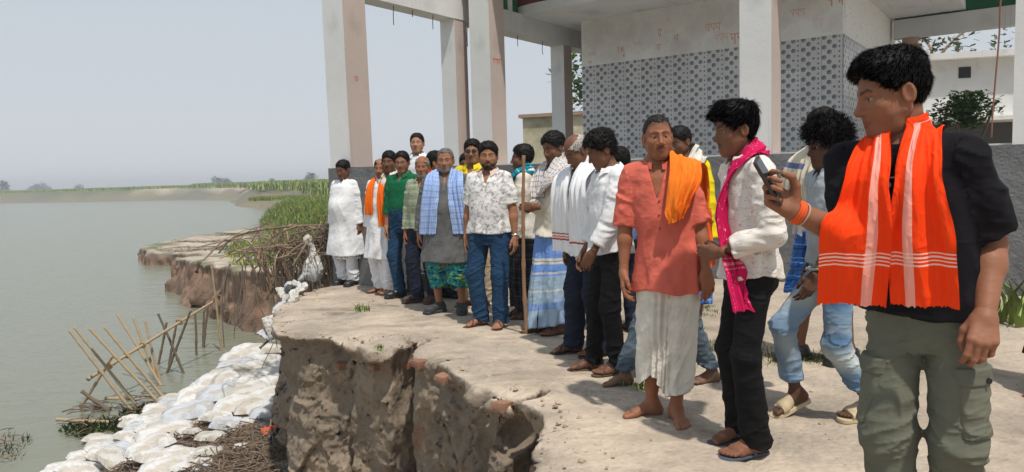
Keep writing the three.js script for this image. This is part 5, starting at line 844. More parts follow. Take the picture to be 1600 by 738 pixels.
// shirts, kurtas, T-shirts
function shirt(c, o) {
  const s = c.s, hem = o.hem ?? 0.86, sd = (o.seed ?? 3) * 13.7, fl = o.flare ?? 0.02, loose = o.loose ?? 0.018;
  const prof = BODY_PROF.filter((p) => p[0] >= 0.9).map((p) => p.slice());
  const w0 = 0.172 + fl * 0.4, d0 = 0.125 + fl * 0.4, L = (0.9 - hem) + 0.05;
  prof.unshift([0.9 - L, w0 + fl * (0.6 + L * 1.2), d0 + fl * (0.6 + L * 1.2), 0]);
  prof[1] = [0.9, w0 + 0.006, d0 + 0.004, -0.006];
  for (const p of prof) { if (p[0] > 0.95 && p[0] < 1.2) { p[1] = max(p[1], 0.153 + fl * 0.5); p[2] = max(p[2], 0.11 + fl * 0.5); } }
  const tor = torsoField(c, prof, loose);
  const se = o.sleeve ?? 1.97, sr = o.sleeveR ?? [0.071, 0.062, 0.05];
  const sl = ['L', 'R'].map((k) => sleeveField(c, k, Array.isArray(se) ? se[k === 'L' ? 0 : 1] : se, ...sr));
  const tc = c.trapCaps.map((q) => { const r = q.slice(); r[6] += loose * 0.8; r[7] += loose * 0.8; return r; });
  const nb = c.neck, nt = c.neckTop, nax = V.nrm(V.sub(nt, nb)), nr = c.nk * (o.neckR ?? 1.3), hip = c.hip;
  const amp = o.wrinkle ?? 0.008, fr = o.freq ?? 1;
  const field = (x, y, z) => {
    let d = tor(x, y, z); for (const q of tc) d = smin(d, cap(x, y, z, q), 0.03);
    const ds = min(sl[0](x, y, z), sl[1](x, y, z)); const base = smin(d, ds, o.k ?? 0.028);
    if (base > 0.07 || base < -0.07) return base;
    const t = y / s, ang = atan2(x - hip[0], z - hip[2]);
    let w;
    if (ds < d) { // sleeve: rings that bunch towards the elbow and cuff
      w = (ridge(x * 9 * fr + sd, y * 24 * fr + x * 10, z * 9 * fr) * 0.75 + vn(x * 30 + sd, y * 45, z * 30) * 0.35) * amp * (o.sleeveW ?? 0.75);
    } else {
      const low = ss(1.05, hem, t);
      w = amp * (0.62 * ridge(x * 9 * fr + sd + y * 2.4, y * 2.2 * fr - x * 2, z * 9 * fr) + 0.42 * ridge(x * 15 * fr - y * 7 + sd, y * 6 * fr, z * 15 * fr + y * 3) + 0.16 * vn(x * 38 * fr + sd, y * 30 * fr, z * 38 * fr)) - amp * 0.4;
      w += low * (o.fold ?? 0.012) * sin(ang * (o.nf ?? 9) + 2.2 * vn(ang * 1.5 + sd, t * 3, sd) * 2 + sd);
    }
    d = base - w;
    // hem, side slits
    const he = hem * s + (o.hemWave ?? 0.008) * sin(ang * 3 + sd) - (o.tail ?? 0) * abs(cos(ang));
    d = smax(d, he - y, 0.006);
    // neck opening
    const qx = x - nb[0], qy = y - nb[1], qz = z - nb[2], al = qx * nax[0] + qy * nax[1] + qz * nax[2];
    const rad = hypot(qx - nax[0] * al, qy - nax[1] * al, qz - nax[2] * al);
    const lowN = (o.neckLow ?? 0.0) * s;
    if (al > -0.05) d = smax(d, min(nr - rad + max(0, al - 0.06) * 0.5, 0.1) * 1 - (al < lowN ? (lowN - al) * 1.5 : 0), 0.008);
    if (al > (o.neckTop ?? 0.045) * s) d = max(d, al - (o.neckTop ?? 0.045) * s);
    if (o.vee) { // open placket
      const tw = c.twist, fx = qx * cos(tw) - qz * sin(tw), fz = qx * sin(tw) + qz * cos(tw), yy = (y - (nb[1] - o.vee * s));
      if (fz > 0.02 && yy > 0) d = smax(d, yy * (o.veeW ?? 0.32) - abs(fx), 0.006);
    }
    return d;
  };
  const [, hi] = c.bounds();
  const m = clothMesh(c, field, o.name ?? 'shirt', o.mat, { y0: hem * s - 0.06 - (o.tail ?? 0), y1: min(hi[1], 1.52 * s), cell: o.cell, uvTurn: o.uvTurn, label: o.label, color: o.color });
  if (o.collar) collar(c, o);
  return m;
}
function collar(c, o) {
  const s = c.s, r = c.nk * (o.collarR ?? 1.32), op = (o.collarOpen ?? 26) * D, n = 30, pos = [], idx = [], uv = [];
  const nb = c.neck, stand = o.collar === 'stand', fw = o.collarFall ?? 0.036, tw = c.twist;
  const rows = stand ? [[0.02, 1.1], [0.058, 1.05], [0.06, 1.12], [0.02, 1.22]] : [[0.022, 1.06], [0.06, 1.04], [0.068, 1.13], [0.052, 1.34], [0.064 - fw, 1.6]];
  for (let i = 0; i <= n; i++) {
    const a = op + (2 * PI - 2 * op) * i / n, fr = cos(a);
    rows.forEach(([h, m], j) => {
      const tip = !stand && j >= 3 ? pow(max(0, fr), 6) * 0.02 : 0;
      const y = nb[1] + (h - fr * 0.022 - tip * 1.2) * s + 0.004 * sin(i * 1.7 + j), R = r * m * (1 + tip * 4);
      const x = sin(a) * R * 1.02, z = cos(a) * R + 0.008 + max(0, fr) * 0.012;
      pos.push(nb[0] + x * cos(tw) + z * sin(tw), y, nb[2] + z * cos(tw) - x * sin(tw)); uv.push(i / n * 0.4, j * 0.02);
    });
  }
  const k = rows.length; for (let i = 0; i < n; i++) for (let j = 0; j < k - 1; j++) { const a = i * k + j, b = a + k; idx.push(a, a + 1, b, b, a + 1, b + 1); }
  part(c.root, 'collar', geo(pos, idx, uv), o.collarMat ?? o.mat);
}
function trousers(c, o) {
  const s = c.s, sd = (o.seed ?? 2) * 7.3, R = o.r ?? [0.098, 0.075, 0.068], hem = o.hem ?? 0.05, amp = o.wrinkle ?? 0.008;
  const prof = [[0.77, 0.11, 0.10, 0], [0.83, 0.165, 0.118, -0.008], [0.93, 0.176, 0.126, -0.01], [o.waist ?? 1.0, 0.16, 0.118, -0.002], [(o.waist ?? 1.0) + 0.03, 0.155, 0.115, 0]];
  const tor = torsoField(c, prof, 0.016), legs = [];
  for (const k of ['L', 'R']) {
    const l = c.leg[k], end = V.add(l.an, V.mul(V.nrm(V.sub(l.an, l.kn)), 0.08));
    legs.push({ k, cs: [[...l.hp, ...l.kn, R[0] * s * lerp(1, c.girth, 0.7), R[1] * s], [...l.kn, ...end, R[1] * s, R[2] * s]], l, end });
  }
  const field = (x, y, z) => {
    let d = tor(x, y, z), lg = null, dl = 1e9;
    for (const q of legs) { let e = smin(cap(x, y, z, q.cs[0]), cap(x, y, z, q.cs[1]), 0.03); if (e < dl) { dl = e; lg = q; } d = smin(d, e, 0.02); }
    if (d > 0.07 || d < -0.07) return d;
    const t = y / s, an = lg.l.an, kn = lg.l.kn;
    const low = ss(0.34, 0.1, y - an[1] + 0.08) , knee = exp(-(((y - kn[1]) / 0.11) ** 2)), hipz = ss(0.62, 0.84, t);
    let w = amp * (0.35 + 0.9 * low * (o.stack ?? 1) + 0.6 * knee + 0.5 * hipz) * (1.1 * pow(max(0, ridge(x * 6 + sd, y * 19 + x * 9 * (lg.k === 'L' ? 1 : -1) + z * 5, z * 6)), 2) + 0.5 * pow(max(0, ridge(x * 11 + sd, y * 34 - x * 12, z * 11)), 2) + 0.25 * vn(x * 30 + sd, y * 46, z * 30) - 0.3);
    w += amp * 0.35 * vn(x * 12 + sd, y * 4, z * 12);
    d -= w;
    d = max(d, y - (o.cut ?? 0.9) * s); const hy = (o.hemAt ? o.hemAt[lg.k] : hem) ; d = smax(d, hy + 0.006 * sin(atan2(x - an[0], z - an[2]) * 2 + sd) - y, 0.006);
    return d;
  };
  const lowest = o.hemAt ? min(o.hemAt.L, o.hemAt.R) : hem;
  return clothMesh(c, field, o.name ?? 'trousers', o.mat, { y0: lowest - 0.03, y1: ((o.waist ?? 1.0) + 0.06) * s, cell: o.cell, uvTurn: o.uvTurn, label: o.label, color: o.color });
}
// wrapped lower garment: a sheet round both legs with folds
function wrapCloth(c, o) {
  const s = c.s, n = o.n ?? 120, rows = o.rows ?? 60, y0 = (o.top ?? 1.0) * s, y1 = o.hem ?? 0.14, pos = [], uv = [], idx = [], sd = (o.seed ?? 4) * 5.1;
  const seg = []; for (const k of ['L', 'R']) { const l = c.leg[k]; seg.push([...l.hp, ...l.kn, 0.1 * s, 0.075 * s], [...l.kn, ...l.an, 0.075 * s, 0.06 * s]); }
  const cen = (y) => { const k = clamp((y0 - y) / (y0 - 0.08)); const m = V.mul(V.add(c.leg.L.an, c.leg.R.an), 0.5); return [lerp(c.hip[0], m[0], k * 0.85), lerp(c.hip[2], m[2], k * 0.85)]; };
  const tuck = (o.tuck ?? 10) * D;
  for (let j = 0; j <= rows; j++) {
    const t = j / rows;
    for (let i = 0; i <= n; i++) {
      const th = i / n * 2 * PI, ux = sin(th), uz = cos(th);
      const hemY = y1 + (o.hemTilt ?? 0.015) * cos(th - (o.tiltAt ?? 0) * D) + 0.012 * vn(th * 2 + sd, 1, 2) + (o.lift ? o.lift * exp(-pow((((th - o.liftAt * D + 3 * PI) % (2 * PI)) - PI) / 0.5, 2)) : 0);
      const y = lerp(y0, hemY, t), [cx, cz] = cen(y);
      let h = 0;
      if (y > 0.8 * s) h = max(h, sqrt((0.176 * s * c.girth * ux) ** 2 + ((0.125 * s * c.girth + (uz > 0 ? c.belly * s * 0.6 : 0)) * uz) ** 2) + 0.012 + (c.hip[0] - cx) * ux + (c.hip[2] - cz) * uz);
      for (const q of seg) { const a = clamp((q[1] - y) / (q[1] - q[4] + 1e-6)); if (y > q[1] + 0.02 || y < q[4] - (q[4] < 0.2 ? 0.2 : 0.004)) continue; const r = lerp(q[6], q[7], a), x = lerp(q[0], q[3], a) - cx, z = lerp(q[2], q[5], a) - cz; h = max(h, x * ux + z * uz + r); }
      const fw = (o.flare ?? 0.03) * t;
      const dt = ((th - tuck + 3 * PI) % (2 * PI)) - PI, pl = exp(-((dt / 0.35) ** 2));
      const A = (o.fold ?? 0.012) * (0.25 + 0.9 * t), ph = 1.6 * vn(th * 1.3 + sd, t * 2.2, 3);
      let fo = A * (sin(th * (o.nf ?? 11) + ph * 3 + sd) * 0.6 + 0.8 * ridge(th * (o.nf ?? 11) * 0.35 + sd + t * (o.slant ?? 1.2), t * 1.5, 7)) + pl * (o.pleat ?? 0.02) * (0.6 + sin(dt * 26) * 0.4) * (0.4 + t);
      fo += 0.004 * vn(th * 16, t * 26 + sd, 4);
      const r = h + 0.006 + fw + fo;
      pos.push(cx + ux * r, y, cz + uz * r); uv.push(th / (2 * PI), 1 - t);
    }
  }
  // turned-in hem
  for (let i = 0; i <= n; i++) { const k = (rows * (n + 1) + i) * 3, y = pos[k + 1], [cx, cz] = cen(y); pos.push(lerp(pos[k], cx, 0.06), y + 0.012, lerp(pos[k + 2], cz, 0.06)); uv.push(i / n, 0); }
  for (let j = 0; j <= rows; j++) for (let i = 0; i < n; i++) { const a = j * (n + 1) + i, b = a + n + 1; idx.push(a, b, a + 1, b, b + 1, a + 1); }
  const g = geo(pos, idx, uv); const N = g.attributes.normal; for (let j = 0; j <= rows; j++) { const a = j * (n + 1), b = a + n; const x = N.getX(a) + N.getX(b), y = N.getY(a) + N.getY(b), z = N.getZ(a) + N.getZ(b), l = 1 / hypot(x, y, z); N.setXYZ(a, x * l, y * l, z * l); N.setXYZ(b, x * l, y * l, z * l); }
  const m = part(c.root, o.name ?? 'lungi', g, o.mat, o.label);
  return m;
}
// a cloth strip laid along a path; pushed out of the body and the clothes under it
function strip2(c, o) {
  const nu = o.nu ?? 90, nv = o.nv ?? 26, pts = o.path.map((p) => new THREE.Vector3(...V.mul(p.slice(0, 3), c.s)));
  const curve = new THREE.CatmullRomCurve3(pts, false, 'centripetal'), np = o.path.length, W = [], sd = o.seed ?? 1, thick = o.gap ?? 0.007;
  const P = []; const tv = new THREE.Vector3(), pv = new THREE.Vector3();
  const offs = c.colliders, sdf = (x, y, z) => { let d = 1; for (const f of offs) d = min(d, f(x, y, z)); return d; };
  for (let i = 0; i <= nu; i++) {
    const t = i / nu; curve.getPoint(t, pv); curve.getTangent(t, tv); const k = t * (np - 1), a = min(np - 2, floor(k)), f = k - a, f2 = f * f * (3 - 2 * f);
    const ac = V.nrm(V.lerp(o.across[a], o.across[a + 1], f2)), w = lerp(o.width[a], o.width[a + 1], f2) * c.s; const N = V.nrm(V.cross(ac, [tv.x, tv.y, tv.z]));
    const fa = Array.isArray(o.foldAmp) ? lerp(o.foldAmp[a], o.foldAmp[a + 1], f2) : (o.foldAmp ?? 0.012);
    for (let j = 0; j <= nv; j++) {
      const v = j / nv - 0.5, ph = 0.8 * vn(t * 3 + sd, v * 2, sd);
      const fo = fa * (sin(v * (o.folds ?? 4) * 2 * PI + ph * 4 + sd) * 0.7 + 1.1 * ridge(v * (o.folds ?? 4) * 1.6 + sd, t * 4 + v * 2, sd) + 0.5 * vn(v * 14 + sd, t * 7, 2)) + 0.003 * vn(t * 40 + sd, v * 18, 2);
      const fr = (i === 0 || i === nu) ? rr(-0.006, 0.004) : 0;
      P.push([pv.x + ac[0] * v * w + N[0] * fo + tv.x * fr * (i ? 1 : -1), pv.y + ac[1] * v * w + N[1] * fo + tv.y * fr * (i ? 1 : -1), pv.z + ac[2] * v * w + N[2] * fo + tv.z * fr * (i ? 1 : -1)]);
    }
  }
  const e = 0.004, row = nv + 1;
  if (o.hang) { // ends hang in front: push them forward over what they lie on, then let them fall
    const H = floor(nu * o.hang);
    for (let i = 0; i <= nu; i++) { if (i > H && i < nu - H) continue; for (let j = 0; j <= nv; j++) { const p = P[i * row + j]; for (let k = 0; k < 40; k++) { const d = sdf(p[0], p[1], p[2]); if (d > thick) break; p[2] += max(0.004, thick - d); } } }
    for (let j = 0; j <= nv; j++) { for (let i = H - 1; i >= 0; i--) { const a = P[(i + 1) * row + j], b = P[i * row + j]; b[2] = max(b[2], a[2] - 0.0035); } for (let i = nu - H + 1; i <= nu; i++) { const a = P[(i - 1) * row + j], b = P[i * row + j]; b[2] = max(b[2], a[2] - 0.0035); } }
    for (let r = 0; r < 6; r++) { const Q = P.map((p) => p[2]); for (let i = 1; i < nu; i++) { if (i > H && i < nu - H) continue; for (let j = 1; j < nv; j++) { const k = i * row + j; P[k][2] = max(Q[k], 0.25 * (Q[k - 1] + Q[k + 1] + Q[k - row] + Q[k + row])); } } }
  }
  for (let it = 0; it < (o.iters ?? 3); it++) {
    for (const p of P) { const d = sdf(p[0], p[1], p[2]); if (d < thick) { const gx = sdf(p[0] + e, p[1], p[2]) - d, gy = sdf(p[0], p[1] + e, p[2]) - d, gz = sdf(p[0], p[1], p[2] + e) - d, l = hypot(gx, gy, gz) || 1; const m = min(thick - d, 0.06); p[0] += gx / l * m; p[1] += gy / l * m; p[2] += gz / l * m; } }
    if (it < (o.iters ?? 3) - 1) { const Q = P.map((p) => p.slice()), r = nv + 1; for (let i = 1; i < nu; i++) for (let j = 1; j < nv; j++) { const k = i * r + j; for (let q = 0; q < 3; q++) P[k][q] = Q[k][q] * 0.6 + (Q[k - 1][q] + Q[k + 1][q] + Q[k - r][q] + Q[k + r][q]) * 0.1; } }
  }
  const pos = [], uv = [], idx = []; for (let i = 0; i <= nu; i++) for (let j = 0; j <= nv; j++) { pos.push(...P[i * (nv + 1) + j]); uv.push(j / nv, i / nu); }
  for (let i = 0; i < nu; i++) for (let j = 0; j < nv; j++) { const a = i * (nv + 1) + j, b = a + nv + 1; idx.push(a, b, a + 1, b, b + 1, a + 1); }
  // back face a few millimetres behind
  const g = geo(pos, idx, uv), N = g.attributes.normal, cnt = pos.length / 3, p2 = pos.slice(), uv2 = uv.concat(uv), ix2 = idx.slice();
  for (let i = 0; i < cnt; i++) p2.push(pos[i * 3] - N.getX(i) * 0.002, pos[i * 3 + 1] - N.getY(i) * 0.002, pos[i * 3 + 2] - N.getZ(i) * 0.002);
  for (let i = 0; i < idx.length; i += 3) ix2.push(idx[i] + cnt, idx[i + 2] + cnt, idx[i + 1] + cnt);
  return part(c.root, o.name ?? 'scarf', geo(p2, ix2, uv2), o.mat, o.label);
}
// scarf round the neck with both ends hanging in front
function neckScarf(c, o) {
  const l = o.left ?? 0.95, r = o.right ?? 0.95, w = o.w ?? 0.2, nw = o.nw ?? 0.11, x = o.x ?? 0.1, zf = o.z ?? 0.15, xb = o.xb ?? x + 0.02, xr = o.xr ?? x, xbr = o.xbr ?? (o.xr !== undefined ? xr + 0.02 : xb), zr = o.zr ?? zf, tw = c.twist, hip = [c.hip[0] / c.s, 0, c.hip[2] / c.s], le = [c.lean[0] / c.s, 0, c.lean[1] / c.s];
  const at = (X, y, z) => { const k = ss(0.9, 1.43, y), a = tw * ss(0.95, 1.35, y), ca = cos(a), sa = sin(a); return [hip[0] + le[0] * k + X * ca + z * sa, y, hip[2] + le[2] * k + z * ca - X * sa]; };
  const dir = (X, y, z, yy = 1.3) => { const a = tw * ss(0.95, 1.35, yy), ca = cos(a), sa = sin(a); return [X * ca + z * sa, y, z * ca - X * sa]; };
  const path = [at(xb, l, zf), at(lerp(xb, x, 0.5), lerp(l, 1.32, 0.5), zf + 0.01), at(x, 1.33, zf - 0.02), at(x * 0.95, 1.46, 0.035), at(0.05, 1.475, -0.075), at(-0.05, 1.475, -0.075), at(-xr * 0.95, 1.46, 0.035), at(-xr, 1.33, zr - 0.02), at(-lerp(xbr, xr, 0.5), lerp(r, 1.32, 0.5), zr + 0.01), at(-xbr, r, zr)];
  const A = o.across ?? dir(1, 0, 0), B = dir(1, 0.1, 0), Cc = dir(0.85, -0.2, -0.3);
  return strip2(c, { path, across: [A, A, B, Cc, dir(0.25, -0.9, -0.45), dir(-0.25, -0.9, -0.45), dir(-0.85, -0.2, -0.3), dir(-1, 0.1, 0), V.mul(A, -1), V.mul(A, -1)], width: [w, w * 0.97, w * (o.cw ?? 0.85), nw, nw * 0.9, nw * 0.9, nw, w * (o.cw ?? 0.85), w * 0.97, w], foldAmp: o.foldAmp ?? 0.01, folds: o.folds ?? 3, mat: o.mat, seed: o.seed, nu: o.nu ?? 130, nv: o.nv ?? 26, name: o.name, label: o.label, gap: o.gap, iters: o.iters, hang: o.hang });
}
// footwear
function shoeGeo(kind, cell) {
  const key = 'shoe' + kind + cell; if (footCache[key]) return footCache[key];
  let f;
  if (kind === 'shoe') f = (x, y, z) => { let d = footField(x, y, z, 1) - 0.012; d = smin(d, cap(x, y, z, [0.012, -0.058, 0.165, -0.012, -0.06, 0.155, 0.032, 0.03]), 0.03); d = smax(d, y - 0.012, 0.006); const so = smax(max(hypot(max(0, abs(x - 0.002) - 0.02), max(0, abs(z - 0.06) - 0.108)) - 0.032, y + 0.072), -0.096 - y, 0.003); return smax(min(d, so), -0.095 - y, 0.002); };
  else {
    const out = (x, z) => { const t = clamp((z + 0.06) / 0.25), w = lerp(0.031, 0.045, ss(0.25, 0.75, t)), cx = lerp(0, -0.004, t), zc = clamp(z, -0.045, 0.155); return hypot(x - cx, z - zc) - (z > 0.155 || z < -0.045 ? w : w); };
    const thick = kind === 'slide' ? 0.026 : 0.014;
    const sole = (x, y, z) => { const w = out(x, z); return smax(smax(w, y + 0.08, 0.004), -0.08 - thick - y, 0.004); };
    const strapSlab = (x, y, z) => {
      const ft = footField(x, y, z);
      const shell = (a, nz, ny, wd, t) => max(ft - t, abs((z - a) * nz + (y + 0.05) * ny) - wd, -0.08 - y);
      if (kind === 'slide') return max(ft - 0.009, abs(z - 0.095) - 0.042, -0.085 - y);
      if (kind === 'flip') { const a = cap(abs(x - 0.004), y, z, [0.0, -0.038, 0.118, 0.03, -0.045, 0.045, 0.008, 0.0085]); const b = cap(abs(x), y, z, [0.03, -0.045, 0.045, 0.036, -0.078, 0.02, 0.0085, 0.007]); return max(min(a, b, cap(x, y, z, [0.01, -0.04, 0.118, 0.012, -0.08, 0.128, 0.005, 0.005])), -(ft - 0.001)); }
      // sandal: crossing straps and a heel strap
      const X1 = max(ft - 0.006, abs((z - 0.085) * 0.9 + x * 0.9) - 0.011, -0.08 - y), X2 = max(ft - 0.0065, abs((z - 0.085) * 0.9 - x * 0.9) - 0.011, -0.08 - y);
      return min(X1, X2, shell(0.035, 0.75, -0.66, 0.01, 0.006), max(ft - 0.006, abs(y + 0.028) - 0.009, z - 0.02));
    };
    f = (x, y, z) => min(sole(x, y, z), strapSlab(x, y, z));
  }
  return footCache[key] = netMesh(f, [-0.085, -0.125, -0.11], [0.085, 0.06, 0.225], cell, { slack: 0.012 });
}
const M_SOLE = {};
function footwear(c, kind, mat, o = {}) {
  for (const k of ['L', 'R']) {
    if (o.only && o.only !== k) continue;
    let g = shoeGeo(kind, o.cell ?? 0.0075); g = k === 'L' ? mirrored(g) : g.clone();
    if (o.soleColor) tint(g, (x, y, z, q) => { const t = ss(-0.079, -0.075, y); const a = o.soleColor, b = o.strapColor; for (let i = 0; i < 3; i++) q[i] = lerp(a[i], b[i], t); });
    g.applyMatrix4(c.foot[k].m); part(c.root, kind === 'shoe' ? 'shoe' : kind === 'flip' ? 'flip_flop' : kind === 'slide' ? 'slide_sandal' : 'sandal', g, mat);
  }
}
const M_FOOT = std({ vertexColors: true, roughness: 0.75 });
// ---------- prints for cloths ----------
function stripesTex(w, h, base, bands) { return canvasTex(w, h, (x) => { x.fillStyle = base; x.fillRect(0, 0, w, h); for (const [c, x0, y0, x1, y1, a] of bands) { x.globalAlpha = a ?? 1; x.fillStyle = c; x.fillRect(x0 * w, y0 * h, (x1 - x0) * w, (y1 - y0) * h); } x.globalAlpha = 1; for (let i = 0; i < 2600; i++) { x.fillStyle = rnd() > 0.5 ? 'rgba(255,255,255,0.05)' : 'rgba(0,0,0,0.05)'; x.fillRect(rnd() * w, rnd() * h, 2 + rnd() * 6, 1 + rnd() * 2); } }); }
function plaid(base, cols, n, m, lw = 0.18) { const b = []; for (let i = 0; i < n; i++) { const c = cols[i % cols.length]; b.push([c, i / n, 0, (i + lw) / n, 1, 0.55]); } for (let j = 0; j < m; j++) { const c = cols[(j * 2 + 1) % cols.length]; b.push([c, 0, j / m, 1, (j + lw) / m, 0.55]); } return stripesTex(512, 512, base, b); }
const loc = (pos, yaw, w) => { const a = yaw * D, x = w[0] - pos[0], z = (w[2] ?? 0) - pos[1]; return [x * cos(a) - z * sin(a), w[1], x * sin(a) + z * cos(a)]; };
const locDir = (yaw, w) => { const a = yaw * D; return [w[0] * cos(a) - w[2] * sin(a), w[1], w[0] * sin(a) + w[2] * cos(a)]; };
const SK = { mid: [0.3, 0.14, 0.078], light: [0.37, 0.19, 0.115], dark: [0.17, 0.077, 0.044], red: [0.29, 0.115, 0.06], deep: [0.1, 0.049, 0.031] };
const C = { white: lin(0.78, 0.78, 0.79), cream: lin(0.66, 0.6, 0.5), black: lin(0.007, 0.007, 0.008), navy: lin(0.018, 0.022, 0.04), grey: lin(0.13, 0.13, 0.128) };
const jeansTex = noiseTex(256, (u, v) => { const k = 0.5 + 0.5 * tn(u, v, 5, 4, 4); return [0.55 + 0.45 * k, 0.62 + 0.38 * k, 0.75 + 0.25 * k]; });
const hairShort = { th: 0.009, vol: 0.005, rough: 0.004, strands: 1400, len: 0.014, lift: 0.18, sw: 0.0012 };
const blackHair = '#15110e';
const GREY = [0.28, 0.27, 0.26];
const M = {
  whiteA: cloth(C.white), whiteB: cloth(lin(0.74, 0.75, 0.78)), creamA: cloth(C.cream), creamB: cloth(lin(0.7, 0.66, 0.58)),
  black: cloth(C.black, { rough: 0.8 }), navy: cloth(C.navy), grey: cloth(C.grey), blackShoe: std({ color: lin(0.012, 0.012, 0.014), roughness: 0.45 }), brownShoe: std({ color: lin(0.06, 0.03, 0.02), roughness: 0.6 }),
  darkSandal: std({ color: lin(0.035, 0.022, 0.017), roughness: 0.65 }), brownSandal: std({ color: lin(0.09, 0.045, 0.028), roughness: 0.65 }),
  jeansA: cloth(lin(0.022, 0.06, 0.115), { map: repeated(jeansTex, 1.5, 1.5) }), greyShoe: std({ color: lin(0.03, 0.036, 0.04), roughness: 0.7 }),
  glass: phys({ color: lin(0.01, 0.01, 0.012), roughness: 0.1 }), frame: std({ color: lin(0.01, 0.01, 0.01), roughness: 0.35 }),
};
function glasses(c, dark) {
  const g = [];
  for (const sx of [-1, 1]) { const pts = []; for (let i = 0; i < 16; i++) { const a = i / 16 * 2 * PI; pts.push([sx * 0.032 + cos(a) * 0.023, 0.001 + sin(a) * 0.016 * (sin(a) < 0 ? 1.05 : 0.9), 0.099 - 0.006 * abs(cos(a)) * (cos(a) * sx > 0 ? 1 : 0)]); } g.push(tube(pts, 0.0016, 32, 5, true)); g.push(tube([[sx * 0.054, 0.006, 0.094], [sx * 0.074, 0.008, 0.05], [sx * 0.082, 0.004, -0.012]], 0.0016, 10, 5)); }
  g.push(tube([[-0.01, 0.006, 0.099], [0, 0.009, 0.103], [0.01, 0.006, 0.099]], 0.0016, 6, 5));
  const m = merge(g); m.applyMatrix4(c.hm); const fr = part(c.root, dark ? 'sunglasses' : 'glasses', m, M.frame);
  if (dark) for (const sx of [-1, 1]) { const e = new THREE.SphereGeometry(1, 14, 10); e.scale(0.0225, 0.0155, 0.003); e.translate(sx * 0.032, 0, 0.0965); e.applyMatrix4(c.hm); const l = new THREE.Mesh(e, M.glass); l.name = 'lens'; fr.add(l); shade(l); }
}
// a patch of cloth standing off a field inside a box (pockets, flaps)
function patch(c, field, off, center, size, yawDeg, name, mat, cell = 0.006, parent) {
  const a = yawDeg * D, ca = cos(a), sa = sin(a);
  const f = (x, y, z) => { const X = x - center[0], Y = y - center[1], Z = z - center[2], u = X * ca - Z * sa, w = X * sa + Z * ca; const b = max(abs(u) - size[0], abs(Y) - size[1], abs(w) - size[2]); return smax(max(field(x, y, z) - off, -(field(x, y, z) + 0.01)), b, 0.008); };
  const r = hypot(size[0], size[2]) + 0.02; const g = netMesh(f, [center[0] - r, center[1] - size[1] - 0.02, center[2] - r], [center[0] + r, center[1] + size[1] + 0.02, center[2] + r], cell, { slack: 0.02 });
  return part(parent ?? c.root, name, g, mat);
}
function button(c, p, n, r, mat) { const g = new THREE.CylinderGeometry(r, r, r * 0.5, 10); g.rotateX(PI / 2); const m = part(c.root, 'button', g, mat); m.position.set(...p); m.lookAt(m.getWorldPosition(new THREE.Vector3()).add(new THREE.Vector3(...n))); return m; }

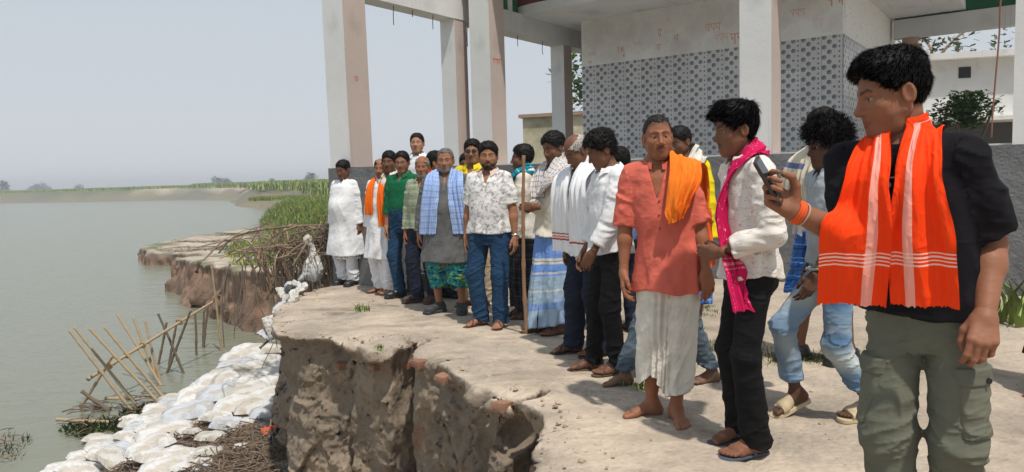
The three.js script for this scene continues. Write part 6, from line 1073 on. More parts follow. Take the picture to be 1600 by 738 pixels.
// ===== the man with the phone, nearest the camera =====
{
  const pos = [1.34, -2.38], yaw = -44;
  const wr = loc(pos, yaw, [0.88, 1.252, -2.3]);
  const c = person({
    pos, yaw, H: 1.735, seed: 22, girth: 0.93, belly: 0.02, shoulder: 0.168, skin: [0.27, 0.115, 0.065], cell: 0.0085, bodyCell: 0.011, headCell: 0.0032, handCell: 0.0034, arms: 1.08, neckR: 0.062,
    label: 'man in a black T-shirt and orange scarf looking at his phone, nearest the camera', group: 'people standing along the eroded bank',
    feet: { L: [0.075, -0.05, 20], R: [-0.07, 0.02, 0] }, sole: 0.015, twist: 4, lean: [-0.055, 0.075],
    armR: { hand: wr, abs: true, pole: [0.58, -0.8, -0.33], dir: locDir(yaw, [-0.80, 0.6, 0.05]), palm: locDir(yaw, [0.25, 0.2, 1]), pose: 'phone' },
    armL: { hand: [0.215, 0.93, 0.06], pole: [0.05, 0, -1], palm: [-0.45, 0, -1], pose: 'loose' }, handScale: 1.06,
    head: [-48, 13, 0], headFwd: 0.03, headScale: 1.03, face: { w: 1.02, cheek: 1.15, double: 0.85, stubble: 0.2, nose: 1.05, lip: 1.0, hairLin: [0.006, 0.005, 0.006] },
    hair: { th: 0.011, vol: 0.012, quiff: 0.014, rough: 0.005, fq: 42, strands: 9000, len: 0.018, sweep: 0.8, lift: 0.16, sw: 0.0008, color: '#100c0e', sideTh: 0.55, back: -0.062, line: 0.066 }, hairCell: 0.004,
  });
  const tee = cloth(lin(0.009, 0.008, 0.0105), { rough: 0.8 });
  const sh = shirt(c, { name: 't_shirt', mat: tee, hem: 0.885, sleeve: 0.86, sleeveR: [0.076, 0.08, 0.06], loose: 0.016, flare: 0.018, wrinkle: 0.011, cell: 0.0085, neckR: 1.28, neckTop: 0.045, fold: 0.008, nf: 7 });
  const shF = c.colliders[c.colliders.length - 1];
  const olive = cloth(lin(0.15, 0.152, 0.115), { rough: 0.9, rep: 3 });
  const tr = trousers(c, { mat: olive, r: [0.086, 0.076, 0.072], wrinkle: 0.01, cell: 0.0085, hem: 0.04, waist: 0.97, cut: 0.93, seed: 5, stack: 0.8 });
  const trF = c.colliders[c.colliders.length - 1];
  for (const k of ['L', 'R']) {
    const l = c.leg[k], p = V.lerp(l.hp, l.kn, 0.62), sx = k === 'L' ? 1 : -1; p[0] += sx * 0.06;
    const pc = V.add(p, [sx * 0.035, -0.02, 0.03]);
    const pk = patch(c, trF, 0.011, pc, [0.075, 0.1, 0.085], sx * 62, 'pocket', olive, 0.006);
    patch(c, trF, 0.017, V.add(pc, [0, 0.092, 0]), [0.08, 0.028, 0.09], sx * 62, 'pocket_flap', olive, 0.006);
  }
  { // button on the visible flap
    const l = c.leg.L, p = V.lerp(l.hp, l.kn, 0.62), dir = V.nrm([0.6, 0, 0.8]); let q = V.add(p, [0.095, 0.062, 0.03]); q = V.add(q, V.mul(dir, 0.25)); for (let i = 0; i < 60; i++) { const d = trF(...q) - 0.02; if (d < 0.001) break; q = V.add(q, V.mul(dir, -d * 0.7)); }
    const g = new THREE.CylinderGeometry(0.009, 0.009, 0.005, 14); g.rotateX(PI / 2); g.applyMatrix4(basis([0, 1, 0], dir)); const b = part(c.root, 'button', g, M.frame); b.position.set(...q);
  }
  const scTex = canvasTex(512, 2048, (x, w, h) => {
    x.fillStyle = '#fb3f10'; x.fillRect(0, 0, w, h);
    for (let i = 0; i < 900; i++) { x.fillStyle = `rgba(${rnd() > 0.5 ? '255,120,40' : '215,35,5'},0.045)`; x.fillRect(rnd() * w, 0, 1 + rnd() * 2, h); }
    x.fillStyle = '#f7a393'; x.fillRect(w * 0.24, 0, w * 0.15, h);
    for (const e of [0, 1]) for (const [a, b] of [[0.072, 0.075], [0.079, 0.0815], [0.085, 0.0885], [0.092, 0.0945]]) { x.fillStyle = '#f6c9bd'; const y0 = e ? h * (1 - b) : h * a; x.fillRect(0, y0, w, (b - a) * h); }
  });
  const sc = cloth(lin(1, 1, 1), { map: scTex, rough: 0.75, bump: 0.006, crep: [0.5, 2.6] });
  neckScarf(c, { mat: sc, left: 0.935, right: 0.925, w: 0.185, nw: 0.095, cw: 0.66, x: 0.07, xb: 0.045, xr: 0.062, xbr: 0.15, z: 0.17, zr: 0.19, hang: 0.36, folds: 1.6, foldAmp: 0.011, nu: 190, nv: 48, seed: 2.3, gap: 0.009, label: 'bright orange scarf with pale stripe and white bands at the ends' });
  // print on the chest
  {
    const tex = canvasTex(256, 128, (x, w, h) => { x.fillStyle = '#000'; x.fillRect(0, 0, w, h); x.fillStyle = '#fff'; x.fillRect(20, 14, 216, 9); x.font = 'bold 96px sans-serif'; x.fillText('SP', 40, 116); }, { data: true });
    const n = 20, mm = 10, pos2 = [], uv = [], idx = [], tw = c.twist;
    for (let j = 0; j <= mm; j++) for (let i = 0; i <= n; i++) { const u = i / n, v = j / mm, x = -0.005 + (u - 0.5) * 0.13, y = 1.325 + (v - 0.5) * 0.06; let q = [c.hip[0] + c.lean[0] + x, y, 0.3]; for (let k = 0; k < 60; k++) { const d = shF(...q) - 0.003; if (d < 0.0006) break; q[2] -= d * 0.6; } pos2.push(...q); uv.push(u, v); }
    for (let j = 0; j < mm; j++) for (let i = 0; i < n; i++) { const a = j * (n + 1) + i, b = a + n + 1; idx.push(a, a + 1, b, b, a + 1, b + 1); }
    part(c.root, 'chest_print', geo(pos2, idx, uv), std({ color: lin(0.6, 0.6, 0.62), roughness: 0.8, alphaMap: tex, transparent: true, alphaTest: 0.5, side: THREE.DoubleSide }));
  }
  // orange thread and beads on the wrist
  {
    const A = c.arm.R, ax = V.nrm(V.sub(A.wr, A.el)), m = basis(ax, [0, 1, 0.2]);
    for (const [off, r, col, nm] of [[-0.012, 0.0045, lin(0.75, 0.1, 0.015), 'wrist_thread'], [-0.02, 0.0045, lin(0.7, 0.08, 0.01), 'wrist_thread'], [-0.004, 0.004, lin(0.72, 0.09, 0.01), 'wrist_thread'], [-0.032, 0.0032, lin(0.45, 0.3, 0.2), 'bracelet']]) {
      const g = new THREE.TorusGeometry(0.031 + r * 0.5 + abs(off) * 0.1, r, 8, 36); g.rotateX(PI / 2); g.applyMatrix4(m); const b = part(c.root, nm, g, std({ color: col, roughness: 0.8 })); b.position.set(...V.add(A.wr, V.mul(ax, off)));
    }
  }
  footwear(c, 'shoe', M.brownShoe);
  // the phone in his hand
  const ph = new THREE.Group(); const hp = new THREE.Vector3(0.072, 0, 0).set(-0.0, 0.092, 0.03).applyMatrix4(c.arm.R.m).applyMatrix4(c.root.matrixWorld.compose(c.root.position, c.root.quaternion, c.root.scale));
  ph.position.copy(hp); const ay = new THREE.Vector3(-0.52, 0.85, 0.06).normalize(), az = new THREE.Vector3(0.72, 0.45, 0.52); az.addScaledVector(ay, -az.dot(ay)).normalize(); const axx = new THREE.Vector3().crossVectors(ay, az); ph.quaternion.setFromRotationMatrix(new THREE.Matrix4().makeBasis(axx, ay, az));
  const rs = new THREE.Shape(); const w = 0.037, l0 = -0.045, l1 = 0.112, r = 0.008; rs.moveTo(-w + r, l0); rs.lineTo(w - r, l0); rs.quadraticCurveTo(w, l0, w, l0 + r); rs.lineTo(w, l1 - r); rs.quadraticCurveTo(w, l1, w - r, l1); rs.lineTo(-w + r, l1); rs.quadraticCurveTo(-w, l1, -w, l1 - r); rs.lineTo(-w, l0 + r); rs.quadraticCurveTo(-w, l0, -w + r, l0);
  const bg = new THREE.ExtrudeGeometry(rs, { depth: 0.008, bevelEnabled: true, bevelSize: 0.001, bevelThickness: 0.001, bevelSegments: 2 }); bg.translate(0, 0, -0.005);
  part(ph, 'phone_case', bg, std({ color: lin(0.05, 0.025, 0.02), roughness: 0.5 })); const sg = new THREE.PlaneGeometry(2 * w - 0.006, l1 - l0 - 0.008); sg.translate(0, (l0 + l1) / 2, 0.0046); part(ph, 'screen', sg, phys({ color: lin(0.02, 0.025, 0.03), roughness: 0.06, specularIntensity: 1 }));
  add(ph, 'mobile_phone', 'dark smartphone held up by the man in the orange scarf', 'phone');
}
// ===== man in the salmon kurta =====
{
  const pos = [0.86, -4.12], yaw = -14;
  const c = person({
    pos, yaw, H: 1.70, seed: 17, girth: 0.87, shoulder: 0.152, skin: SK.red, cell: 0.011, headCell: 0.004, handCell: 0.0045, footCell: 0.0055, sole: 0, dusty: 0.3, arms: 0.95,
    label: 'barefoot man in a salmon kurta and white dhoti with an orange cloth on his shoulder',
    feet: { L: [0.05, 0.08, 16], R: [-0.09, 0.0, -62] }, hip: [0.02, 0], lean: [-0.06, 0], head: [12, 2, 2], headScale: 1.0,
    face: { w: 0.97, mous: 0.9, beardLin: [0.05, 0.04, 0.035], tilak: 1, scalp: 0.75, scalpLin: [0.04, 0.035, 0.033], stubble: 0.15, nose: 1.05 },
    hair: { th: 0.0035, vol: 0, rough: 0.0015, strands: 1200, len: 0.005, lift: 0.8, color: '#2a2521', line: 0.078, recede: 0.03 },
    armR: { hand: [-0.225, 0.80, 0.05], palm: [1, 0, -0.1] }, armL: { hand: [0.23, 0.82, 0.09], palm: [-0.4, 0, -1] },
  });
  const salmon = cloth(lin(0.68, 0.15, 0.105), { rep: 3 });
  wrapCloth(c, { name: 'dhoti', mat: cloth(lin(0.72, 0.68, 0.6)), top: 0.738, hem: 0.19, fold: 0.011, nf: 7, flare: 0.0, hemTilt: 0.05, tiltAt: 160, pleat: 0.03, tuck: -22, slant: 4, lift: 0.12, liftAt: -40, seed: 3, rows: 80, n: 160 });
  shirt(c, { name: 'kurta', mat: salmon, hem: 0.725, sleeve: 0.98, sleeveR: [0.064, 0.068, 0.064], flare: 0.045, wrinkle: 0.011, vee: 0.17, veeW: 0.26, collar: 'stand', collarOpen: 20, neckR: 1.25, cell: 0.0095, fold: 0.012, nf: 8, hemWave: 0.012, tail: 0 });
  const shF = c.colliders[c.colliders.length - 1];
  const oc = cloth(lin(0.93, 0.22, 0.02), { rep: 3 });
  const k = 1.0; strip2(c, { mat: oc, path: [[0.05, 1.12, 0.19], [0.06, 1.2, 0.19], [0.1, 1.35, 0.15], [0.1, 1.46, 0.03], [0.12, 1.42, -0.1], [0.13, 1.3, -0.16], [0.14, 1.16, -0.17]].map((p) => [p[0] + 0.012, p[1], p[2]]), across: [[1, 0.45, 0], [1, 0.3, 0], [1, -0.1, 0], [1, -0.32, 0], [1, -0.2, 0], [1, 0, 0], [1, 0, 0]], width: [0.09, 0.14, 0.17, 0.18, 0.2, 0.2, 0.18], foldAmp: [0.012, 0.015, 0.013, 0.009, 0.01, 0.012, 0.012], folds: 2.6, seed: 4.2, nu: 80, nv: 34, name: 'shoulder_cloth', label: 'orange cloth laid over one shoulder', gap: 0.009 });
  for (let i = 0; i < 3; i++) { let q = [c.hip[0] + c.lean[0] * 0.8 - 0.0, 1.23 - i * 0.075, 0.3]; for (let t = 0; t < 60; t++) { const d = shF(...q) - 0.002; if (d < 0.0006) break; q[2] -= d * 0.6; } const g = new THREE.SphereGeometry(0.006, 8, 6); const b = part(c.root, 'button', g, salmon); b.position.set(...q); }
}
// ===== young man with the pink scarf =====
{
  const pos = [1.16, -3.6], yaw = -82;
  const printTex = canvasTex(512, 512, (x, w, h) => { x.fillStyle = '#ffffff'; x.fillRect(0, 0, w, h); x.strokeStyle = 'rgba(150,140,128,0.4)'; x.lineWidth = 2; for (let i = 0; i < 700; i++) { const a = rnd() * w, b = rnd() * h; x.beginPath(); x.moveTo(a, b); x.bezierCurveTo(a + rr(-26, 26), b + rr(-12, 12), a + rr(-12, 12), b + rr(-12, 12), a + rr(-14, 14), b + rr(-14, 14)); x.stroke(); } });
  const c = person({
    pos, yaw, H: 1.7, seed: 19, girth: 0.86, skin: [0.19, 0.082, 0.047], cell: 0.0105, headCell: 0.0038, handCell: 0.0045, footCell: 0.0055, sole: 0.014, legs: 0.9, arms: 0.85, neckR: 0.046,
    label: 'young man in a cream shirt and pink scarf standing side-on in blue flip-flops',
    feet: { L: [0.1, 0.02, 8], R: [-0.1, -0.0, 14] }, lean: [0, 0.03], arch: -0.01, head: [-2, 8, 0], headScale: 0.98, headFwd: 0.04,
    face: { w: 0.96, nose: 1.0, lip: 1.2, cheek: 0.9, mous: 0.35 },
    hair: { th: 0.013, vol: 0.017, quiff: 0.02, rough: 0.006, fq: 34, strands: 5200, len: 0.036, sweep: 1.0, lift: 0.1, sw: 0.001, color: '#0d0b0c', sideTh: 0.45, back: -0.055, line: 0.055, mess: 0.22 },
    armL: { hand: [0.1, 1.0, 0.19], pole: [0.55, -0.6, -0.9], palm: [-0.2, 0.1, -1], dir: [-0.75, -0.1, 0.35] }, armR: { hand: [-0.13, 1.0, -0.1], pole: [-0.5, 0, -1], palm: [0, 0, 1] },
  });
  const cm = cloth(lin(0.74, 0.68, 0.62), { map: repeated(printTex, 2.2, 2.2) });
  trousers(c, { mat: cloth(lin(0.008, 0.0075, 0.008), { rough: 0.75 }), r: [0.086, 0.066, 0.074], wrinkle: 0.007, cell: 0.0095, hem: 0.045, waist: 0.98, cut: 0.92, seed: 7 });
  shirt(c, { mat: cm, hem: 0.875, sleeve: [1.75, 1.9], sleeveR: [0.066, 0.06, 0.05], flare: 0.03, wrinkle: 0.012, collar: 'shirt', cell: 0.009, fold: 0.012, tail: 0.02, vee: 0.05, freq: 1.2 });
  const pk = canvasTex(256, 1024, (x, w, h) => { x.fillStyle = '#c91a57'; x.fillRect(0, 0, w, h); for (let i = 0; i < 500; i++) { x.fillStyle = 'rgba(245,205,215,0.8)'; const px = (i * 37) % w, py = rnd() * h; if (vn(px * 0.02, py * 0.008, 3) > 0.0) { x.beginPath(); x.arc(px, py, 2.2, 0, 7); x.fill(); } } for (let e = 0; e < 2; e++) for (const [a, b] of [[0.11, 0.113], [0.12, 0.127], [0.135, 0.138], [0.155, 0.158]]) { x.fillStyle = 'rgba(240,190,175,0.85)'; for (let k = 0; k < 36; k++) x.fillRect(k * w / 36, e ? h * (1 - b) : h * a, w / 36 * 0.6, (b - a) * h); } });
  const pkm = cloth(lin(1, 1, 1), { map: pk });
  strip2(c, { mat: pkm, path: [[0.15, 0.72, 0.1], [0.13, 0.92, 0.14], [0.07, 1.15, 0.17], [0.065, 1.34, 0.12], [0.08, 1.465, 0.02], [0, 1.495, -0.07], [-0.075, 1.47, -0.02], [-0.1, 1.4, -0.09], [-0.1, 1.3, -0.13], [-0.1, 1.18, -0.14]], across: [[0.3, 0, 1], [0.35, 0, 1], [0.6, 0.2, 0.9], [0.8, 0, 0.7], [0.7, -0.6, -0.3], [0.1, -0.8, -0.6], [-0.7, -0.5, -0.3], [-1, -0.2, 0], [-1, 0, 0], [-1, 0, 0]], width: [0.13, 0.12, 0.08, 0.075, 0.1, 0.11, 0.1, 0.1, 0.12, 0.14], foldAmp: 0.009, folds: 3, nu: 130, nv: 26, seed: 6.1, gap: 0.008, label: 'pink scarf with white dots and a woven border' });
  footwear(c, 'flip', M_FOOT, { cell: 0.004, soleColor: [0.06, 0.075, 0.1], strapColor: [0.07, 0.11, 0.32] });
}
// ===== boy in jeans and slides, walking =====
{
  const pos = [1.75, -4.02], yaw = -84;
  const dn = canvasTex(512, 512, (x, w, h) => { x.fillStyle = '#7f97ad'; x.fillRect(0, 0, w, h); for (let i = 0; i < 90; i++) { const a = rnd() * w, b = rnd() * h, r = 30 + rnd() * 60; const g = x.createRadialGradient(a, b, 0, a, b, r); const c1 = rnd() > 0.5 ? '225,222,205' : '45,78,118'; g.addColorStop(0, `rgba(${c1},0.5)`); g.addColorStop(1, `rgba(${c1},0)`); x.fillStyle = g; x.fillRect(0, 0, w, h); } });
  const c = person({
    pos, yaw, H: 1.62, seed: 20, girth: 0.84, skin: SK.deep, cell: 0.0105, headCell: 0.004, handCell: 0.0045, footCell: 0.0055, sole: 0.026, legs: 0.9, arms: 0.85, neckR: 0.046,
    label: 'boy with curly hair in faded jeans and pale slides walking between the two scarf wearers',
    feet: { L: [0.08, -0.17, 6], R: [-0.08, 0.17, 10, 0.035, 18] }, hip: [0, 0.0], drop: 0.045, lean: [0, 0.02], head: [0, 8, 0],
    face: { w: 0.96, lip: 1.3, nose: 0.95 },
    hair: { th: 0.026, vol: 0.014, rough: 0.012, fq: 62, curl: 1, strands: 3800, len: 0.026, lift: 0.9, mess: 1.1, sw: 0.0014, color: '#0f0c0b', sideTh: 0.8, back: -0.07, line: 0.052 },
    armL: { hand: [0.21, 0.83, 0.2], pole: [0.3, -0.2, -1], palm: [-1, 0, 0] }, armR: { hand: [-0.2, 0.84, 0.0], palm: [1, 0, 0] },
  });
  trousers(c, { name: 'jeans', mat: cloth(lin(0.95, 0.95, 0.95), { map: repeated(dn, 1.3, 1.3), rough: 0.9 }), r: [0.092, 0.07, 0.055], wrinkle: 0.011, cell: 0.0095, hemAt: { L: 0.17, R: 0.2 }, waist: 0.97, cut: 0.95, seed: 9 });
  shirt(c, { mat: cloth(lin(0.42, 0.49, 0.52), { rep: 3 }), hem: 0.92, sleeve: [1.15, 1.2], sleeveR: [0.072, 0.066, 0.062], flare: 0.03, wrinkle: 0.012, collar: 'shirt', cell: 0.0095, tail: 0.02, freq: 1.2, vee: 0.05 });
  footwear(c, 'slide', std({ color: lin(0.5, 0.4, 0.25), roughness: 0.7 }), { cell: 0.0045 });
  { const A = c.arm.L, ax = V.nrm(V.sub(A.wr, A.el)); const g = new THREE.TorusGeometry(0.03, 0.004, 8, 30); g.rotateX(PI / 2); g.applyMatrix4(basis(ax, [0, 1, 0.2])); const b = part(c.root, 'bracelet', g, M.black); b.position.set(...V.add(A.wr, V.mul(ax, -0.02))); }
}
// ===== the row of people along the edge, from the left =====
const dotTex = canvasTex(512, 512, (x, w, h) => { x.fillStyle = '#f4f3f0'; x.fillRect(0, 0, w, h); seed(3); for (let i = 0; i < 150; i++) { x.save(); x.translate(rnd() * w, rnd() * h); x.rotate(rnd() * 6.28); x.strokeStyle = 'rgba(70,66,72,0.75)'; x.fillStyle = 'rgba(110,104,110,0.55)'; x.lineWidth = 2.5; x.beginPath(); x.moveTo(0, -22); x.quadraticCurveTo(rr(-8, 8), 0, 0, 22); x.stroke(); for (let k = 0; k < 4; k++) { x.beginPath(); x.ellipse((k % 2 ? 8 : -8), -14 + k * 8, 7, 3, k % 2 ? 0.7 : -0.7, 0, 7); x.fill(); } x.restore(); } });
const checkTex = plaid('#b9bca8', ['#6f7a6a', '#8f9a88', '#e2e2d4'], 16, 16, 0.22), blueGam = plaid('#93aede', ['#dfe6f2', '#6f8cc8', '#c9d4ea'], 24, 110, 0.3), teal = plaid('#1d93a8', ['#0a3f55', '#cfeef2', '#0c5f7a'], 10, 14, 0.35), checkScarf = plaid('#dcd6cf', ['#3f5a94', '#8a4a3a', '#5b6ea0'], 14, 26, 0.16), darkPl = plaid('#23242c', ['#565a66', '#101218', '#6b6457'], 12, 8, 0.2);
const blueLungi = stripesTex(512, 512, '#6f93d0', [['#c9c8c2', 0, 0.30, 1, 0.325], ['#8d8a84', 0, 0.325, 1, 0.335], ['#c9c8c2', 0, 0.335, 1, 0.36], ['#c9c8c2', 0, 0.44, 1, 0.46], ['#86b', 0, 0.45, 1, 0.452], ['#9fb3c2', 0, 0.48, 1, 1, 0.9], ['#c9c8c2', 0, 0.62, 1, 0.64], ['#7b97c8', 0, 0.75, 1, 0.82], ['#31519c', 0.2, 0, 0.24, 1, 0.3], ['#31519c', 0.6, 0, 0.66, 1, 0.3]]);
const greenLungi = canvasTex(512, 512, (x, w, h) => { x.fillStyle = '#1f7f8e'; x.fillRect(0, 0, w, h); seed(41); for (let i = 0; i < 200; i++) { x.fillStyle = ['rgba(108,150,50,0.75)', 'rgba(16,60,110,0.7)', 'rgba(30,130,140,0.7)', 'rgba(190,190,90,0.5)', 'rgba(20,50,70,0.6)'][floor(rnd() * 5)]; x.beginPath(); x.ellipse(rnd() * w, rnd() * h, 8 + rnd() * 22, 10 + rnd() * 34, rr(-0.4, 0.4), 0, 7); x.fill(); } });
const bluePl = plaid('#2f6fc4', ['#12234f', '#a8c4e6', '#5a4a44'], 9, 7, 0.28), stripeShawl = stripesTex(256, 512, '#d9cdb4', [['#4d5d8c', 0.2, 0, 0.26, 1, 0.8], ['#8c8a84', 0.5, 0, 0.58, 1, 0.7], ['#d9d3c4', 0.7, 0, 0.75, 1], ['#4d5d8c', 0, 0.42, 1, 0.47, 0.8]]);
const P = (o) => person(o), HB = (o = {}) => ({ ...hairShort, color: blackHair, ...o });
const rowG = 'people standing along the eroded bank';
{ // 1: white kurta, at the left end
  const c = P({ pos: [-2.2, -9.85], yaw: -30, H: 1.66, seed: 1, girth: 1.22, shoulder: 0.18, belly: 0.06, skin: SK.dark, sole: 0.015, label: 'stout man in a long white kurta looking down, leftmost of the row', head: [0, 15, 0], feet: { L: [0.1, 0.03, 10], R: [-0.09, 0.0, -8] }, hair: HB({ vol: 0.0072 }), face: { w: 1.04, mous: 1, double: 0.8 } });
  trousers(c, { mat: M.whiteB, r: [0.1, 0.085, 0.085], hem: 0.07, wrinkle: 0.014, name: 'pyjama' }); shirt(c, { name: 'kurta', mat: M.whiteA, hem: 0.42, flare: 0.045, collar: 'stand', wrinkle: 0.008, fold: 0.01, nf: 6, vee: 0.03 }); glasses(c); footwear(c, 'shoe', M.blackShoe);
}
{ // 2: orange scarf over white kurta, balding
  const c = P({ pos: [-1.57, -9.05], yaw: -26, H: 1.65, seed: 2, girth: 1.06,  skin: SK.mid, label: 'balding man in a white kurta with a narrow orange scarf, second from the left', head: [18, 6, 0], hair: HB({ bald: 1.05, th: 0.008, vol: 0 }), face: { mous: 0.7, stubble: 0.4 }, feet: { L: [0.1, 0.05, 0], R: [-0.09, -0.02, -35] } });
  trousers(c, { mat: M.whiteB, r: [0.1, 0.09, 0.095], hem: 0.05, wrinkle: 0.013, name: 'pyjama' }); shirt(c, { name: 'kurta', mat: M.whiteA, hem: 0.45, flare: 0.04, collar: 'stand', fold: 0.016, vee: 0.05 });
  neckScarf(c, { mat: cloth(lin(0.9, 0.17, 0.01)), left: 0.86, right: 1.0, w: 0.13, nw: 0.09, x: 0.085, folds: 3, foldAmp: 0.012 }); footwear(c, 'flip', M.brownSandal);
}
{ // 3: behind, cream collar
  const c = P({ cell: 0.015, pos: [-1.46, -9.0], yaw: -20, H: 1.73, seed: 33, skin: SK.dark, girth: 0.9, shoulder: 0.15, label: 'dark-haired man in white peering out behind the man in green', head: [10, 4, 0], hair: HB({ vol: 0.0084, line: 0.052 }), face: { mous: 0.6 }, armR: { hand: [-0.18, 0.8, 0] }, armL: { hand: [0.18, 0.8, 0] } });
  trousers(c, { mat: M.whiteB, hem: 0.05 }); shirt(c, { mat: M.creamB, hem: 0.85, collar: 'shirt', vee: 0.06 }); footwear(c, 'flip', M.brownSandal);
}
{ // 4: green shirt
  const c = P({ pos: [-1.26, -8.7], yaw: -22, H: 1.71, seed: 4, girth: 1.06, skin: SK.mid, belly: 0.02, label: 'man in a dark green shirt, blue jeans and glasses', head: [14, 6, 0], hair: HB({ color: '#1d0f0c', vol: 0.0072, line: 0.07 }), face: { mous: 0.5 }, sole: 0.015, feet: { L: [0.1, -0.05, 10], R: [-0.07, 0.05, -35] }, armR: { hand: [-0.2, 0.84, 0.08] } });
  trousers(c, { mat: M.jeansA, r: [0.098, 0.077, 0.066], hem: 0.06, name: 'jeans', waist: 1.02, cut: 1.04 }); shirt(c, { mat: cloth(lin(0.008, 0.12, 0.05)), hem: 0.98, collar: 'shirt', vee: 0.05, wrinkle: 0.01, flare: 0.012, loose: 0.014 }); glasses(c); footwear(c, 'shoe', M.blackShoe);
}
{ // 5: tall man at the back
  const c = P({ cell: 0.015, pos: [-1.16, -9.35], y: 0.2, yaw: -8, H: 1.76, seed: 5, skin: SK.light, label: 'tall clean-shaven man at the back whose head rises above the row', head: [4, -4, 0], hair: HB({ line: 0.072, vol: 0.0060, color: '#211a16' }), face: { w: 1.02 }, shoulder: 0.15, girth: 0.95, armR: { hand: [-0.2, 0.8, 0] }, armL: { hand: [0.2, 0.8, 0] } });
  trousers(c, { mat: M.navy }); shirt(c, { mat: M.whiteB, collar: 'shirt', hem: 0.88 }); footwear(c, 'shoe', M.blackShoe);
  add(new THREE.Mesh(boxGeo(-1.5, -0.85, -0.05, 0.2, -9.62, -9.1), B.grey), 'concrete_step', 'low grey concrete step behind the row of men', 'step');
}
{ // 6: grey stubble, checked shirt
  const c = P({ pos: [-0.98, -8.3], yaw: -24, H: 1.64, seed: 6, girth: 1.06, skin: SK.red, label: 'grey-bearded bald man in a pale checked shirt and dark trousers', head: [20, 4, 0], hair: HB({ bald: 1.15, th: 0.006, vol: 0, color: '#8b847c' }), face: { beard: 0.6, beardLin: GREY, mous: 0.9, browLin: [0.12, 0.11, 0.1] }, sole: 0.015, feet: { L: [0.09, 0.0, 0], R: [-0.1, 0.04, -40] } });
  trousers(c, { mat: M.navy, r: [0.098, 0.08, 0.075], waist: 1.0 }); shirt(c, { mat: cloth(lin(0.62, 0.66, 0.58), { map: repeated(checkTex, 2.5, 2.5) }), hem: 0.86, collar: 'shirt', vee: 0.08, flare: 0.03 }); footwear(c, 'shoe', M.brownShoe);
}
{ // 7: turned away, white shirt with orange-red scarf
  const c = P({ cell: 0.015, pos: [-0.86, -8.55], yaw: 40, H: 1.69, seed: 7, skin: SK.mid, label: 'dark-haired man in white turned away to the right with an orange-red scarf', head: [45, 4, 0], hair: HB({ vol: 0.0096, th: 0.013 }), face: {}, girth: 0.95, shoulder: 0.155, armL: { hand: [0.2, 0.8, 0] }, armR: { hand: [-0.21, 0.8, 0] } });
  trousers(c, { mat: M.navy }); shirt(c, { mat: M.whiteB, hem: 0.86, collar: 'shirt' }); neckScarf(c, { mat: cloth(lin(0.75, 0.07, 0.015)), w: 0.14, nw: 0.1, left: 0.9, right: 0.85 }); footwear(c, 'shoe', M.blackShoe);
}
{ // 8: grey kurta, blue checked gamcha, patterned lungi
  const c = P({ pos: [-0.66, -7.62], yaw: -6, H: 1.69, seed: 8, girth: 1.18, shoulder: 0.185, belly: 0.03, skin: SK.mid, label: 'grey-haired man in a grey kurta with a blue checked scarf and green patterned lungi', head: [2, 4, 0], hair: HB({ th: 0.005, vol: 0.0012, color: '#6f6a66', line: 0.08, recede: 0.02 }), face: { w: 1.05, beard: 0.75, beardLin: [0.2, 0.19, 0.18], mous: 1.1, jaw: 1.05 }, sole: 0.015, feet: { L: [0.13, 0.05, 8], R: [-0.12, 0.0, -40] }, armL: { hand: [0.31, 0.82, 0.05] }, armR: { hand: [-0.3, 0.82, 0.02] } });
  wrapCloth(c, { mat: cloth(lin(0.9, 0.9, 0.9), { map: repeated(greenLungi, 3, 1.5) }), top: 0.57, hem: 0.25, flare: -0.01, fold: 0.006, nf: 9, hemTilt: 0.02, lift: 0.05, liftAt: 0, pleat: 0.012, tuck: 0 });
  shirt(c, { name: 'kurta', mat: M.grey, hem: 0.535, flare: 0.045, collar: 'stand', vee: 0.12, veeW: 0.15, fold: 0.012, wrinkle: 0.011, sleeveR: [0.078, 0.07, 0.058] });
  neckScarf(c, { mat: cloth(lin(0.95, 0.95, 0.95), { map: blueGam }), left: 0.83, right: 0.83, w: 0.19, nw: 0.13, x: 0.12, xb: 0.18, z: 0.17, folds: 4, foldAmp: 0.014, seed: 3 }); footwear(c, 'shoe', M.greyShoe);
}
{ // 9: dark head between
  const c = P({ cell: 0.015, pos: [-0.5, -8.6], yaw: -16, H: 1.66, seed: 9, skin: SK.dark, label: 'man with a dark moustache half hidden between the grey kurta and the yellow shirt', head: [6, 4, 0], hair: HB({ th: 0.012, vol: 0.0060 }), face: { mous: 1.1 }, girth: 0.9, shoulder: 0.15, armL: { hand: [0.18, 0.8, 0] }, armR: { hand: [-0.18, 0.8, 0] } });
  trousers(c, { mat: M.navy }); shirt(c, { mat: M.navy, hem: 0.88, collar: 'shirt' }); footwear(c, 'shoe', M.blackShoe);
}
{ // 10: yellow shirt, sunglasses
  const c = P({ pos: [-0.4, -7.98], yaw: -20, H: 1.79, seed: 10, skin: SK.mid, girth: 1.05, label: 'man in a bright yellow shirt, dark glasses and khaki trousers', head: [14, 0, 0], hair: HB({ vol: 0.0108, line: 0.056 }), face: { w: 1.04, mous: 0.5 }, feet: { L: [0.1, 0, 0], R: [-0.1, 0, -20] } });
  trousers(c, { mat: cloth(lin(0.48, 0.37, 0.25)), r: [0.1, 0.082, 0.078] }); shirt(c, { mat: cloth(lin(0.78, 0.58, 0.02)), hem: 0.84, collar: 'shirt', vee: 0.1 }); glasses(c, true); footwear(c, 'sandal', M.brownSandal);
}
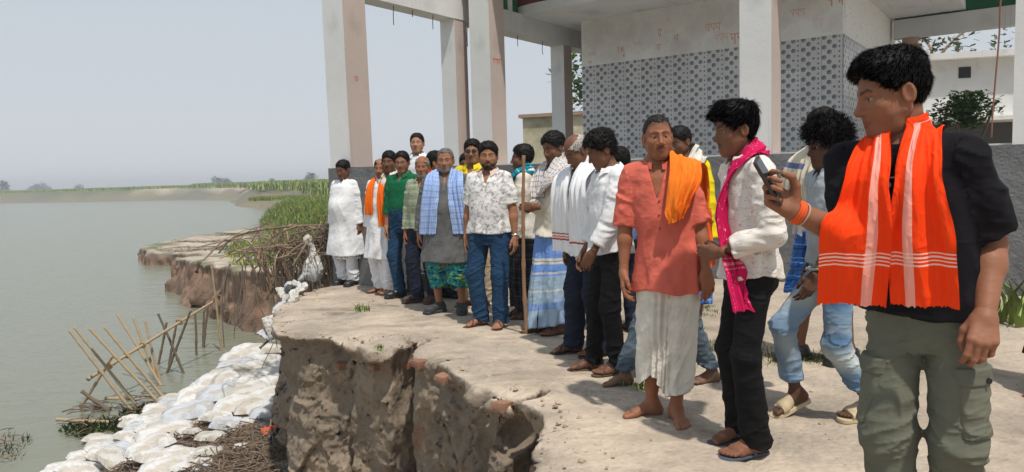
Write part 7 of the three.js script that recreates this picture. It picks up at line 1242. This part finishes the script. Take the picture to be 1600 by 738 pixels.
{ // 11: printed shirt
  const c = P({ pos: [-0.2, -6.84], yaw: -16, H: 1.70, seed: 111, skin: SK.mid, girth: 1.06, belly: 0.015, cell: 0.0125, headCell: 0.0045, label: 'bearded man in a white printed polo shirt and blue jeans', head: [14, 2, 0], hair: HB({ vol: 0.0096, line: 0.06, th: 0.012 }), face: { w: 1.05, beard: 0.8, mous: 1, goat: 1, jaw: 1.05 }, sole: 0.016, feet: { L: [0.1, 0.1, 4], R: [-0.1, 0.04, -38] }, armL: { hand: [0.25, 0.82, 0.04] }, armR: { hand: [-0.24, 0.82, 0.0] } });
  trousers(c, { mat: M.jeansA, r: [0.102, 0.08, 0.072], hem: 0.05, name: 'jeans', wrinkle: 0.01 }); shirt(c, { mat: cloth(lin(0.78, 0.77, 0.77), { map: repeated(dotTex, 2.6, 2.6) }), hem: 0.87, sleeve: 0.82, sleeveR: [0.066, 0.064, 0.06], collar: 'shirt', collarMat: cloth(lin(0.66, 0.5, 0.43)), vee: 0.09, uvTurn: 0.0, tail: 0 }); footwear(c, 'sandal', M.brownSandal);
  { const A = c.arm.L, ax = V.nrm(V.sub(A.wr, A.el)); const g = new THREE.TorusGeometry(0.031, 0.005, 8, 30); g.rotateX(PI / 2); g.scale(1, 2, 1); g.applyMatrix4(basis(ax, [0, 0, 1])); const b = part(c.root, 'wristwatch', g, std({ color: lin(0.6, 0.6, 0.6), metalness: 0.9, roughness: 0.3 })); b.position.set(...V.add(A.wr, V.mul(ax, -0.015))); }
}
{ // 12: teal scarf, seen from behind the shoulder
  const c = P({ pos: [0.13, -7.15], yaw: -100, H: 1.68, seed: 12, skin: SK.dark, label: 'man in a pale shirt with a teal checked scarf facing the river behind the stick', head: [10, 2, 0], hair: HB({ vol: 0.0084, th: 0.012 }), face: { stubble: 0.4 }, feet: { L: [0.09, -0.03, 0], R: [-0.1, 0.05, 0] }, armL: { hand: [0.22, 0.8, 0.08] } });
  wrapCloth(c, { mat: cloth(lin(0.95, 0.95, 0.95), { map: repeated(darkPl, 3, 2) }), top: 0.84, hem: 0.1, flare: 0.02, fold: 0.01 }); shirt(c, { mat: M.creamB, hem: 0.8, collar: 'shirt', flare: 0.04 });
  neckScarf(c, { mat: cloth(lin(0.95, 0.95, 0.95), { map: repeated(teal, 1, 3) }), left: 1.22, right: 1.2, w: 0.16, nw: 0.17, x: 0.1, folds: 4, foldAmp: 0.014 }); footwear(c, 'sandal', M.darkSandal);
}
{ // 13: man with the stick
  const pos = [0.4, -6.5], yaw = -48, wr = loc(pos, yaw, [0.2, 1.12, -6.33]);
  const c = P({ pos, yaw, H: 1.75, seed: 13, skin: SK.dark, girth: 1.02, cell: 0.0125, headCell: 0.0045, handCell: 0.0045, label: 'man with a checked scarf and blue lungi gripping a long stick', head: [-2, 16, 0], hair: HB({ vol: 0.0096, th: 0.015, curl: 1, rough: 0.007 }), face: { mous: 0.5, stubble: 0.3, w: 0.98 }, feet: { L: [0.1, 0.1, -10], R: [-0.1, 0.14, -24] }, armR: { hand: wr, abs: true, pole: [-0.6, -0.8, -0.3], pose: 'grip', dir: locDir(yaw, [-0.95, 0.1, 0.3]), palm: locDir(yaw, [0.1, 0, -1]) }, armL: { hand: [0.25, 0.8, 0.02] } });
  wrapCloth(c, { mat: cloth(lin(0.95, 0.95, 0.95), { map: repeated(blueLungi, 1, 1) }), top: 0.9, hem: 0.1, flare: 0.05, fold: 0.018, nf: 8, pleat: 0.02, tuck: -20, slant: 2.5, hemTilt: 0.04, tiltAt: 150 });
  shirt(c, { name: 'kurta', mat: M.creamA, hem: 0.86, flare: 0.05, collar: 'shirt', vee: 0.12, sleeve: 1.8, tail: 0.03, wrinkle: 0.012 });
  strip2(c, { mat: cloth(lin(0.92, 0.92, 0.92), { map: checkScarf }), path: [[0.02, 1.2, 0.2], [0.06, 1.27, 0.19], [0.11, 1.38, 0.12], [0.1, 1.46, 0.02], [0.03, 1.49, -0.08], [-0.06, 1.48, -0.06], [-0.1, 1.43, 0.05], [-0.09, 1.3, 0.13], [-0.05, 1.16, 0.17]], across: [[1, 0.4, 0], [1, 0.2, 0], [1, -0.2, 0], [0.9, -0.5, -0.2], [0.2, -0.9, -0.4], [-0.5, -0.8, -0.2], [-1, -0.2, 0], [-1, 0, 0], [-1, 0, 0]], width: [0.1, 0.17, 0.19, 0.19, 0.16, 0.16, 0.14, 0.14, 0.13], foldAmp: 0.016, folds: 4, seed: 8, gap: 0.01 });
  footwear(c, 'sandal', M.brownSandal);
  const b = onPlane(821, 523), t = atDepth(817, 243, 6.28); const g = bambooGeo(b, t, 0.017); add(new THREE.Mesh(g, std({ color: lin(0.3, 0.16, 0.085), roughness: 0.6 })), 'walking_stick', 'long brown bamboo stick held upright on the ground', 'stick');
}
{ // 14: old man in a white shawl, bowed head
  const c = P({ pos: [0.6, -5.66], yaw: -58, H: 1.69, seed: 14, skin: SK.dark, cell: 0.0125, headCell: 0.0045, label: 'bald old man with bowed head, a white shawl and dark trousers', head: [-4, 34, 0], headFwd: 0.05, lean: [0, 0.04], hair: HB({ bald: 1.2, baldZ: 0.025, th: 0.007, vol: 0, color: '#b5aea6' }), face: { w: 0.98, mous: 0.5, beardLin: GREY, stubble: 0.2 }, feet: { L: [0.1, 0.0, -8], R: [-0.1, 0.1, -20] }, armL: { hand: [0.23, 0.82, 0.1] } });
  trousers(c, { mat: M.navy, r: [0.1, 0.085, 0.08], wrinkle: 0.011, stack: 1.2 }); shirt(c, { name: 'kurta', mat: M.whiteB, hem: 0.78, flare: 0.035, collar: 'stand' });
  neckScarf(c, { mat: cloth(lin(1, 1, 1), { map: stripesTex(256, 1024, '#e9e9ec', [['#b4503c', 0, 0.04, 1, 0.046], ['#b4503c', 0, 0.06, 1, 0.064], ['#c27a4a', 0, 0.05, 1, 0.054], ['#b4503c', 0, 0.955, 1, 0.961]]) }), left: 0.78, right: 0.8, w: 0.24, nw: 0.16, x: 0.1, xb: 0.13, z: 0.17, folds: 4, foldAmp: 0.016, name: 'shawl', seed: 5 }); footwear(c, 'sandal', M.darkSandal);
}
{ // 15: youth in white shirt and black trousers
  const c = P({ pos: [0.68, -5.12], yaw: -72, H: 1.67, seed: 15, skin: SK.dark, girth: 0.88, legs: 0.9, arms: 0.9, cell: 0.012, headCell: 0.0045, handCell: 0.0045, label: 'slim youth in a white shirt and black trousers looking down', head: [-4, 26, 0], headFwd: 0.04, hair: HB({ vol: 0.0120, th: 0.018, rough: 0.008, curl: 1, fq: 46, strands: 1800, len: 0.028, mess: 0.7 }), face: { w: 0.96, lip: 1.1 }, feet: { L: [0.09, 0.0, -4], R: [-0.08, 0.1, -14] }, armL: { hand: [0.15, 0.86, 0.2], pole: [0.4, -0.4, -1], palm: [-0.6, 0, -0.8], dir: [-0.5, -0.8, 0.3] }, armR: { hand: [-0.2, 0.84, 0.1] } });
  trousers(c, { mat: M.black, r: [0.09, 0.07, 0.06], wrinkle: 0.011, stack: 1.3 }); shirt(c, { mat: M.whiteA, hem: 0.87, collar: 'shirt', flare: 0.04, wrinkle: 0.013, sleeve: 1.75, sleeveR: [0.072, 0.066, 0.056], tail: 0.02 }); footwear(c, 'sandal', M.brownSandal);
}
{ // 16: person in blue further back
  const c = P({ cell: 0.015, pos: [0.95, -6.35], yaw: -150, H: 1.6, seed: 16, skin: SK.dark, label: 'person in a blue shirt standing behind the slim youth', head: [10, 14, 0], hair: HB({ vol: 0.0072 }), face: {}, girth: 0.95, armL: { hand: [0.2, 0.8, 0] }, armR: { hand: [-0.2, 0.8, 0] } });
  trousers(c, { mat: M.navy }); shirt(c, { mat: cloth(lin(0.1, 0.19, 0.4)), hem: 0.86, collar: 'shirt' }); footwear(c, 'sandal', M.darkSandal);
}
{ // 17: barefoot boy hidden behind the salmon kurta
  const c = P({ pos: [1.0, -4.78], yaw: -78, H: 1.5, seed: 171, skin: SK.dark, girth: 0.85, cell: 0.012, sole: 0, dusty: 0.6, footCell: 0.005, label: 'barefoot boy in grey jeans hidden behind the salmon kurta', head: [0, 14, 0], hair: HB({ vol: 0.0096, th: 0.014 }), face: {}, drop: 0.03, feet: { L: [0.07, -0.28, 0], R: [-0.05, 0.28, 0] }, shoulder: 0.14, armL: { hand: [0.16, 0.75, 0.0] }, armR: { hand: [-0.16, 0.75, 0] } });
  trousers(c, { mat: cloth(lin(0.11, 0.14, 0.16), { map: repeated(jeansTex, 2, 2) }), r: [0.085, 0.07, 0.07], hemAt: { L: 0.1, R: 0.1 }, wrinkle: 0.014, name: 'jeans', stack: 1.5 }); shirt(c, { mat: cloth(lin(0.1, 0.13, 0.17)), hem: 0.84, sleeve: 0.8 });
}
{ // 18: man behind with yellow cloth
  const c = P({ pos: [1.47, -6.15], yaw: -40, H: 1.76, seed: 18, skin: SK.dark, label: 'man with a yellow cloth and pale head scarf behind the salmon kurta', head: [-16, 16, 0], hair: HB({ vol: 0.0036, th: 0.008 }), face: { stubble: 0.3 }, feet: { L: [0.12, 0.1, 20], R: [-0.1, 0, 0] }, armL: { hand: [0.22, 0.85, 0.12] }, lean: [-0.05, 0] });
  wrapCloth(c, { mat: cloth(lin(0.9, 0.9, 0.9), { map: repeated(bluePl, 2, 2) }), top: 0.84, hem: 0.3, flare: 0.02 }); shirt(c, { mat: cloth(lin(0.8, 0.62, 0.01)), hem: 0.8, flare: 0.06, sleeve: 1.6, sleeveR: [0.08, 0.08, 0.075] });
  strip2(c, { mat: M.creamB, path: [[0.1, 1.3, 0.16], [0.12, 1.44, 0.06], [0.06, 1.5, -0.07], [-0.06, 1.5, -0.07], [-0.1, 1.42, 0.06], [-0.08, 1.28, 0.15]], across: [[1, 0, 0], [0.9, -0.3, 0], [0.2, -0.9, -0.3], [-0.2, -0.9, -0.3], [-0.9, -0.3, 0], [-1, 0, 0]], width: [0.15, 0.15, 0.13, 0.13, 0.15, 0.15], foldAmp: 0.016, folds: 3, nu: 60 }); footwear(c, 'sandal', M.brownSandal);
  strip2(c, { mat: cloth(lin(0.75, 0.12, 0.03)), path: [[0.2, 0.6, 0.14], [0.2, 0.75, 0.15], [0.2, 0.95, 0.13], [0.2, 1.05, 0.11]], across: [[0.8, 0, -0.5], [0.8, 0, -0.5], [0.8, 0, -0.5], [0.8, 0, -0.5]], width: [0.18, 0.16, 0.12, 0.08], foldAmp: 0.012, folds: 3, nu: 40, name: 'waist_cloth' });
}
{ // 21: man with the striped shawl behind the boy
  const c = P({ pos: [2.2, -5.2], yaw: -78, H: 1.79, seed: 211, skin: SK.dark, cell: 0.0125, label: 'man with a striped shawl and blue lungi behind the curly-haired boy', head: [0, 8, 0], hair: HB({ vol: 0.0084, th: 0.012, line: 0.054 }), face: {}, sole: 0.015, feet: { L: [0.1, -0.14, 10], R: [-0.1, 0.12, 5] }, armL: { hand: [0.22, 0.9, 0.1] } });
  wrapCloth(c, { mat: cloth(lin(0.95, 0.95, 0.95), { map: repeated(bluePl, 2, 2) }), top: 0.9, hem: 0.46, flare: 0.03, fold: 0.014, hemTilt: 0.05 }); shirt(c, { mat: M.creamB, hem: 0.86, collar: 'shirt' });
  neckScarf(c, { mat: cloth(lin(0.95, 0.95, 0.95), { map: repeated(stripeShawl, 2, 2) }), left: 1.0, right: 0.98, w: 0.24, nw: 0.18, x: 0.11, xb: 0.14, folds: 4, foldAmp: 0.014, name: 'shawl' }); footwear(c, 'shoe', M.blackShoe);
}
{ // 23: cut off by the right edge
  const c = P({ cell: 0.015, pos: [3.4, -4.35], yaw: -60, H: 1.62, seed: 23, skin: SK.dark, label: 'person in a green checked lungi cut off by the right edge', head: [0, 4, 0], hair: HB(), face: {}, feet: { L: [0.08, -0.05, 0], R: [-0.08, 0.22, -10] } });
  wrapCloth(c, { mat: cloth(lin(0.5, 0.55, 0.35), { map: repeated(darkPl, 2, 2) }), top: 0.84, hem: 0.22, flare: 0.06 }); shirt(c, { mat: M.whiteB, hem: 0.8, collar: 'shirt' }); footwear(c, 'flip', std({ color: lin(0.3, 0.03, 0.04), roughness: 0.7 }));
}
renderer.render(scene, camera);
